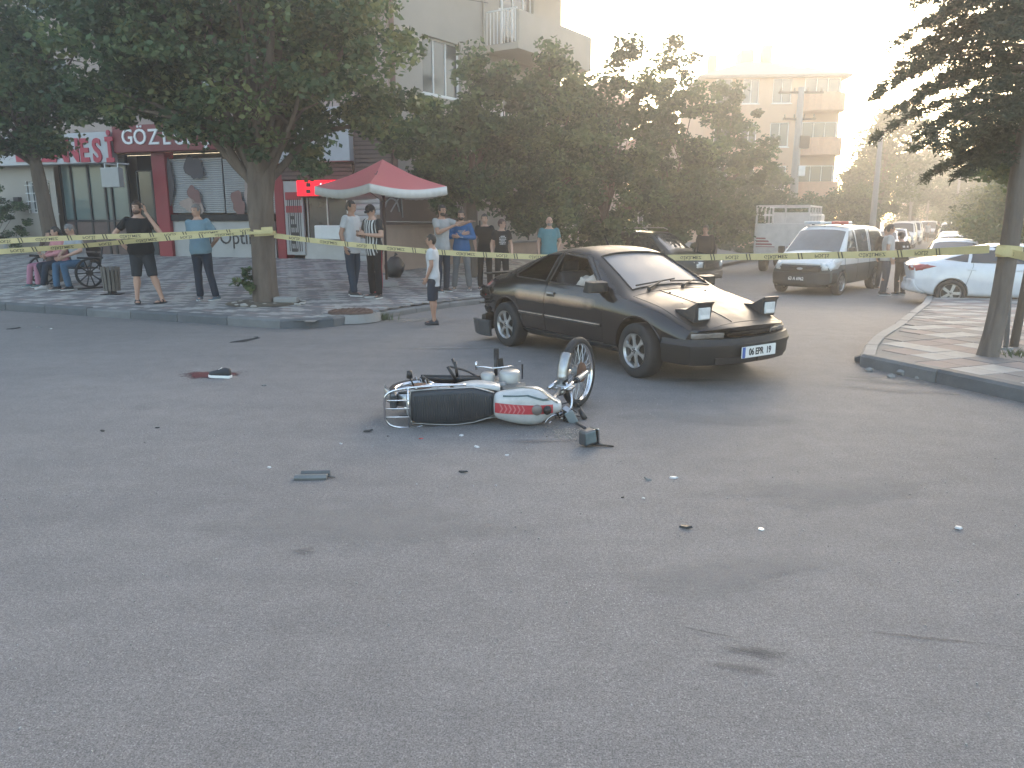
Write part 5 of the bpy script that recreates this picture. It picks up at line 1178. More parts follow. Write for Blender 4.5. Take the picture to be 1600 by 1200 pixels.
parked(1452, 74, SILV, 'grey van standing in the middle of the far street', TOW, 'parked_van', VS, VG, VL, 'van')
# stake truck seen from behind
tk = at(1219, 390, 29); tr = thing('stake_truck', 'white stake-bed truck with dark red stripes on its tailgate', 'truck', (tk.x, tk.y, road_z(tk.x, tk.y)), math.radians(62) - PI / 2)
# local: +Y away from the camera, tail at y=0
TW = M('truck_white', (.50, .47, .45), .6, var=.15, scale=3); MRED = M('maroon', (.22, .04, .045), .6, var=.15)
W_ = .95; z0, z1, z2 = .82, 1.82, 2.42
b = MB(); b.box((0, 1.7, z0 - .06), (2 * W_, 3.4, .12)); b.build('bed_floor', TW, tr)
tg = MB().box((0, 0, (z0 + z1) / 2), (2 * W_, .06, z1 - z0)).build('tailgate', TW, tr, bevel=.01)
for k in range(3): MB().box((0, -.04, z0 + .12 + k * .38), (2 * W_ - .06, .02, .03)).build('tailgate_rib', TW, tg)
for s_ in (-1, 1):
    for k in range(4):
        a = .10 + .11 * k; l_ = .72 - .12 * k; MB().prism([(s_ * (W_ - .06), z0 + a), (s_ * (W_ - .06 - l_), z0 + a), (s_ * (W_ - .02 - l_ - .0), z0 + a + .065), (s_ * (W_ - .06), z0 + a + .065)], -.036, -.032, 'XZ').build('stripe', MRED, tg)
for y in (0, .85, 1.7, 2.55, 3.4):
    for s_ in (-1, 1): MB().box((s_ * (W_ - .03), y + .002, (z1 + z2) / 2), (.06, .06, z2 - z1)).build('stake_post', TW, tr)
for x in (-.35, .1): MB().box((x, .0, (z1 + z2) / 2), (.045, .04, z2 - z1 - .1)).build('stake_post', TW, tr)
for s_ in (-1, 1):
    MB().box((s_ * W_, 1.7, (z0 + z1) / 2), (.05, 3.34, z1 - z0 - .004)).build('side_board', TW, tr)
    MB().box((s_ * (W_ - .03), 1.7, z2 + .03), (.07, 3.5, .06)).build('top_rail', TW, tr); MB().box((s_ * (W_ - .03), 1.7, z1 + .32), (.04, 3.34, .07)).build('middle_rail', TW, tr)
MB().box((0, 0, z2 + .035), (2 * W_ - .14, .07, .065)).build('top_rail', TW, tr); MB().box((0, 3.40, z2 + .035), (2 * W_ - .14, .07, .065)).build('top_rail', TW, tr)
b = MB(); b.box((0, 3.46, 1.5), (1.8, .06, 1.5)); b.build('bulkhead', TW, tr)
cb = MB().box((0, 4.35, 1.45), (1.8, 1.5, 1.5)).build('cab', TW, tr, bevel=.1); MB().box((0, 3.59, 1.75), (1.2, .02, .5)).build('cab_window', DGLASS, cb)
MB().box((0, .35, .55), (1.7, .12, .14)).build('rear_bar', PLASTIC, tr); MB().box((0, 2.4, .60), (.8, 4.6, .2)).build('chassis', PLASTIC, tr)
for s_ in (-1, 1): MB().box((s_ * .72, .27, .62), (.24, .05, .10)).build('tail_lamp', REDL, tr)
for y in (1.0, 4.3):
    for s_ in (-1, 1):
        b = MB(); b.lathe([(.22, -.13), (.36, -.14), (.40, -.08), (.40, .08), (.36, .14), (.22, .13)], (s_ * .74, y, .40), 'X', 24); wo = b.build('wheel', TYRE, tr, smooth=True)
        b = MB(); b.lathe([(.001, s_ * .08), (.12, s_ * .10), (.22, s_ * .12)], (s_ * .74, y, .40), 'X', 20); b.build('rim', RIM, wo)
# ================================================================ MOTORCYCLE (lying on its right side)
CHROME = M('chrome', (.62, .62, .63), .16, 1, var=.12, scale=9)
CHROMED = M('dull_chrome', (.40, .40, .40), .35, .9, var=.2, scale=9)
ENG = M('engine_alloy', (.24, .24, .235), .5, .5, var=.25, scale=14, bump=.15)
FRAMEK = M('frame_black', (.020, .021, .023), .4, .2, var=.2)
SEATK = M('seat_vinyl', (.030, .033, .038), .55, var=.2, scale=6)
TANKW = M('tank_white', (.42, .42, .41), .4, var=.16, scale=9, coat=.3)
TANKR = M('tank_red', (.40, .035, .045), .35, var=.15, scale=10, coat=.5)
TANKG = M('tank_green_black', (.03, .06, .055), .35, coat=.5)
RUST = M('hub_rust', (.16, .09, .06), .8, .4, var=.4, scale=10)
MO = Vector((-.20, 6.82, .215)); MH = .035; ROLL = math.radians(94)
moto = thing('motorcycle', 'white and red motorcycle lying on its side with its front wheel twisted upright', 'motorcycle', MO)
MM = Matrix.Rotation(MH, 4, 'Z') @ Matrix.Rotation(ROLL, 4, 'X')
def mb(): b = MB(); b.M = MM; return b
def spoked(par, C, R, axis, name='wheel', tw=.036, n=36):
    """wheel with tyre, rim, spokes and hub round centre C; axis: unit vector"""
    q = Vector((0, 0, 1)).rotation_difference(Vector(axis)).to_matrix().to_4x4(); X = Matrix.Translation(C) @ q
    def k(): b = MB(); b.M = X; return b
    b = k(); b.lathe([(.055, -.04), (.06, -.02), (.045, 0), (.06, .02), (.055, .04)], n=20, cap=True); w = b.build(name, ENG, par, smooth=True)
    b = k(); pr_ = [(R - tw + tw * math.cos(a) * .98, tw * math.sin(a) * .95) for a in [2 * PI * i / 14 for i in range(14)]]; b.lathe(pr_ + [pr_[0]], n=56); b.build('tyre', TYRE, w, smooth=True)
    b = k(); r = R - tw * 1.75; b.lathe([(r + .008, -.026), (r - .002, -.024), (r - .012, 0), (r - .002, .024), (r + .008, .026)], n=56); b.build('rim', CHROME, w, smooth=True)
    b = k()
    for i in range(n):
        a = 2 * PI * i / n; s = 1 if i % 2 else -1; a2 = a + (.5 if (i // 2) % 2 else -.5); b.tube([(.052 * math.cos(a2), .052 * math.sin(a2), s * .03), (r * math.cos(a), r * math.sin(a), s * .006)], .0028, 4)
    b.build('spokes', CHROMED, w); b = k(); b.lathe([(.001, .042), (.085, .042), (.09, .03), (.06, .02)], n=24); b.build('brake_drum', RUST, w); return w
# frame, engine and running gear
b = mb(); b.tube(catmull([(.46, 0, .80), (.2, 0, .74), (-.2, 0, .66), (-.66, 0, .66)], 4), .02, 8)
b.tube(catmull([(.46, 0, .72), (.40, 0, .40), (.25, 0, .20), (-.05, 0, .18), (-.26, 0, .30), (-.26, 0, .62)], 4), .018, 8)
for s_ in (-1, 1): b.tube(catmull([(-.1, s_ * .03, .68), (-.3, s_ * .10, .66), (-.75, s_ * .10, .70)], 4), .012, 7); b.tube([(-.22, s_ * .07, .30), (-.60, s_ * .09, .29)], .02, 8)
b.tube([(.47, 0, .70), (.45, 0, .90)], .032, 12); b.build('frame', FRAMEK, moto, smooth=True)
b = mb(); b.box((.08, 0, .33), (.36, .20, .20)); b.box((.22, 0, .50), (.15, .15, .16), Matrix.Rotation(.2, 3, 'Y')); eng = b.build('engine', ENG, moto, bevel=.02)
b = mb()
for i in range(6): b.box((.20 + .0 * i, 0, .425 + i * .026), (.20, .19, .008), Matrix.Rotation(.2, 3, 'Y'))
b.build('cooling_fins', ENG, eng)
b = mb(); b.lathe([(.001, .185), (.078, .185), (.09, .17), (.092, .09)], (.17, 0, .34), 'Y', 26); b.build('generator_cover', M('alloy_pale', (.34, .34, .33), .4, .4, var=.15), eng, smooth=True)
b = mb(); b.lathe([(.001, .165), (.05, .165), (.062, .15), (.065, .09)], (-.02, 0, .33), 'Y', 22); b.build('sprocket_cover', MATS['alloy_pale'], eng, smooth=True)
b = mb(); b.lathe([(.001, .12), (.03, .12), (.04, .10), (.04, .0)], (.10, .0, .47), 'Y', 14); b.box((.02, .03, .50), (.10, .09, .08)); b.build('carburettor', ENG, eng, bevel=.008)
b = mb(); b.tube(catmull([(.30, .0, .50), (.38, -.06, .42), (.34, -.12, .25), (.1, -.14, .20), (-.15, -.15, .22)], 5), .018, 10); b.tube([(-.15, -.15, .22), (-.75, -.16, .30)], [.032, .045], 14); b.build('exhaust', CHROME, moto, smooth=True)
b = mb(); b.tube([(-.02, .11, .35), (-.60, .115, .35)], .022, 8, flat=.5); b.tube([(-.02, .11, .29), (-.60, .115, .26)], .018, 8, flat=.5); b.build('chain_guard', FRAMEK, moto, smooth=True)
for pts_, r_ in (([(.05, .12, .26), (.05, .30, .25)], .016), ([(-.28, .10, .33), (-.30, .27, .35)], .012), ([(-.28, .10, .40), (-.36, .24, .40)], .014)): b = mb(); b.tube(pts_, r_, 9); b.build('footrest', FRAMEK, moto, smooth=True)
b = mb(); b.box((.055, .31, .25), (.045, .10, .03)); b.build('footrest_rubber', TYRE, moto, bevel=.008)
b = mb(); b.tube(catmull([(.02, .19, .28), (-.06, .20, .27), (-.12, .19, .24)], 4), .008, 7); b.tube([(.02, .19, .28), (.20, .20, .25)], .008, 7); b.tube([(-.12, .17, .24), (-.12, .24, .24)], .010, 7); b.build('gear_lever', CHROME, moto, smooth=True)
b = mb(); b.tube(catmull([(-.1, .09, .2), (-.22, .13, .12), (-.36, .15, .06)], 4), .010, 7); b.tube([(-.28, .05, .18), (-.30, .12, .02), (-.34, .20, -.02)], .012, 7); b.build('stand', FRAMEK, moto, smooth=True)
for s_ in (-1, 1):
    b = mb(); b.tube([(-.42, s_ * .13, .66), (-.58, s_ * .135, .33)], .012, 8); sh_ = b.build('shock_absorber', CHROME, moto, smooth=True)
    b = mb(); b.tube([(-.45 - .0085 * i + .013 * math.cos(i * 1.3) * .0, s_ * .13 + .022 * math.sin(i * 1.256), .60 - .0155 * i / 1.6 + .022 * math.cos(i * 1.256) * .5) for i in range(24)], .004, 4); b.build('spring', CHROMED, sh_)
    b = mb(); b.tube([(-.62, s_ * .12, .64), (-.66, s_ * .22, .64)], .008, 6); b.tube([(-.66, s_ * .21, .64), (-.66, s_ * .27, .64)], [.026, .022], 10); b.build('rear_indicator', AMB if s_ < 0 else FRAMEK, moto, smooth=True)
rw = spoked(moto, MM @ Vector((-.60, 0, .29)), .285, MM.to_3x3() @ Vector((0, 1, 0)))
b = mb(); rings = []
for i in range(14):
    a = math.radians(35 + i * 10.5); rings.append([Vector((-.60 + .315 * math.cos(a), y, .29 + .315 * math.sin(a) + zz)) for y, zz in ((-.065, -.02), (-.05, .012), (0, .022), (.05, .012), (.065, -.02), (0, .012))])
b.loft(rings); b.build('rear_mudguard', CHROMED, moto, smooth=True)
b = mb(); b.box((-.80, 0, .60), (.05, .14, .09)); b.build('tail_lamp', M('dark_lens', (.05, .055, .06), .3, coat=.4), moto, bevel=.015)
b = mb(); b.box((-.83, 0, .50), (.02, .16, .11)); b.build('plate_holder', FRAMEK, moto)
# seat with cross ribs, side panels, tank
b = mb(); rings = []
for i in range(17):
    t = i / 16; x = -.64 + .67 * t; w = .127 + .018 * math.sin(t * PI) - .035 * max(0, t - .75) * 4; zt = .80 - .05 * sstep((t - .45) / .4) + .012 * (1 - t); 
    if i in (0, 16): w *= .93; zt -= .02
    rings.append([Vector((x, y, z)) for y, z in ((-w, zt - .10), (-w * 1.02, zt - .035), (-w * .88, zt - .008), (-w * .4, zt), (w * .4, zt), (w * .88, zt - .008), (w * 1.02, zt - .035), (w, zt - .10))])
b.loft(rings); st = b.build('seat', SEATK, moto, smooth=True)
b = mb()
for i in range(1, 34):
    t = i / 34; x = -.63 + .65 * t; w = .120 + .018 * math.sin(t * PI) - .035 * max(0, t - .75) * 4; zt = .80 - .05 * sstep((t - .45) / .4) + .012 * (1 - t) + .000; b.tube([(x, -w * .84, zt - .006), (x, -w * .4, zt + .001), (x, w * .4, zt + .001), (x, w * .84, zt - .006)], .0055, 5)
b.build('seat_ribs', SEATK, st)
b = mb(); b.tube([(-.645, -.11, .775)] + [(-.64 + .67 * t, -(.136 + .018 * math.sin(t * PI) - .035 * max(0, t - .75) * 4), .765 - .05 * sstep((t - .45) / .4)) for t in [i / 12 for i in range(13)]], .006, 6)
b.tube([(-.645, -.11, .775), (-.645, .11, .775)] + [(-.64 + .67 * t, (.136 + .018 * math.sin(t * PI) - .035 * max(0, t - .75) * 4), .765 - .05 * sstep((t - .45) / .4)) for t in [i / 12 for i in range(13)]], .006, 6); b.build('seat_piping', CHROMED, st, smooth=True)
b = mb(); rings = []
for i in range(22):
    t = i / 21; x = .02 + .56 * t; w = .065 + .092 * math.sin(min(1, t * 1.15) * PI * .62 + .35) - .092 * sstep((t - .62) / .38); h = .20 * (.75 + .5 * math.sin(t * PI * .8)) * (1 - .25 * sstep((t - .8) / .2)); zt = .80 + .07 * math.sin(t * PI * .9)
    if i in (0, 21): w *= .8; h *= .85; zt -= .015
    rings.append([Vector((x, w * math.copysign(abs(math.cos(a)) ** .8, math.cos(a)), zt - h / 2 + h / 2 * math.copysign(abs(math.sin(a)) ** .75, math.sin(a)))) for a in [2 * PI * j / 24 for j in range(24)]])
tk_ = MB(); tk_.loft(rings); tme = tk_.mesh('tank', True); TB = bvh(tme)
b = mb(); b.loft(rings); tank = b.build('fuel_tank', TANKW, moto, smooth=True, sub=1)
def tpatch(poly, off, mat, name, par, side=None):
    me = patch(TB, poly, 'Z' if side is None else 'Y', side or 1, off, .03); me.transform(MM); return link(name, me, mat, par)
tpatch([(.035, -.042), (.50, -.036), (.50, .036), (.035, .042)], .0022, TANKR, 'red_stripe', tank)
for k in range(6): x = .07 + k * .035; tpatch([(x, -.036), (x + .012, -.036), (x + .03, 0), (x + .012, .036), (x, .036), (x + .018, 0)], .0034, M('tank_pink', (.50, .16, .16), .4), 'chevron', tank)
tpatch([(.13, .72), (.40, .78), (.54, .80), (.54, .82), (.40, .80), (.13, .735)], .003, TANKG, 'dark_flash', tank, 1)
tpatch([(.10, .102), (.30, .118), (.42, .085), (.52, .082), (.52, .066), (.42, .068), (.29, .106), (.10, .092)], .003, TANKG, 'dark_flash', tank)
b = mb(); b.lathe([(.001, .022), (.036, .022), (.042, .014), (.044, -.01)], (.37, 0, .868), 'Z', 26); b.build('filler_cap', M('cap_grey', (.20, .17, .16), .5, .4), tank, smooth=True)
for s_ in (-1, 1):
    b = mb(); rings = []
    for i in range(9):
        t = i / 8; x = -.30 + .38 * t; q = .10 + .07 * math.sin(t * PI); rings.append([Vector((x, s_ * (.105 + .025 * math.sin(t * PI)), .67 + .02)), Vector((x, s_ * (.135 + .02 * math.sin(t * PI)), .64)), Vector((x, s_ * (.13 + .02 * math.sin(t * PI)), .62 - q * .7)), Vector((x, s_ * .10, .61 - q))])
    b.loft(rings); b.build('side_panel', TANKW, moto, smooth=True)
b = mb(); rings = []
for i in range(9):
    t = i / 8; x = -.69 + .36 * t; w = .09 + .05 * t; rings.append([Vector((x, -w, .61)), Vector((x, -w * 1.05, .70)), Vector((x, w * 1.05, .70)), Vector((x, w, .61))])
b.loft(rings); b.build('tail_fairing', TANKW, moto, smooth=False, bevel=.02)
# chrome rack and grab rails
b = mb(); b.tube(catmull([(-.20, .165, .70), (-.45, .175, .76), (-.70, .165, .80), (-.83, .12, .81), (-.85, 0, .81), (-.83, -.12, .81), (-.70, -.165, .80), (-.36, -.165, .79)], 6), .0095, 8)
for y in (-.07, 0, .07): b.tube([(-.845, y, .81), (-.65, y, .81)], .006, 6)
b.tube([(-.66, -.165, .80), (-.66, .165, .80)], .008, 7); b.tube(catmull([(-.22, .16, .69), (-.45, .17, .70), (-.66, .165, .80)], 5), .008, 7); b.tube([(-.60, .165, .795), (-.48, .16, .66)], .007, 6); b.tube([(-.60, -.165, .795), (-.48, -.16, .66)], .007, 6)
b.build('luggage_rack', CHROME, moto, smooth=True)
# ---- twisted front end, placed where it stands on the road
def rp(px, py, Y): return at(px, py, Y) - MO
wc = Vector((.59, 6.72, .315)) - MO; wax = Vector((.86, -.51, .05)).normalized()
fw = spoked(moto, wc, .315, wax); fw.name = 'front_wheel'
wy = Vector((0, 0, 1)).cross(wax).normalized()          # horizontal direction in the wheel plane
for s_ in (-1, 1):
    top = Vector((.42, 6.42, .24)) - MO; off = wax * (.085 * s_); hub = wc + off
    tp_ = top + wax * (.075 * s_) + Vector((0, 0, .02)); md = tp_ + (hub - tp_) * .45
    b = MB(); b.tube([tp_ - (hub - tp_) * .25, md], .0155, 12); fk = b.build('fork', CHROME, moto, smooth=True)
    b = MB(); b.tube([md - (hub - md) * .12, md, hub, hub + (hub - md) * .08], [.026, .026, .022, .016], 12); b.build('fork_slider', M('slider_alloy', (.42, .42, .41), .35, .6, var=.15), fk, smooth=True)
    b = MB(); b.tube([md - (hub - md) * .18, md - (hub - md) * .02], [.024, .029], 10); b.build('dust_boot', TYRE, fk, smooth=True)
b = MB(); b.tube([wc - wax * .11, wc + wax * .11], .010, 8); b.build('axle', CHROMED, moto)
b = MB(); top = Vector((.42, 6.42, .24)) - MO
for q in (-.05, .07): b.tube([top + wax * -.11 + (wc - top) * q, top + wax * .11 + (wc - top) * q], .028, 8, flat=.5)
b.tube([top - (wc - top) * .08, MM @ Vector((.45, 0, .88))], .022, 8); b.build('triple_clamp', CHROMED, moto, smooth=True)
# white front mudguard, buckled
b = MB(); rings = []
for i in range(17):
    a = math.radians(140 + i * 4.0); rr_ = .333 + (.03 * math.sin(i * .9) if i > 9 else 0); c = wc + wy * (-rr_ * math.cos(a)) * -1 + Vector((0, 0, rr_ * math.sin(a)))
    c = wc + wy * (rr_ * math.cos(a)) + Vector((0, 0, rr_ * math.sin(a))); rad = (c - wc).normalized(); tilt = wax * (-.02 * (i > 10))
    rings.append([c + wax * x + rad * r_ + tilt for x, r_ in ((-.05, -.04), (-.042, -.005), (-.02, .008), (.02, .008), (.042, -.005), (.05, -.04), (.036, -.01), (0, .003), (-.036, -.01))])
b.loft(rings); b.build('front_mudguard', M('guard_silver', (.34, .34, .34), .3, .8, var=.3, scale=5), moto, smooth=True)
# handlebar bent back onto the road, levers, grips, cables
hc = rp(872, 648, 6.25)
b = MB(); hb_ = catmull([hc, rp(858, 652, 6.2), rp(842, 672, 6.15), rp(822, 684, 6.12)], 5); b.tube(hb_, .011, 8); b.tube(catmull([hc, rp(890, 640, 6.3), rp(893, 620, 6.35), rp(884, 596, 6.45)], 5), .011, 8); b.build('handlebar', CHROME, moto, smooth=True)
b = MB(); b.tube([rp(822, 684, 6.12), rp(798, 678, 6.18)], [.017, .019], 10); b.build('handgrip', TYRE, moto, smooth=True)
b = MB(); b.tube([rp(884, 596, 6.45), rp(880, 575, 6.5)], .017, 10); b.build('handgrip', TYRE, moto, smooth=True)
b = MB(); b.tube(catmull([rp(838, 680, 6.1), rp(822, 692, 6.03), rp(806, 686, 6.05)], 4), [.008] * 9, 6); b.tube(catmull([rp(862, 657, 6.18), rp(852, 668, 6.1), rp(835, 676, 6.1)], 4), .006, 6); b.build('brake_lever', CHROME, moto, smooth=True)
b = MB(); b.box(rp(832, 681, 6.1), (.06, .05, .05), Matrix.Rotation(.5, 3, 'Y')); b.box(rp(840, 686, 6.04), (.05, .04, .045), Matrix.Rotation(-.4, 3, 'X')); b.build('switch_housing', FRAMEK, moto, bevel=.008)
b = MB(); b.box(rp(833, 689, 6.02), (.045, .04, .03), Matrix.Rotation(.6, 3, 'X')); b.build('broken_switch', RUST, moto, bevel=.006)
b = MB(); rnd = random.Random(3)
for k in range(9):
    p0_, p3 = rp(868 + rnd.uniform(-8, 14), 640 + rnd.uniform(-6, 14), 6.3), rp(900 + rnd.uniform(-24, 16), 655 + rnd.uniform(-26, 24), 6.25 + rnd.uniform(-.1, .15)); md = (p0_ + p3) / 2 + Vector((rnd.uniform(-.08, .08), rnd.uniform(-.08, .05), rnd.uniform(-.03, .09)))
    b.tube(catmull([p0_, md, p3], 6), .0045, 5)
b.build('cables', FRAMEK, moto, smooth=True)
for k in range(12): b = MB(); p = rp(rnd.uniform(862, 900), rnd.uniform(636, 664), 6.28 + rnd.uniform(-.08, .08)); b.box(p, (rnd.uniform(.02, .07), rnd.uniform(.02, .05), rnd.uniform(.015, .05)), Matrix.Rotation(rnd.uniform(0, 3), 3, Vector((rnd.random(), rnd.random(), 1)).normalized())); b.build('broken_bracket', CHROMED, moto, bevel=.004)
b = MB(); b.box(rp(896, 662, 6.2), (.10, .09, .16), Matrix.Rotation(-.5, 3, 'Y')); b.box(rp(888, 652, 6.22), (.09, .08, .10), Matrix.Rotation(.3, 3, 'X')); b.build('instrument_pod', FRAMEK, moto, bevel=.015)
b = MB(); b.box(rp(893, 653, 6.14), (.075, .02, .12), Matrix.Rotation(-.5, 3, 'Y')); b.build('instrument_glass', M('dull_panel', (.16, .19, .20), .3, var=.2, coat=.4), moto, bevel=.006)
hp = Vector((*onz(918, 697, .0).xy, .072)) - MO
R_ = Matrix.Rotation(-.10, 3, 'Y') @ Matrix.Rotation(.55, 3, 'Z')
b = MB(); b.box(hp, (.12, .10, .115), R_, .88); hd = b.build('headlamp', M('lamp_shell', (.045, .05, .055), .4, coat=.3), moto, bevel=.018)
b = MB(); b.box(hp + R_ @ Vector((.062, -.01, 0)), (.010, .105, .115), R_); b.build('chrome_bezel', CHROME, hd, bevel=.004)
b = MB(); b.box(hp + R_ @ Vector((-.008, -.050, .004)), (.095, .008, .085), R_); b.build('lamp_glass', M('grey_lens', (.10, .13, .135), .15, var=.2, scale=12, coat=.7), hd, bevel=.003)
b = MB(); b.tube([hp + Vector((-.02, .02, .06)), rp(900, 660, 6.2)], .012, 7); b.tube([hp + Vector((.03, .0, -.055)), hp + Vector((.19, -.03, -.064))], [.012, .006], 6); b.build('lamp_bracket', FRAMEK, moto, smooth=True)
b = MB(); b.tube([rp(906, 640, 6.3), rp(914, 655, 6.25)], [.02, .024], 10); b.build('front_indicator', FRAMEK, moto, smooth=True)
# yellowed rag of padding caught on the rail, mirror stalk standing up at the far side
b = MB(); b.ell(rp(702, 604, 6.6), (.055, .04, .045), 12, 8); me = b.mesh('r', True)
for v in me.vertices: v.co += Vector((noise.noise(v.co * 20), noise.noise(v.co * 20 + Vector((3, 3, 3))), 0)) * .02
link('torn_foam', me, M('yellow_foam', (.42, .38, .26), .9), moto)
b = MB(); b.tube([rp(787, 584, 6.72), rp(782, 574, 6.74)], .007, 6); b.box(rp(782, 567, 6.75), (.052, .02, .085), Matrix.Rotation(-.12, 3, 'Y')); b.build('mirror', FRAMEK, moto, bevel=.006)
b = MB(); b.tube([rp(816, 592, 6.75), rp(816, 569, 6.76)], [.006, .009], 6); b.build('broken_stalk', FRAMEK, moto)
# ================================================================ PEOPLE
SKIN = M('skin', (.42, .25, .18), .55, var=.08, scale=9, spec=.4); SKIN2 = M('skin_tan', (.34, .19, .13), .55, var=.08, scale=9, spec=.4)
HAIR = M('hair_dark', (.018, .014, .012), .6, var=.3, scale=30, bump=.4, bscale=120); HAIRG = M('hair_grey', (.16, .15, .145), .65, var=.3, scale=30, bump=.4, bscale=120)
def cloth(name, c, var=.12): return M(name, c, .9, var=var, scale=3, bump=.5, bscale=7, spec=.15)
SOLE = M('shoe_sole', (.5, .5, .49), .7); SHOEK = M('shoe_dark', (.02, .022, .027), .6, var=.2)
def person(label, pos, H, a, pose=None, build=1.0, shirt=None, sleeve='short', legs=None, legw='long', shoes=None, skin=None, hair=HAIR, hy=0, hp=0, beard=None, cap=None, sandals=False, vox=.0115, extra=None, group=None, far=False, hem=-.10, longhair=False, sole=True):
    t = thing('person', label, 'person', pos, a, group); s = H / 1.75; B = build; skin = skin or SKIN
    J = dict(P=(0, 0, .95), S=(0, 0, 1), hL=None, hR=None, kL=(-.105, .015, .50), kR=(.105, .015, .50), aL=(-.115, -.02, .085), aR=(.115, -.02, .085), eL=(-.245, -.03, 1.15), eR=(.245, -.03, 1.15), wL=(-.25, .07, .91), wR=(.25, .07, .91), fL=0, fR=0, handL=None, handR=None)
    J.update(pose or {}); P = Vector(J['P']); S = Vector(J['S']).normalized(); fw_ = Vector((0, 1, 0)); fw_ = (fw_ - S * fw_.dot(S)).normalized(); sd_ = fw_.cross(S).normalized()
    if sd_.x < 0: sd_ = -sd_
    V = lambda k: Vector(J[k])
    hips = {'L': V('hL') if J['hL'] else P + sd_ * -.085 - Vector((0, 0, .03)), 'R': V('hR') if J['hR'] else P + sd_ * .085 - Vector((0, 0, .03))}
    sh = {'L': P + S * .475 + sd_ * -.165 * (1 + (B - 1) * .6), 'R': P + S * .475 + sd_ * .165 * (1 + (B - 1) * .6)}
    def torso(b, inf, lo, hi, flare=0):
        ring = []
        prof = [(-.12, .125, .095), (-.03, .160, .112), (.06, .155, .108), (.16, .143, .100), (.28, .155, .108), (.38, .172, .112), (.455, .170, .098), (.505, .125, .080), (.535, .075, .066), (.56, .060, .060)]
        zs_ = [lo] + [p[0] for p in prof if lo < p[0] < hi] + [hi]
        for z in zs_:
            rx = np.interp(z, [p[0] for p in prof], [p[1] for p in prof]) * (1 + (B - 1) * (1.0 if z < .3 else .7)) + inf + flare * max(0, .1 - z); ry = np.interp(z, [p[0] for p in prof], [p[2] for p in prof]) * (1 + (B - 1) * (1.5 if z < .35 else .8)) + inf + flare * max(0, .1 - z)
            belly = .02 * (B - 1) * 6 * math.exp(-((z - .1) / .14) ** 2)
            c = P + S * z + fw_ * belly; ring.append([c + sd_ * (rx * math.cos(2 * PI * j / 20)) + fw_ * (ry * math.sin(2 * PI * j / 20)) for j in range(20)])
        b.loft(ring)
    NC = P + S * .52; HC = NC + S * .165 + fw_ * .02
    HR = Matrix.Rotation(hy, 3, 'Z') @ Matrix.Rotation(hp, 3, 'X')
    ph = lambda x, y, z: HC + HR @ Vector((x, y, z))
    b = MB(); torso(b, 0, -.12, .56); b.cap(NC - S * .02, HC - Vector((0, 0, .05)), .057 * (1 + (B - 1) * .5), .052, 12)
    b.ell(HC, (.074, .092, .108), 16, 12, HR); b.ell(ph(0, .028, -.055), (.056, .062, .060), 12, 9, HR); b.tube([ph(0, .080, .012), ph(0, .106, -.022), ph(0, .088, -.034)], [.009, .015, .009], 8); b.ell(ph(0, .078, .030), (.05, .016, .014), 10, 6, HR); b.ell(ph(0, .086, -.062), (.026, .012, .012), 8, 6, HR)
    for q in (-1, 1): b.ell(ph(q * .074, -.004, -.01), (.012, .022, .032), 8, 6, HR)
    for k in 'LR':
        q = -1 if k == 'L' else 1; e, w, kn, an = V('e' + k), V('w' + k), V('k' + k), V('a' + k)
        b.ell(sh[k], (.058, .056, .056), 10, 8); b.cap(sh[k], e, .050 * (1 + (B - 1) * .5), .040); b.tube([e, e + (w - e) * .25, e + (w - e) * .6, w, w + (w - e).normalized() * .02], [.038, .043, .034, .026, .024], 12)
        b.cap(hips[k], kn, .082 * B, .054); cf = kn + (an - kn) * .3 - fw_ * .012; b.tube([kn, cf, kn + (an - kn) * .65, an], [.050, .058 * (1 + (B - 1) * .5), .042, .035], 12); b.ell(kn, (.054, .054, .054), 10, 8)
        fa = J['f' + k]; fd = Matrix.Rotation(fa, 3, 'Z') @ Vector((0, 1, 0)); fb = Vector((an.x, an.y, an.z - .052)); b.tube([fb - fd * .07, fb - fd * .04, fb + fd * .05, fb + fd * .12, fb + fd * .17], [.018, .036, .038, .036, .016], 12, flat=.72); b.cap(an, fb, .036, .034)
    me = b.mesh('body'); me = evalmesh(me, [('REMESH', dict(mode='VOXEL', voxel_size=vox)), ('SMOOTH', dict(factor=.6, iterations=2))])
    # hands: palm, four curled fingers and a thumb leaving the side of the palm
    hb = MB()
    for k in 'LR':
        q = -1 if k == 'L' else 1; e, w = V('e' + k), V('w' + k); d = (w - e).normalized(); hd_ = J['hand' + k]
        if hd_: d = Vector(hd_[0]).normalized(); pn = Vector(hd_[1]).normalized(); curl = hd_[2]
        else: pn = Vector((-q, .25, 0)); curl = .45
        pn = (pn - d * pn.dot(d)).normalized(); sx_ = d.cross(pn).normalized()
        if sx_.dot(Vector((0, 1, .4))) < 0: sx_ = -sx_                    # thumb side looks forward / up
        c = w + d * .045; R3 = Matrix((sx_, d, pn)).transposed(); hb.ell(c, (.040, .052, .017), 10, 8, R3); hb.cap(w - d * .015, w + d * .02, .024, .026, 9)
        if far: hb.ell(w + d * .11, (.034, .05, .014), 8, 6, R3); continue
        for i, (o_, L_) in enumerate(((.030, .066), (.010, .076), (-.010, .070), (-.029, .054))):
            p0_ = w + d * .085 + sx_ * o_; d1 = (d * math.cos(curl * .5) + pn * math.sin(curl * .5)); d2 = (d * math.cos(curl * 1.6) + pn * math.sin(curl * 1.6)); p1 = p0_ + d1 * L_ * .5; p2 = p1 + d2 * L_ * .5
            hb.tube([p0_ - d * .012, p0_, p1, p2, p2 + d2 * .006], [.0085, .009, .0085, .0072, .003], 7)
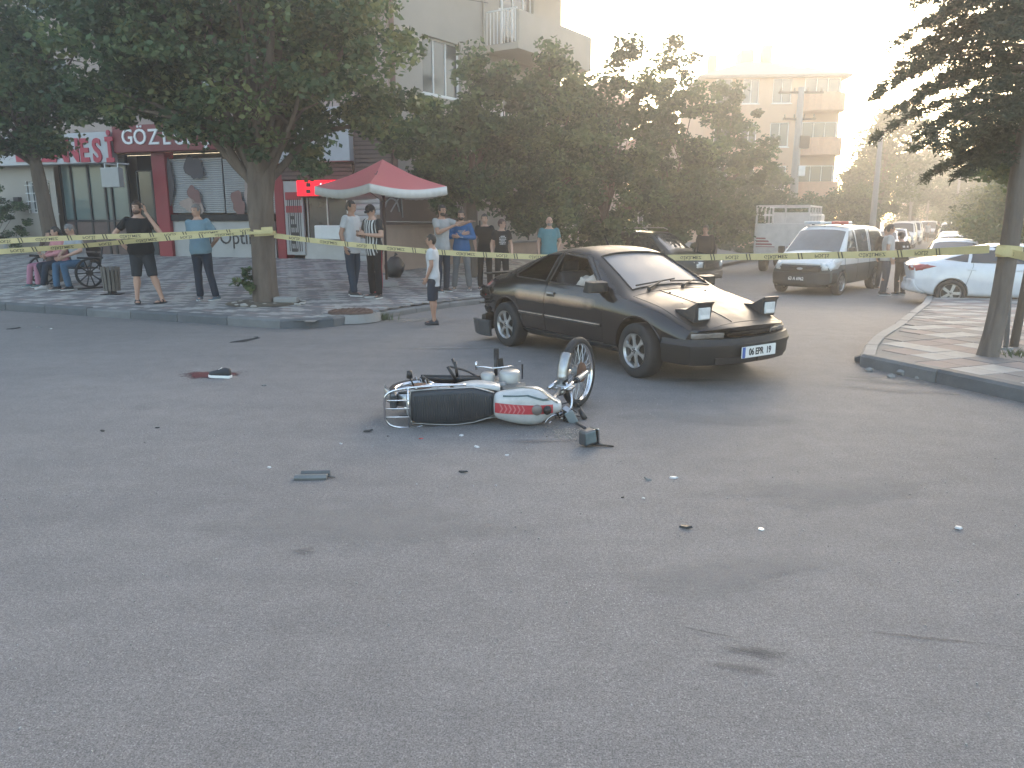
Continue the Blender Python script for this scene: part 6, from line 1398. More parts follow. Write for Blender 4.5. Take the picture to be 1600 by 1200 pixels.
        p0_ = w + d * .028 + sx_ * .030; td = (sx_ * .75 + d * .6 + pn * .35).normalized(); p1 = p0_ + td * .034; p2 = p1 + (td + d * .7 + pn * .2).normalized() * .030; hb.tube([p0_ - td * .012, p0_, p1, p2, p2 + d * .004], [.010, .011, .0098, .0085, .003], 7)
    hm = hb.mesh('h'); bm = bmesh.new(); bm.from_mesh(me); bm.from_mesh(hm); bm.to_mesh(me); bm.free()
    me.polygons.foreach_set('use_smooth', [True] * len(me.polygons)); me.materials.clear(); me.materials.append(skin)
    bo = bpy.data.objects.new('body', me); COL.objects.link(bo); bo.parent = t; bo.scale = (s,) * 3
    BV = bvh(me)
    def part(name, b, mat, v=.014, nz=.007, fr=6.5):
        m = b.mesh('c'); m = evalmesh(m, [('REMESH', dict(mode='VOXEL', voxel_size=v)), ('SMOOTH', dict(factor=.6, iterations=3))])
        if nz:
            sd0 = Vector((sum(map(ord, label)) % 97, len(label), 3.3))
            nv = len(m.vertices); co_ = np.empty(nv * 3, 'f'); nr_ = np.empty(nv * 3, 'f'); m.vertices.foreach_get('co', co_); m.vertex_normals.foreach_get('vector', nr_); co_ = co_.reshape(-1, 3); nr_ = nr_.reshape(-1, 3); dd_ = np.zeros(nv)
            for i_, c in enumerate(co_.tolist()):
                c = Vector(c); q = Vector((c.x * fr * 1.3, c.y * fr * 1.3, c.z * fr * .8)) + sd0; dd_[i_] = noise.noise(q) + .5 * noise.noise(q * 2.3)
            m.vertices.foreach_set('co', (co_ + nr_ * (dd_ * nz)[:, None]).astype('f').ravel()); m.update()
        m.materials.clear(); m.materials.append(mat); m.polygons.foreach_set('use_smooth', [True] * len(m.polygons))
        o = bpy.data.objects.new(name, m); COL.objects.link(o); o.parent = t; o.scale = (s,) * 3; return o
    if vox > .016: pv = .02
    else: pv = .0135
    out = {}
    if shirt:
        b = MB(); torso(b, .020, hem, .515, .10)
        for k in 'LR':
            e, w = V('e' + k), V('w' + k); q_ = .62 if sleeve == 'short' else 1; en = sh[k] + (e - sh[k]) * q_
            b.ell(sh[k], (.072, .070, .068), 12, 9); b.tube([sh[k] - (e - sh[k]) * .12, sh[k], en], [.05, .071, .064 if sleeve == 'short' else .056], 14)
            if sleeve == 'long': b.cap(e, e + (w - e) * .9, .056, .042)
        out['shirt'] = part('shirt', b, shirt, pv)
    if legs:
        b = MB(); torso(b, .012, -.13, .055)
        for k in 'LR':
            kn, an, hp_ = V('k' + k), V('a' + k), hips[k]; ww = .020 if legw == 'long' else .034
            if legw == 'long':
                b.cap(hp_, kn, .086 * B + ww * .7, .062 + ww * .4, 14); b.tube([kn, kn + (an - kn) * .5, an + (kn - an) * .02, an + Vector((0, 0, -.012))], [.064 + ww * .3, .062 + ww * .3, .055 + ww * .4, .055], 14)
            else: b.tube([hp_ + (hp_ - kn) * .05, hp_, kn + (kn - hp_) * .06], [.06, .092 * B + .01, .082], 14)
        out['legs'] = part('trousers' if legw == 'long' else 'shorts', b, legs, pv)
    if not far or shoes:
        for k in 'LR':
            an = V('a' + k); fd = Matrix.Rotation(J['f' + k], 3, 'Z') @ Vector((0, 1, 0)); sx_ = Vector((fd.y, -fd.x, 0)); z0 = an.z - .085; b = MB(); rings = []
            for t_, w_, h_ in ((-.085, .018, .06), (-.075, .034, .085), (-.03, .040, .095), (.03, .042, .078), (.08, .046, .058), (.13, .045, .046), (.17, .034, .034), (.185, .014, .018)):
                c = Vector((an.x, an.y, z0)) + fd * t_; rings.append([c + sx_ * (w_ * x) + Vector((0, 0, h_ * z + .004)) for x, z in ((-1, 0), (-1.02, .45), (-.7, .9), (0, 1.02), (.7, .9), (1.02, .45), (1, 0))])
            if sandals:
                b.loft([[Vector((p.x, p.y, z0 + .004 + (.022 if i not in (0, 6) else 0))) for i, p in enumerate(r)] for r in rings]); so = b.build('sandal', shoes, t, smooth=False)
                so.scale = (s,) * 3; b = MB()
                for tt in (.02, .09): c = Vector((an.x, an.y, z0)) + fd * tt; b.tube([c + sx_ * (-.046) + Vector((0, 0, .02)), c + sx_ * -.036 + Vector((0, 0, .065 - .15 * tt)), c + Vector((0, 0, .082 - .25 * tt)), c + sx_ * .036 + Vector((0, 0, .065 - .15 * tt)), c + sx_ * .046 + Vector((0, 0, .02))], .013, 6, flat=.6)
                b.build('strap', shoes, so, smooth=True)
            else:
                b.loft(rings); so = b.build('shoe', shoes, t, smooth=True); so.scale = (s,) * 3
                if sole:
                    b = MB(); b.loft([[Vector((p.x, p.y, 0)) + (p - Vector((an.x, an.y, 0))) * 0 + Vector((0, 0, z0 + (.024 if i not in (0, 6) else 0))) for i, p in enumerate(r)] for r in [[c_ + (c_ - sum(r, Vector()) / 7) * .06 for c_ in r] for r in rings]]); b.build('sole', SOLE, so)
    if hair:
        b = MB(); b.ell(HC + HR @ Vector((0, -.006, .012)), (.082, .097, .112), 22, 16, HR); m = b.mesh('hair', True); bm = bmesh.new(); bm.from_mesh(m); Ri = HR.inverted()
        dl = [f for f in bm.faces if (lambda p: (p.y > .035 and p.z < .060) or (p.z < -.03 and p.y > -.035) or p.z < -.085 or (abs(p.x) > .055 and p.z < -.01 and p.y > -.02))(Ri @ (f.calc_center_median() - HC))]
        bmesh.ops.delete(bm, geom=dl, context='FACES'); bm.to_mesh(m); bm.free()
        for v in m.vertices: v.co += (v.co - HC).normalized() * noise.noise(v.co * 40) * .006
        o = link('hair', m, hair, t); o.scale = (s,) * 3
        sm = o.modifiers.new('s', 'SOLIDIFY'); sm.thickness = .008
        if longhair: b = MB(); b.tube([ph(0, -.07, .03), ph(0, -.10, -.05), ph(0, -.09, -.16), ph(0, -.07, -.24)], [.06, .07, .055, .02], 12, flat=.6); o = b.build('long_hair', hair, t, smooth=True); o.scale = (s,) * 3
    if beard:
        b = MB(); b.ell(ph(0, .030, -.058), (.061, .066, .056), 14, 10, HR); m = b.mesh('b', True); bm = bmesh.new(); bm.from_mesh(m); Ri = HR.inverted()
        bmesh.ops.delete(bm, geom=[f for f in bm.faces if (Ri @ (f.calc_center_median() - HC)).z > -.045], context='FACES'); bm.to_mesh(m); bm.free(); o = link('beard', m, beard, t); o.scale = (s,) * 3
    if cap:
        b = MB(); b.lathe([(.001, .118), (.05, .108), (.078, .075), (.088, .03), (.090, .022)], n=24); b.v = [tuple(HC + HR @ Vector((x, y * 1.08, z))) for x, y, z in b.v]; o = b.build('cap', cap, t, smooth=True); o.scale = (s,) * 3
        b = MB(); b.loft([[ph(x * .072, .085 + .06 * (1 - x * x) * q, .032 - .012 * q + dz) for x in (-1, -.6, 0, .6, 1)] for q, dz in ((0, 0), (1, 0), (1, .005), (0, .006))], cap=False, closed=False); o2 = b.build('cap_peak', cap, o); 
    if not far:
        for q in (-1, 1):
            b = MB(); b.ell((0, 0, 0), (.012, .006, .006), 8, 5, HR); o = b.build('eye', INK, t); o.location = ph(q * .030, .086, .004) * s; o.scale = (s,) * 3
            b = MB(); b.box((0, 0, 0), (.034, .008, .007), HR); o = b.build('eyebrow', hair if hair else HAIRG, t); o.location = ph(q * .031, .092, .030) * s; o.scale = (s,) * 3
        b = MB(); b.ell((0, 0, 0), (.022, .006, .006), 8, 5, HR); o = b.build('mouth', M('lips', (.26, .10, .08), .5), t); o.location = ph(0, .096, -.060) * s; o.scale = (s,) * 3
    if extra: extra(t, s, dict(BV=BV, out=out, ph=ph, sh=sh, V=V, HR=HR))
    return t
def print_on(o, parts, mat, name='print', off=.006):
    """flat marks pressed onto the front of a garment (local x, z boxes)"""
    B_ = bvh(o.data)
    for (x, z, w, h) in parts:
        me = None; bm = bmesh.new(); vs = [bm.verts.new((x + dx * w / 2, 1.5, z + dz * h / 2)) for dx, dz in ((-1, -1), (1, -1), (1, 1), (-1, 1))]; bm.faces.new(vs); bmesh.ops.subdivide_edges(bm, edges=bm.edges, cuts=2, use_grid_fill=True)
        for v in bm.verts:
            r = B_.ray_cast(v.co, Vector((0, -1, 0)))
            if r[0] is not None: v.co = r[0] + Vector((0, off, 0))
            else: v.co.y = 0
        me = bpy.data.meshes.new(name); bm.to_mesh(me); bm.free(); q = link(name, me, mat, o)
NAVY = cloth('navy_cloth', (.022, .030, .045)); BLK = cloth('black_cloth', (.014, .014, .016)); JEANS = cloth('blue_jeans', (.05, .10, .16), .2); GREYC = cloth('grey_cloth', (.14, .14, .145))
WHT = cloth('white_cloth', (.47, .47, .475)); LBLUE = cloth('light_blue_cloth', (.165, .25, .30)); TEAL = cloth('teal_cloth', (.07, .19, .215)); RBLUE = cloth('royal_blue_cloth', (.025, .11, .26)); PINKC = cloth('pink_cloth', (.45, .20, .21)); PINKT = cloth('pink_trousers', (.36, .17, .22))
LGREY = cloth('light_grey_cloth', (.30, .31, .32)); DJEAN = cloth('dark_jeans', (.025, .042, .065)); PALE = cloth('pale_shirt', (.42, .40, .38))
def stripes():
    m = bpy.data.materials.new('striped_jersey'); m.use_nodes = True; n, l = m.node_tree.nodes, m.node_tree.links; b = n['Principled BSDF']; tc = n.new('ShaderNodeTexCoord'); sp = n.new('ShaderNodeSeparateXYZ'); l.new(tc.outputs['Object'], sp.inputs[0])
    w = n.new('ShaderNodeMath'); w.operation = 'MULTIPLY'; w.inputs[1].default_value = 2 * PI / .062; l.new(sp.outputs['X'], w.inputs[0]); s = n.new('ShaderNodeMath'); s.operation = 'SINE'; l.new(w.outputs[0], s.inputs[0])
    ab = n.new('ShaderNodeMath'); ab.operation = 'ABSOLUTE'; l.new(sp.outputs['X'], ab.inputs[0]); lt = n.new('ShaderNodeMath'); lt.operation = 'LESS_THAN'; lt.inputs[1].default_value = .165; l.new(ab.outputs[0], lt.inputs[0])
    g = n.new('ShaderNodeMath'); g.operation = 'GREATER_THAN'; g.inputs[1].default_value = .1; l.new(s.outputs[0], g.inputs[0]); mu = n.new('ShaderNodeMath'); mu.operation = 'MULTIPLY'; l.new(g.outputs[0], mu.inputs[0]); l.new(lt.outputs[0], mu.inputs[1])
    mx = n.new('ShaderNodeMix'); mx.data_type = 'RGBA'; mx.inputs[6].default_value = (.016, .016, .018, 1); mx.inputs[7].default_value = (.55, .55, .54, 1); l.new(mu.outputs[0], mx.inputs[0]); l.new(mx.outputs[2], b.inputs['Base Color']); b.inputs['Roughness'].default_value = .85; return m
STRIPE = stripes()
def pos(px, py, hf=gp): p = hf(px, py); return p
def Hof(px, pyt, pyb, hf=gp):
    p = hf(px, pyb); q = at(px, pyt, p.y); return q.z - p.z
def ph_extra(hand):
    def f(t, s, d):
        b = MB(); w = d['V']('w' + hand); c = (w + Vector(( .02 if hand == 'L' else -.02, .0, .075))) * s; b.box(c, (.012, .07, .145)); b.build('phone', INK, t, bevel=.004)
    return f
# 1 man phoning
person('heavy man in black T-shirt and dark shorts phoning with one hand on his hip', pos(229, 474), Hof(215, 314, 474), PI + .10, dict(kL=(-.16, .03, .50), aL=(-.27, -.01, .085), kR=(.11, .02, .50), aR=(.14, .02, .085), fL=-.5, fR=.35, eL=(-.36, .06, 1.22), wL=(-.155, .07, 1.56), handL=((.10, -.05, 1), (1, 0, 0), .5), eR=(.44, -.06, 1.20), wR=(.27, .10, 1.03), handR=((-.7, .1, -.7), (-.4, -.6, 0), .6)),
       1.22, shirt=BLK, legs=cloth('charcoal_cloth', (.028, .032, .038)), legw='short', shoes=SHOEK, sandals=True, hp=-.05, hy=-.15, beard=M('beard_brown', (.09, .05, .035), .8), extra=ph_extra('L'), hair=M('hair_brown', (.05, .03, .02), .7))
# 2 man in light blue T-shirt
person('grey haired man in light blue T-shirt and navy trousers, hands behind his back', pos(322, 469), Hof(312, 319, 469), PI - .15, dict(P=(.02, 0, .95), S=(.04, -.02, 1), aL=(-.20, -.02, .085), kL=(-.13, .02, .5), aR=(.09, .03, .085), fL=-.3, fR=.3, eL=(-.28, -.10, 1.16), wL=(-.08, -.20, .98), eR=(.28, -.10, 1.16), wR=(.08, -.20, 1.0), handL=((.8, 0, -.4), (0, 1, 0), .5), handR=((-.8, 0, -.4), (0, 1, 0), .5)), 1.12, shirt=LBLUE, legs=NAVY, shoes=M('shoe_blue', (.06, .10, .13), .7), hair=HAIRG, hy=-.2)
# 3, 4 pair under the parasol
person('man in loose white shirt and dark jeans talking, turned to the striped man', pos(553, 462), Hof(541, 313, 462), -1.95, dict(eL=(-.24, .02, 1.16), wL=(-.20, .22, 1.06), eR=(.25, -.06, 1.15), wR=(.25, .02, .91), aL=(-.08, -.08, .085), aR=(.10, .08, .085)), 1.10, shirt=WHT, legs=DJEAN, shoes=SHOEK, skin=SKIN2, hy=.0, hem=-.16)
def tr_stripe(t, s, d):
    b = MB(); o = d['out']['legs']; B_ = bvh(o.data); pts = []
    for i in range(16):
        z = .92 - i * .055; r = B_.ray_cast(Vector((-1, -.01, z)), Vector((1, 0, 0)))
        if r[0] is not None: pts.append(r[0] + Vector((-.003, 0, 0)))
    if len(pts) > 2: b.tube(pts, .014, 5, flat=.4, up=(0, 1, 0)); b.build('red_side_stripe', M('stripe_red', (.30, .03, .04), .8), o)
    b = MB(); w = (d['V']('wL') + d['V']('wR')) / 2 * s; b.box(w + Vector((0, .05, .03)), (.075, .02, .14), Matrix.Rotation(-.8, 3, 'X')); b.build('phone', INK, t, bevel=.004)
person('man in black and white striped jersey and dark cap looking down at his phone', pos(588, 465), Hof(580, 319, 465), 2.45, dict(S=(0, .06, 1), eL=(-.27, .05, 1.17), wL=(-.07, .30, 1.20), eR=(.27, .05, 1.17), wR=(.07, .30, 1.18), handL=((.3, .9, .3), (1, 0, 0), .7), handR=((-.3, .9, .3), (-1, 0, 0), .7), aL=(-.16, .06, .085), aR=(.12, -.02, .085), fL=.4, fR=-.2), 1.08, shirt=STRIPE, legs=BLK, shoes=SHOEK, hp=-.5, cap=BLK, extra=tr_stripe, hem=-.14)
# 5 boy
def bshort(t, s, d): print_on(d['out']['legs'], [(-.08, .52, .035, .03)], WHT)
person('boy in white T-shirt and navy shorts standing at the edge of the road', pos(678, 507, gr), Hof(678, 366, 507, gr), 1.45, dict(eL=(-.20, -.02, 1.16), wL=(-.19, .08, .93), eR=(.20, -.02, 1.16), wR=(.19, .06, .93), aL=(-.08, -.03, .085), aR=(.08, .02, .085), fL=.1, fR=0), .95, shirt=WHT, legs=NAVY, legw='short', shoes=SHOEK, skin=SKIN2, hy=.1, hem=-.20, sole=False, extra=bshort)
# 6-10 group by the garden wall
person('man in white T-shirt pointing across with an outstretched arm', pos(692, 456), Hof(688, 320, 456), -2.35, dict(eL=(-.34, .18, 1.36), wL=(-.38, .42, 1.42), handL=((-.1, 1, .1), (0, 0, -1), .1), eR=(.22, .14, 1.20), wR=(-.05, .32, 1.34), handR=((-1, .4, .2), (0, 0, -1), .4)), 1.0, shirt=cloth('cream_cloth', (.31, .31, .31)), legs=NAVY, shoes=SHOEK, skin=SKIN2, beard=HAIR, hy=-.1)
def sw(t, s, d): print_on(d['out']['shirt'], [(.0, 1.30, .13, .022), (-.02, 1.265, .09, .02), (0, 1.17, .11, .02)], LGREY)
person('bearded man in blue sweatshirt and grey trousers with folded arms', pos(722, 453), Hof(718, 328, 453), PI, dict(eL=(-.28, .08, 1.16), wL=(.04, .22, 1.18), eR=(.28, .08, 1.16), wR=(-.04, .20, 1.24), handL=((1, 0, .1), (0, -1, 0), .3), handR=((-1, 0, .2), (0, -1, 0), .3), aL=(-.17, 0, .085), aR=(.17, 0, .085), kL=(-.13, .02, .5), kR=(.13, .02, .5)), 1.05, shirt=RBLUE, sleeve='long', legs=GREYC, shoes=M('boot_brown', (.13, .11, .10), .8), beard=HAIR, extra=sw)
person('slim youth in plain black T-shirt and black trousers', pos(758, 452), Hof(757, 334, 452), PI - .1, dict(wL=(-.2, .1, .95), wR=(.2, .1, .95)), .92, shirt=BLK, legs=BLK, shoes=SHOEK, hy=0)
def pr_(t, s, d):
    r = random.Random(5); L_ = []
    for row in range(6):
        w = [.10, .16, .17, .11, .16, .14][row]; x = -w / 2
        while x < w / 2: q = r.uniform(.012, .030); L_.append((x + q / 2, 1.34 - row * .036, q, r.uniform(.014, .026))); x += q + .007
    print_on(d['out']['shirt'], L_, WHT)
person('youth in black T-shirt with a white printed front, looking aside', pos(784, 456), Hof(784, 342, 456), PI + .25, dict(), .95, shirt=BLK, legs=BLK, shoes=SHOEK, hy=.9, hair=M('hair_reddish', (.07, .03, .02), .6), extra=pr_)
person('bald man in teal polo shirt standing behind the black car', pos(857, 455), Hof(855, 338, 455), PI + .15, dict(eL=(-.28, -.06, 1.16), wL=(-.2, .0, .93)), 1.12, shirt=TEAL, legs=NAVY, shoes=SHOEK, hair=None, hy=.1, beard=HAIRG, skin=SKIN)
# bystander in dark clothes by the off-road car
person('dark dressed bystander standing beside the parked off-road car', pos(1098, 451, gr), Hof(1098, 352, 451, gr), PI - .5, dict(), 1.05, shirt=BLK, sleeve='long', legs=DJEAN, shoes=SHOEK, skin=SKIN2)
# officers behind the police van
person('man in pale shirt and dark trousers standing behind the police van', pos(1380, 461, gr), Hof(1383, 350, 461, gr), -1.9, dict(), 1.12, shirt=PALE, legs=DJEAN, shoes=SHOEK, skin=SKIN2, hy=.1)
def vest(t, s, d):
    o = d['out']['shirt']; B_ = bvh(o.data)
    for x, z, w, h in ((-.07, 1.34, .07, .05), (.06, 1.34, .08, .05), (0, 1.25, .20, .02)):
        bm = bmesh.new(); vs = [bm.verts.new((x + dx * w / 2, -1.5, z + dz * h / 2)) for dx, dz in ((-1, -1), (1, -1), (1, 1), (-1, 1))]; bm.faces.new(vs); bmesh.ops.subdivide_edges(bm, edges=bm.edges, cuts=2, use_grid_fill=True)
        for v in bm.verts:
            r = B_.ray_cast(v.co, Vector((0, 1, 0)))
            if r[0] is not None: v.co = r[0] - Vector((0, .006, 0))
        me = bpy.data.meshes.new('badge'); bm.to_mesh(me); bm.free(); link('print', me, WHT, o)
person('officer in black with white marks on the back, bending between van and white car', pos(1404, 460, gr), Hof(1404, 362, 460, gr), .35, dict(S=(0, .15, 1), eL=(-.3, .05, 1.17), wL=(-.12, .25, 1.1), eR=(.3, .05, 1.17), wR=(.12, .25, 1.1)), 1.12, shirt=BLK, legs=BLK, shoes=SHOEK, cap=BLK, extra=vest)
person('darkly dressed person half hidden between the two standing behind the van', pos(1392, 454, gr) + Vector((0, .6, 0)), 1.78, PI, dict(), 1.0, shirt=BLK, sleeve='long', legs=NAVY, shoes=SHOEK)
# far walkers
WK = 'walkers far up the street'
person('far walker in dark clothes on the left, coming down the street', pos(1432, 377, gr), 1.75, PI, dict(kL=(-.1, .1, .5), aL=(-.1, .12, .085)), 1.05, shirt=BLK, sleeve='long', legs=NAVY, shoes=SHOEK, vox=.022, far=True, group=WK)
person('far walker in a white top between two dark dressed ones', pos(1447, 379, gr), 1.7, PI, dict(), 1.0, shirt=WHT, legs=SKIN and cloth('tan_shorts', (.2, .15, .12)), legw='short', shoes=SHOEK, vox=.022, far=True, group=WK)
person('far walker in dark clothes on the right, beside the parked cars', pos(1463, 381, gr), 1.75, .4, dict(kR=(.1, .1, .5)), 1.1, shirt=BLK, sleeve='long', legs=BLK, shoes=SHOEK, vox=.022, far=True, group=WK)

# ---------------------------------------------------------------- bench with wagon wheels, and the three people on it
WOOD = M('dark_wood', (.045, .032, .025), .7, var=.3, scale=3, stretch=(1, 8, 8), bump=.3); GWOOD = M('weathered_wood', (.13, .115, .10), .85, var=.3, scale=4, stretch=(6, 6, 1), bump=.4)
bc = gp(106, 449); BA = math.atan2(.62, -.80) - PI / 2 + PI * 0
FD = Vector((-.52, -.85)); BA = math.atan2(-FD.x, FD.y)         # bench faces FD; local +Y = facing, local +X = its right
bench = thing('bench', 'dark wooden bench with spoked wagon wheel ends, three people seated on it', 'bench', (bc.x, bc.y, bc.z), BA)
HLX = .92
for k in range(4): MB().box((0, -.16 + k * .11, .44), (2 * HLX - .1, .09, .03)).build('seat_slat', WOOD, bench, bevel=.006)
for k in range(3): MB().box((0, -.26 - k * .02, .58 + k * .12), (2 * HLX - .1, .03, .09), Matrix.Rotation(-.15, 3, 'X')).build('backrest_slat', WOOD, bench, bevel=.006)
for s_ in (-1, 1):
    x = s_ * HLX; b = MB(); R0 = .30; c = (x, .02, .34)
    pr0 = [(R0 - .035, -.025), (R0, -.025), (R0, .025), (R0 - .035, .025), (R0 - .035, -.025)]; b.lathe(pr0, c, 'X', 30); w = b.build('wagon_wheel', IRON, bench)
    b = MB()
    for k in range(10): a = 2 * PI * k / 10; b.tube([(x, c[1] + .05 * math.cos(a), c[2] + .05 * math.sin(a)), (x, c[1] + (R0 - .03) * math.cos(a), c[2] + (R0 - .03) * math.sin(a))], .014, 6)
    b.build('spokes', IRON, w); b = MB(); b.lathe([(.001, -.05), (.055, -.05), (.055, .05), (.001, .05)], c, 'X', 14); b.build('hub', IRON, w)
    b = MB(); b.tube([(x, -.28, .03), (x, .30, .03)], .02, 6); b.tube([(x, -.2, .4), (x, -.32, .86)], .02, 6); b.tube([(x, -.30, .64), (x, .24, .66)], .022, 6); b.build('end_iron', IRON, bench)
BM = Matrix.Translation(bc) @ Matrix.Rotation(BA, 4, 'Z')
def seat(u, dy=0): return BM @ Vector((u, dy, 0))
# facing FD, her own right (+X local) is the far-left side of the picture
SIT = dict(P=(0, -.05, .56), S=(0, -.10, 1), kL=(-.12, .40, .50), kR=(.12, .40, .50), aL=(-.10, .40, .085), aR=(.10, .36, .085))
def sit(**k): d = dict(SIT); d.update(k); return d
rgt = (BM.to_3x3() @ Vector((1, 0, 0))); sg_ = 1 if rgt.x < 0 else -1
person('seated woman in pink top and dark trousers with white shoes on the bench', seat(sg_ * .16), 1.66, BA, sit(S=(.0, .10, 1), eL=(-.22, .10, .78), wL=(.0, .30, .72), eR=(.22, .10, .78), wR=(.02, .32, .70), aL=(-.10, .50, .085), aR=(.08, .34, .085)), 1.05, shirt=PINKC, sleeve='long', legs=NAVY, shoes=M('shoe_white', (.5, .47, .46), .6), hair=HAIR, longhair=True, hp=-.1, hy=-.3)
person('seated man in grey T-shirt and blue jeans leaning forward on the bench, looking down', seat(-sg_ * .55), 1.75, BA, sit(S=(.05, .20, 1), eL=(-.30, .12, .80), wL=(-.16, .38, .68), eR=(.26, .15, .78), wR=(.06, .40, .66), kL=(-.16, .42, .50), aL=(-.16, .36, .085), kR=(.10, .44, .50), aR=(.04, .50, .085)), 1.12, shirt=LGREY, legs=JEANS, shoes=SHOEK, hp=-.5, hy=0, hair=HAIRG)
person('person in pink trousers seated at the far end of the bench, mostly hidden', seat(sg_ * .60, -.02), 1.55, BA, sit(S=(0, -.05, 1), aR=(.16, .48, .085), kR=(.14, .42, .5)), .95, shirt=cloth('brown_top', (.10, .07, .06)), sleeve='long', legs=PINKT, shoes=M('shoe_teal', (.07, .14, .15), .7), hair=HAIR, longhair=True)
# slatted litter bin
lc = gp(176, 460); lb_ = thing('litter_bin', 'round slatted wooden litter bin beside the bench', 'bin', lc)
b = MB(); b.lathe([(.10, .08), (.12, .45)], n=20); b.build('liner', IRON, lb_)
for k in range(14):
    a = 2 * PI * k / 14; M_ = Matrix.Translation((.155 * math.cos(a), .155 * math.sin(a), .31)) @ Matrix.Rotation(a, 4, 'Z') @ Matrix.Rotation(.05, 4, 'Y')
    b = MB(); b.M = M_; b.box((0, 0, 0), (.022, .05, .47)); b.build('slat', GWOOD, lb_)
b = MB()
for z in (.14, .46): b.tube([(.148 * math.cos(a), .148 * math.sin(a), z) for a in [2 * PI * i / 24 for i in range(25)]], .009, 5, cap=False)
b.box((0, 0, .04), (.06, .22, .08)); b.box((0, 0, .008), (.34, .30, .016)); b.build('iron_band', IRON, lb_)
# ================================================================ PARASOL, POLES, TAPE, DEBRIS
pc = at(600, 420, 17.4); pc.z = plaza_z(pc.x, pc.y)
par = thing('parasol', 'faded red square parasol with a white scalloped valance over the two talking men', 'parasol', pc)
CRED = M('parasol_red', (.60, .20, .20), .85, var=.12, scale=1.5, spec=.2); CRED2 = leafmat('parasol_cloth', (.86, .33, .34), (.86, .33, .34), (.86, .33, .34), .6); CWH = M('parasol_white', (.60, .60, .58), .85, var=.05, spec=.2)
ze, za, hd2 = at(600, 291, 17.4).z - pc.z, at(608, 249, 17.4).z - pc.z, 1.44
cor = [Vector((hd2 * math.cos(a), hd2 * math.sin(a), ze)) for a in (PI * 1.02, PI * 1.5, PI * 2 - .02, PI * .5)]
b = MB(); N = 10; apex = Vector((.05, 0, za))
for i in range(4):
    A, C = cor[i], cor[(i + 1) % 4]; rows = []
    for j in range(N + 1):
        t = j / N; row = []
        for k in range(N + 1):
            u = k / N; e = A + (C - A) * u; p = apex + (e - apex) * t; p.z -= .10 * math.sin(PI * u) * t + .06 * math.sin(PI * t) * (1 - .6 * math.sin(PI * u)); row.append(p)
        rows.append(row)
    b.loft(rows, cap=False, closed=False)
cn = b.build('canopy', CRED2, par, smooth=False); sm = cn.modifiers.new('s', 'SOLIDIFY'); sm.thickness = .004; cn.data.attributes.new('hue', 'FLOAT', 'FACE')
b = MB()
for i in range(4):
    A, C = cor[i], cor[(i + 1) % 4]; top, bot = [], []
    for k in range(41):
        u = k / 40; e = A + (C - A) * u; e = e - Vector((0, 0, .10 * math.sin(PI * u))); o_ = (e - Vector((0, 0, e.z))).normalized(); top.append(e + o_ * .004); bot.append(e + o_ * (.012 + .012 * math.sin(k * 1.9)) - Vector((0, 0, .17 + .014 * abs(math.sin(k * .8)))))
    b.loft([top, bot], cap=False, closed=False)
vl = b.build('valance', CWH, par, smooth=True); sm = vl.modifiers.new('s', 'SOLIDIFY'); sm.thickness = .003
b = MB(); b.tube([(.05, 0, .02), (.05, 0, za - .02)], .028, 10); b.build('pole', M('pole_brown', (.05, .03, .028), .6), par, smooth=True)
for c in cor: b = MB(); b.tube([(.05, 0, za - .06), c * .98 + Vector((0, 0, -.02))], .010, 5); b.tube([(.05, 0, ze - .35), Vector((c.x * .5, c.y * .5, (za + ze) / 2 - .06))], .008, 5); b.build('rib', DKF, par)
b = MB(); b.lathe([(.001, .14), (.10, .14), (.24, .10), (.27, 0)], (.05, 0, 0), 'Z', 20); b.build('base', CONC, par)
bg_ = gp(617, 433); bag = thing('refuse_sack', 'black refuse sack leaning at the foot of the parasol', 'bag', bg_)
b = MB(); b.ell((0, 0, .24), (.25, .22, .27), 24, 16); me = b.mesh('s', True)
for v in me.vertices: q = v.co * 6; v.co += Vector((noise.noise(q), noise.noise(q + Vector((4, 4, 4))), .6 * noise.noise(q + Vector((7, 1, 3))))) * .05; v.co.z = max(.0, v.co.z)
link('sack', me, M('bin_bag', (.015, .015, .017), .4, bump=.6, bscale=14, spec=.6), bag); b = MB(); b.tube([(0, 0, .48), (.02, 0, .54), (.05, .02, .58)], [.035, .02, .05], 8); b.build('knot', MATS['bin_bag'], bag, smooth=True)
# utility poles
def upole(name, label, px, Y, pytop, r, lean=0, arms=(), mat=None, fittings=True, group=None):
    p = at(px, 342, Y); z = road_z(p.x, p.y); h = at(px, pytop, Y).z - z; t = thing(name, label, 'pole', (p.x, p.y, z), 0, group)
    MB().tube([(0, 0, -.2), (lean * h * .5, 0, h * .5), (lean * h, 0, h)], [r, r * .8, r * .6], 10).build('shaft', mat or CONC, t, smooth=True)
    for k, (dz, w) in enumerate(arms):
        a = MB().box((lean * (h - dz), 0, h - dz), (w, .09, .10)).build('crossarm', IRON, t)
        for q in (-.45, -.15, .15, .45): b = MB(); b.lathe([(.03, 0), (.06, .05), (.03, .09), (.055, .13), (.02, .18)], (lean * (h - dz) + q * w, 0, h - dz + .05), 'Z', 8, cap=True); b.build('insulator', M('porcelain', (.2, .16, .14), .3), a)
    return t, h
u1, h1 = upole('utility_pole', 'concrete utility pole with crossarms in front of the peach building', 1237, 40, 136, .24, .0, ((.25, 2.2), (1.5, 1.6)))
MB().box((.30, 0, h1 - 2.6), (.5, .4, .6)).build('junction_box', IRON, u1, bevel=.03); MB().box((.25, -.1, h1 - 4.0), (.35, .25, .5)).build('fuse_box', MATS['aluminium'], u1, bevel=.03)
upole('utility_pole', 'plain pale concrete pole behind the police van', 1364, 34, 205, .15)
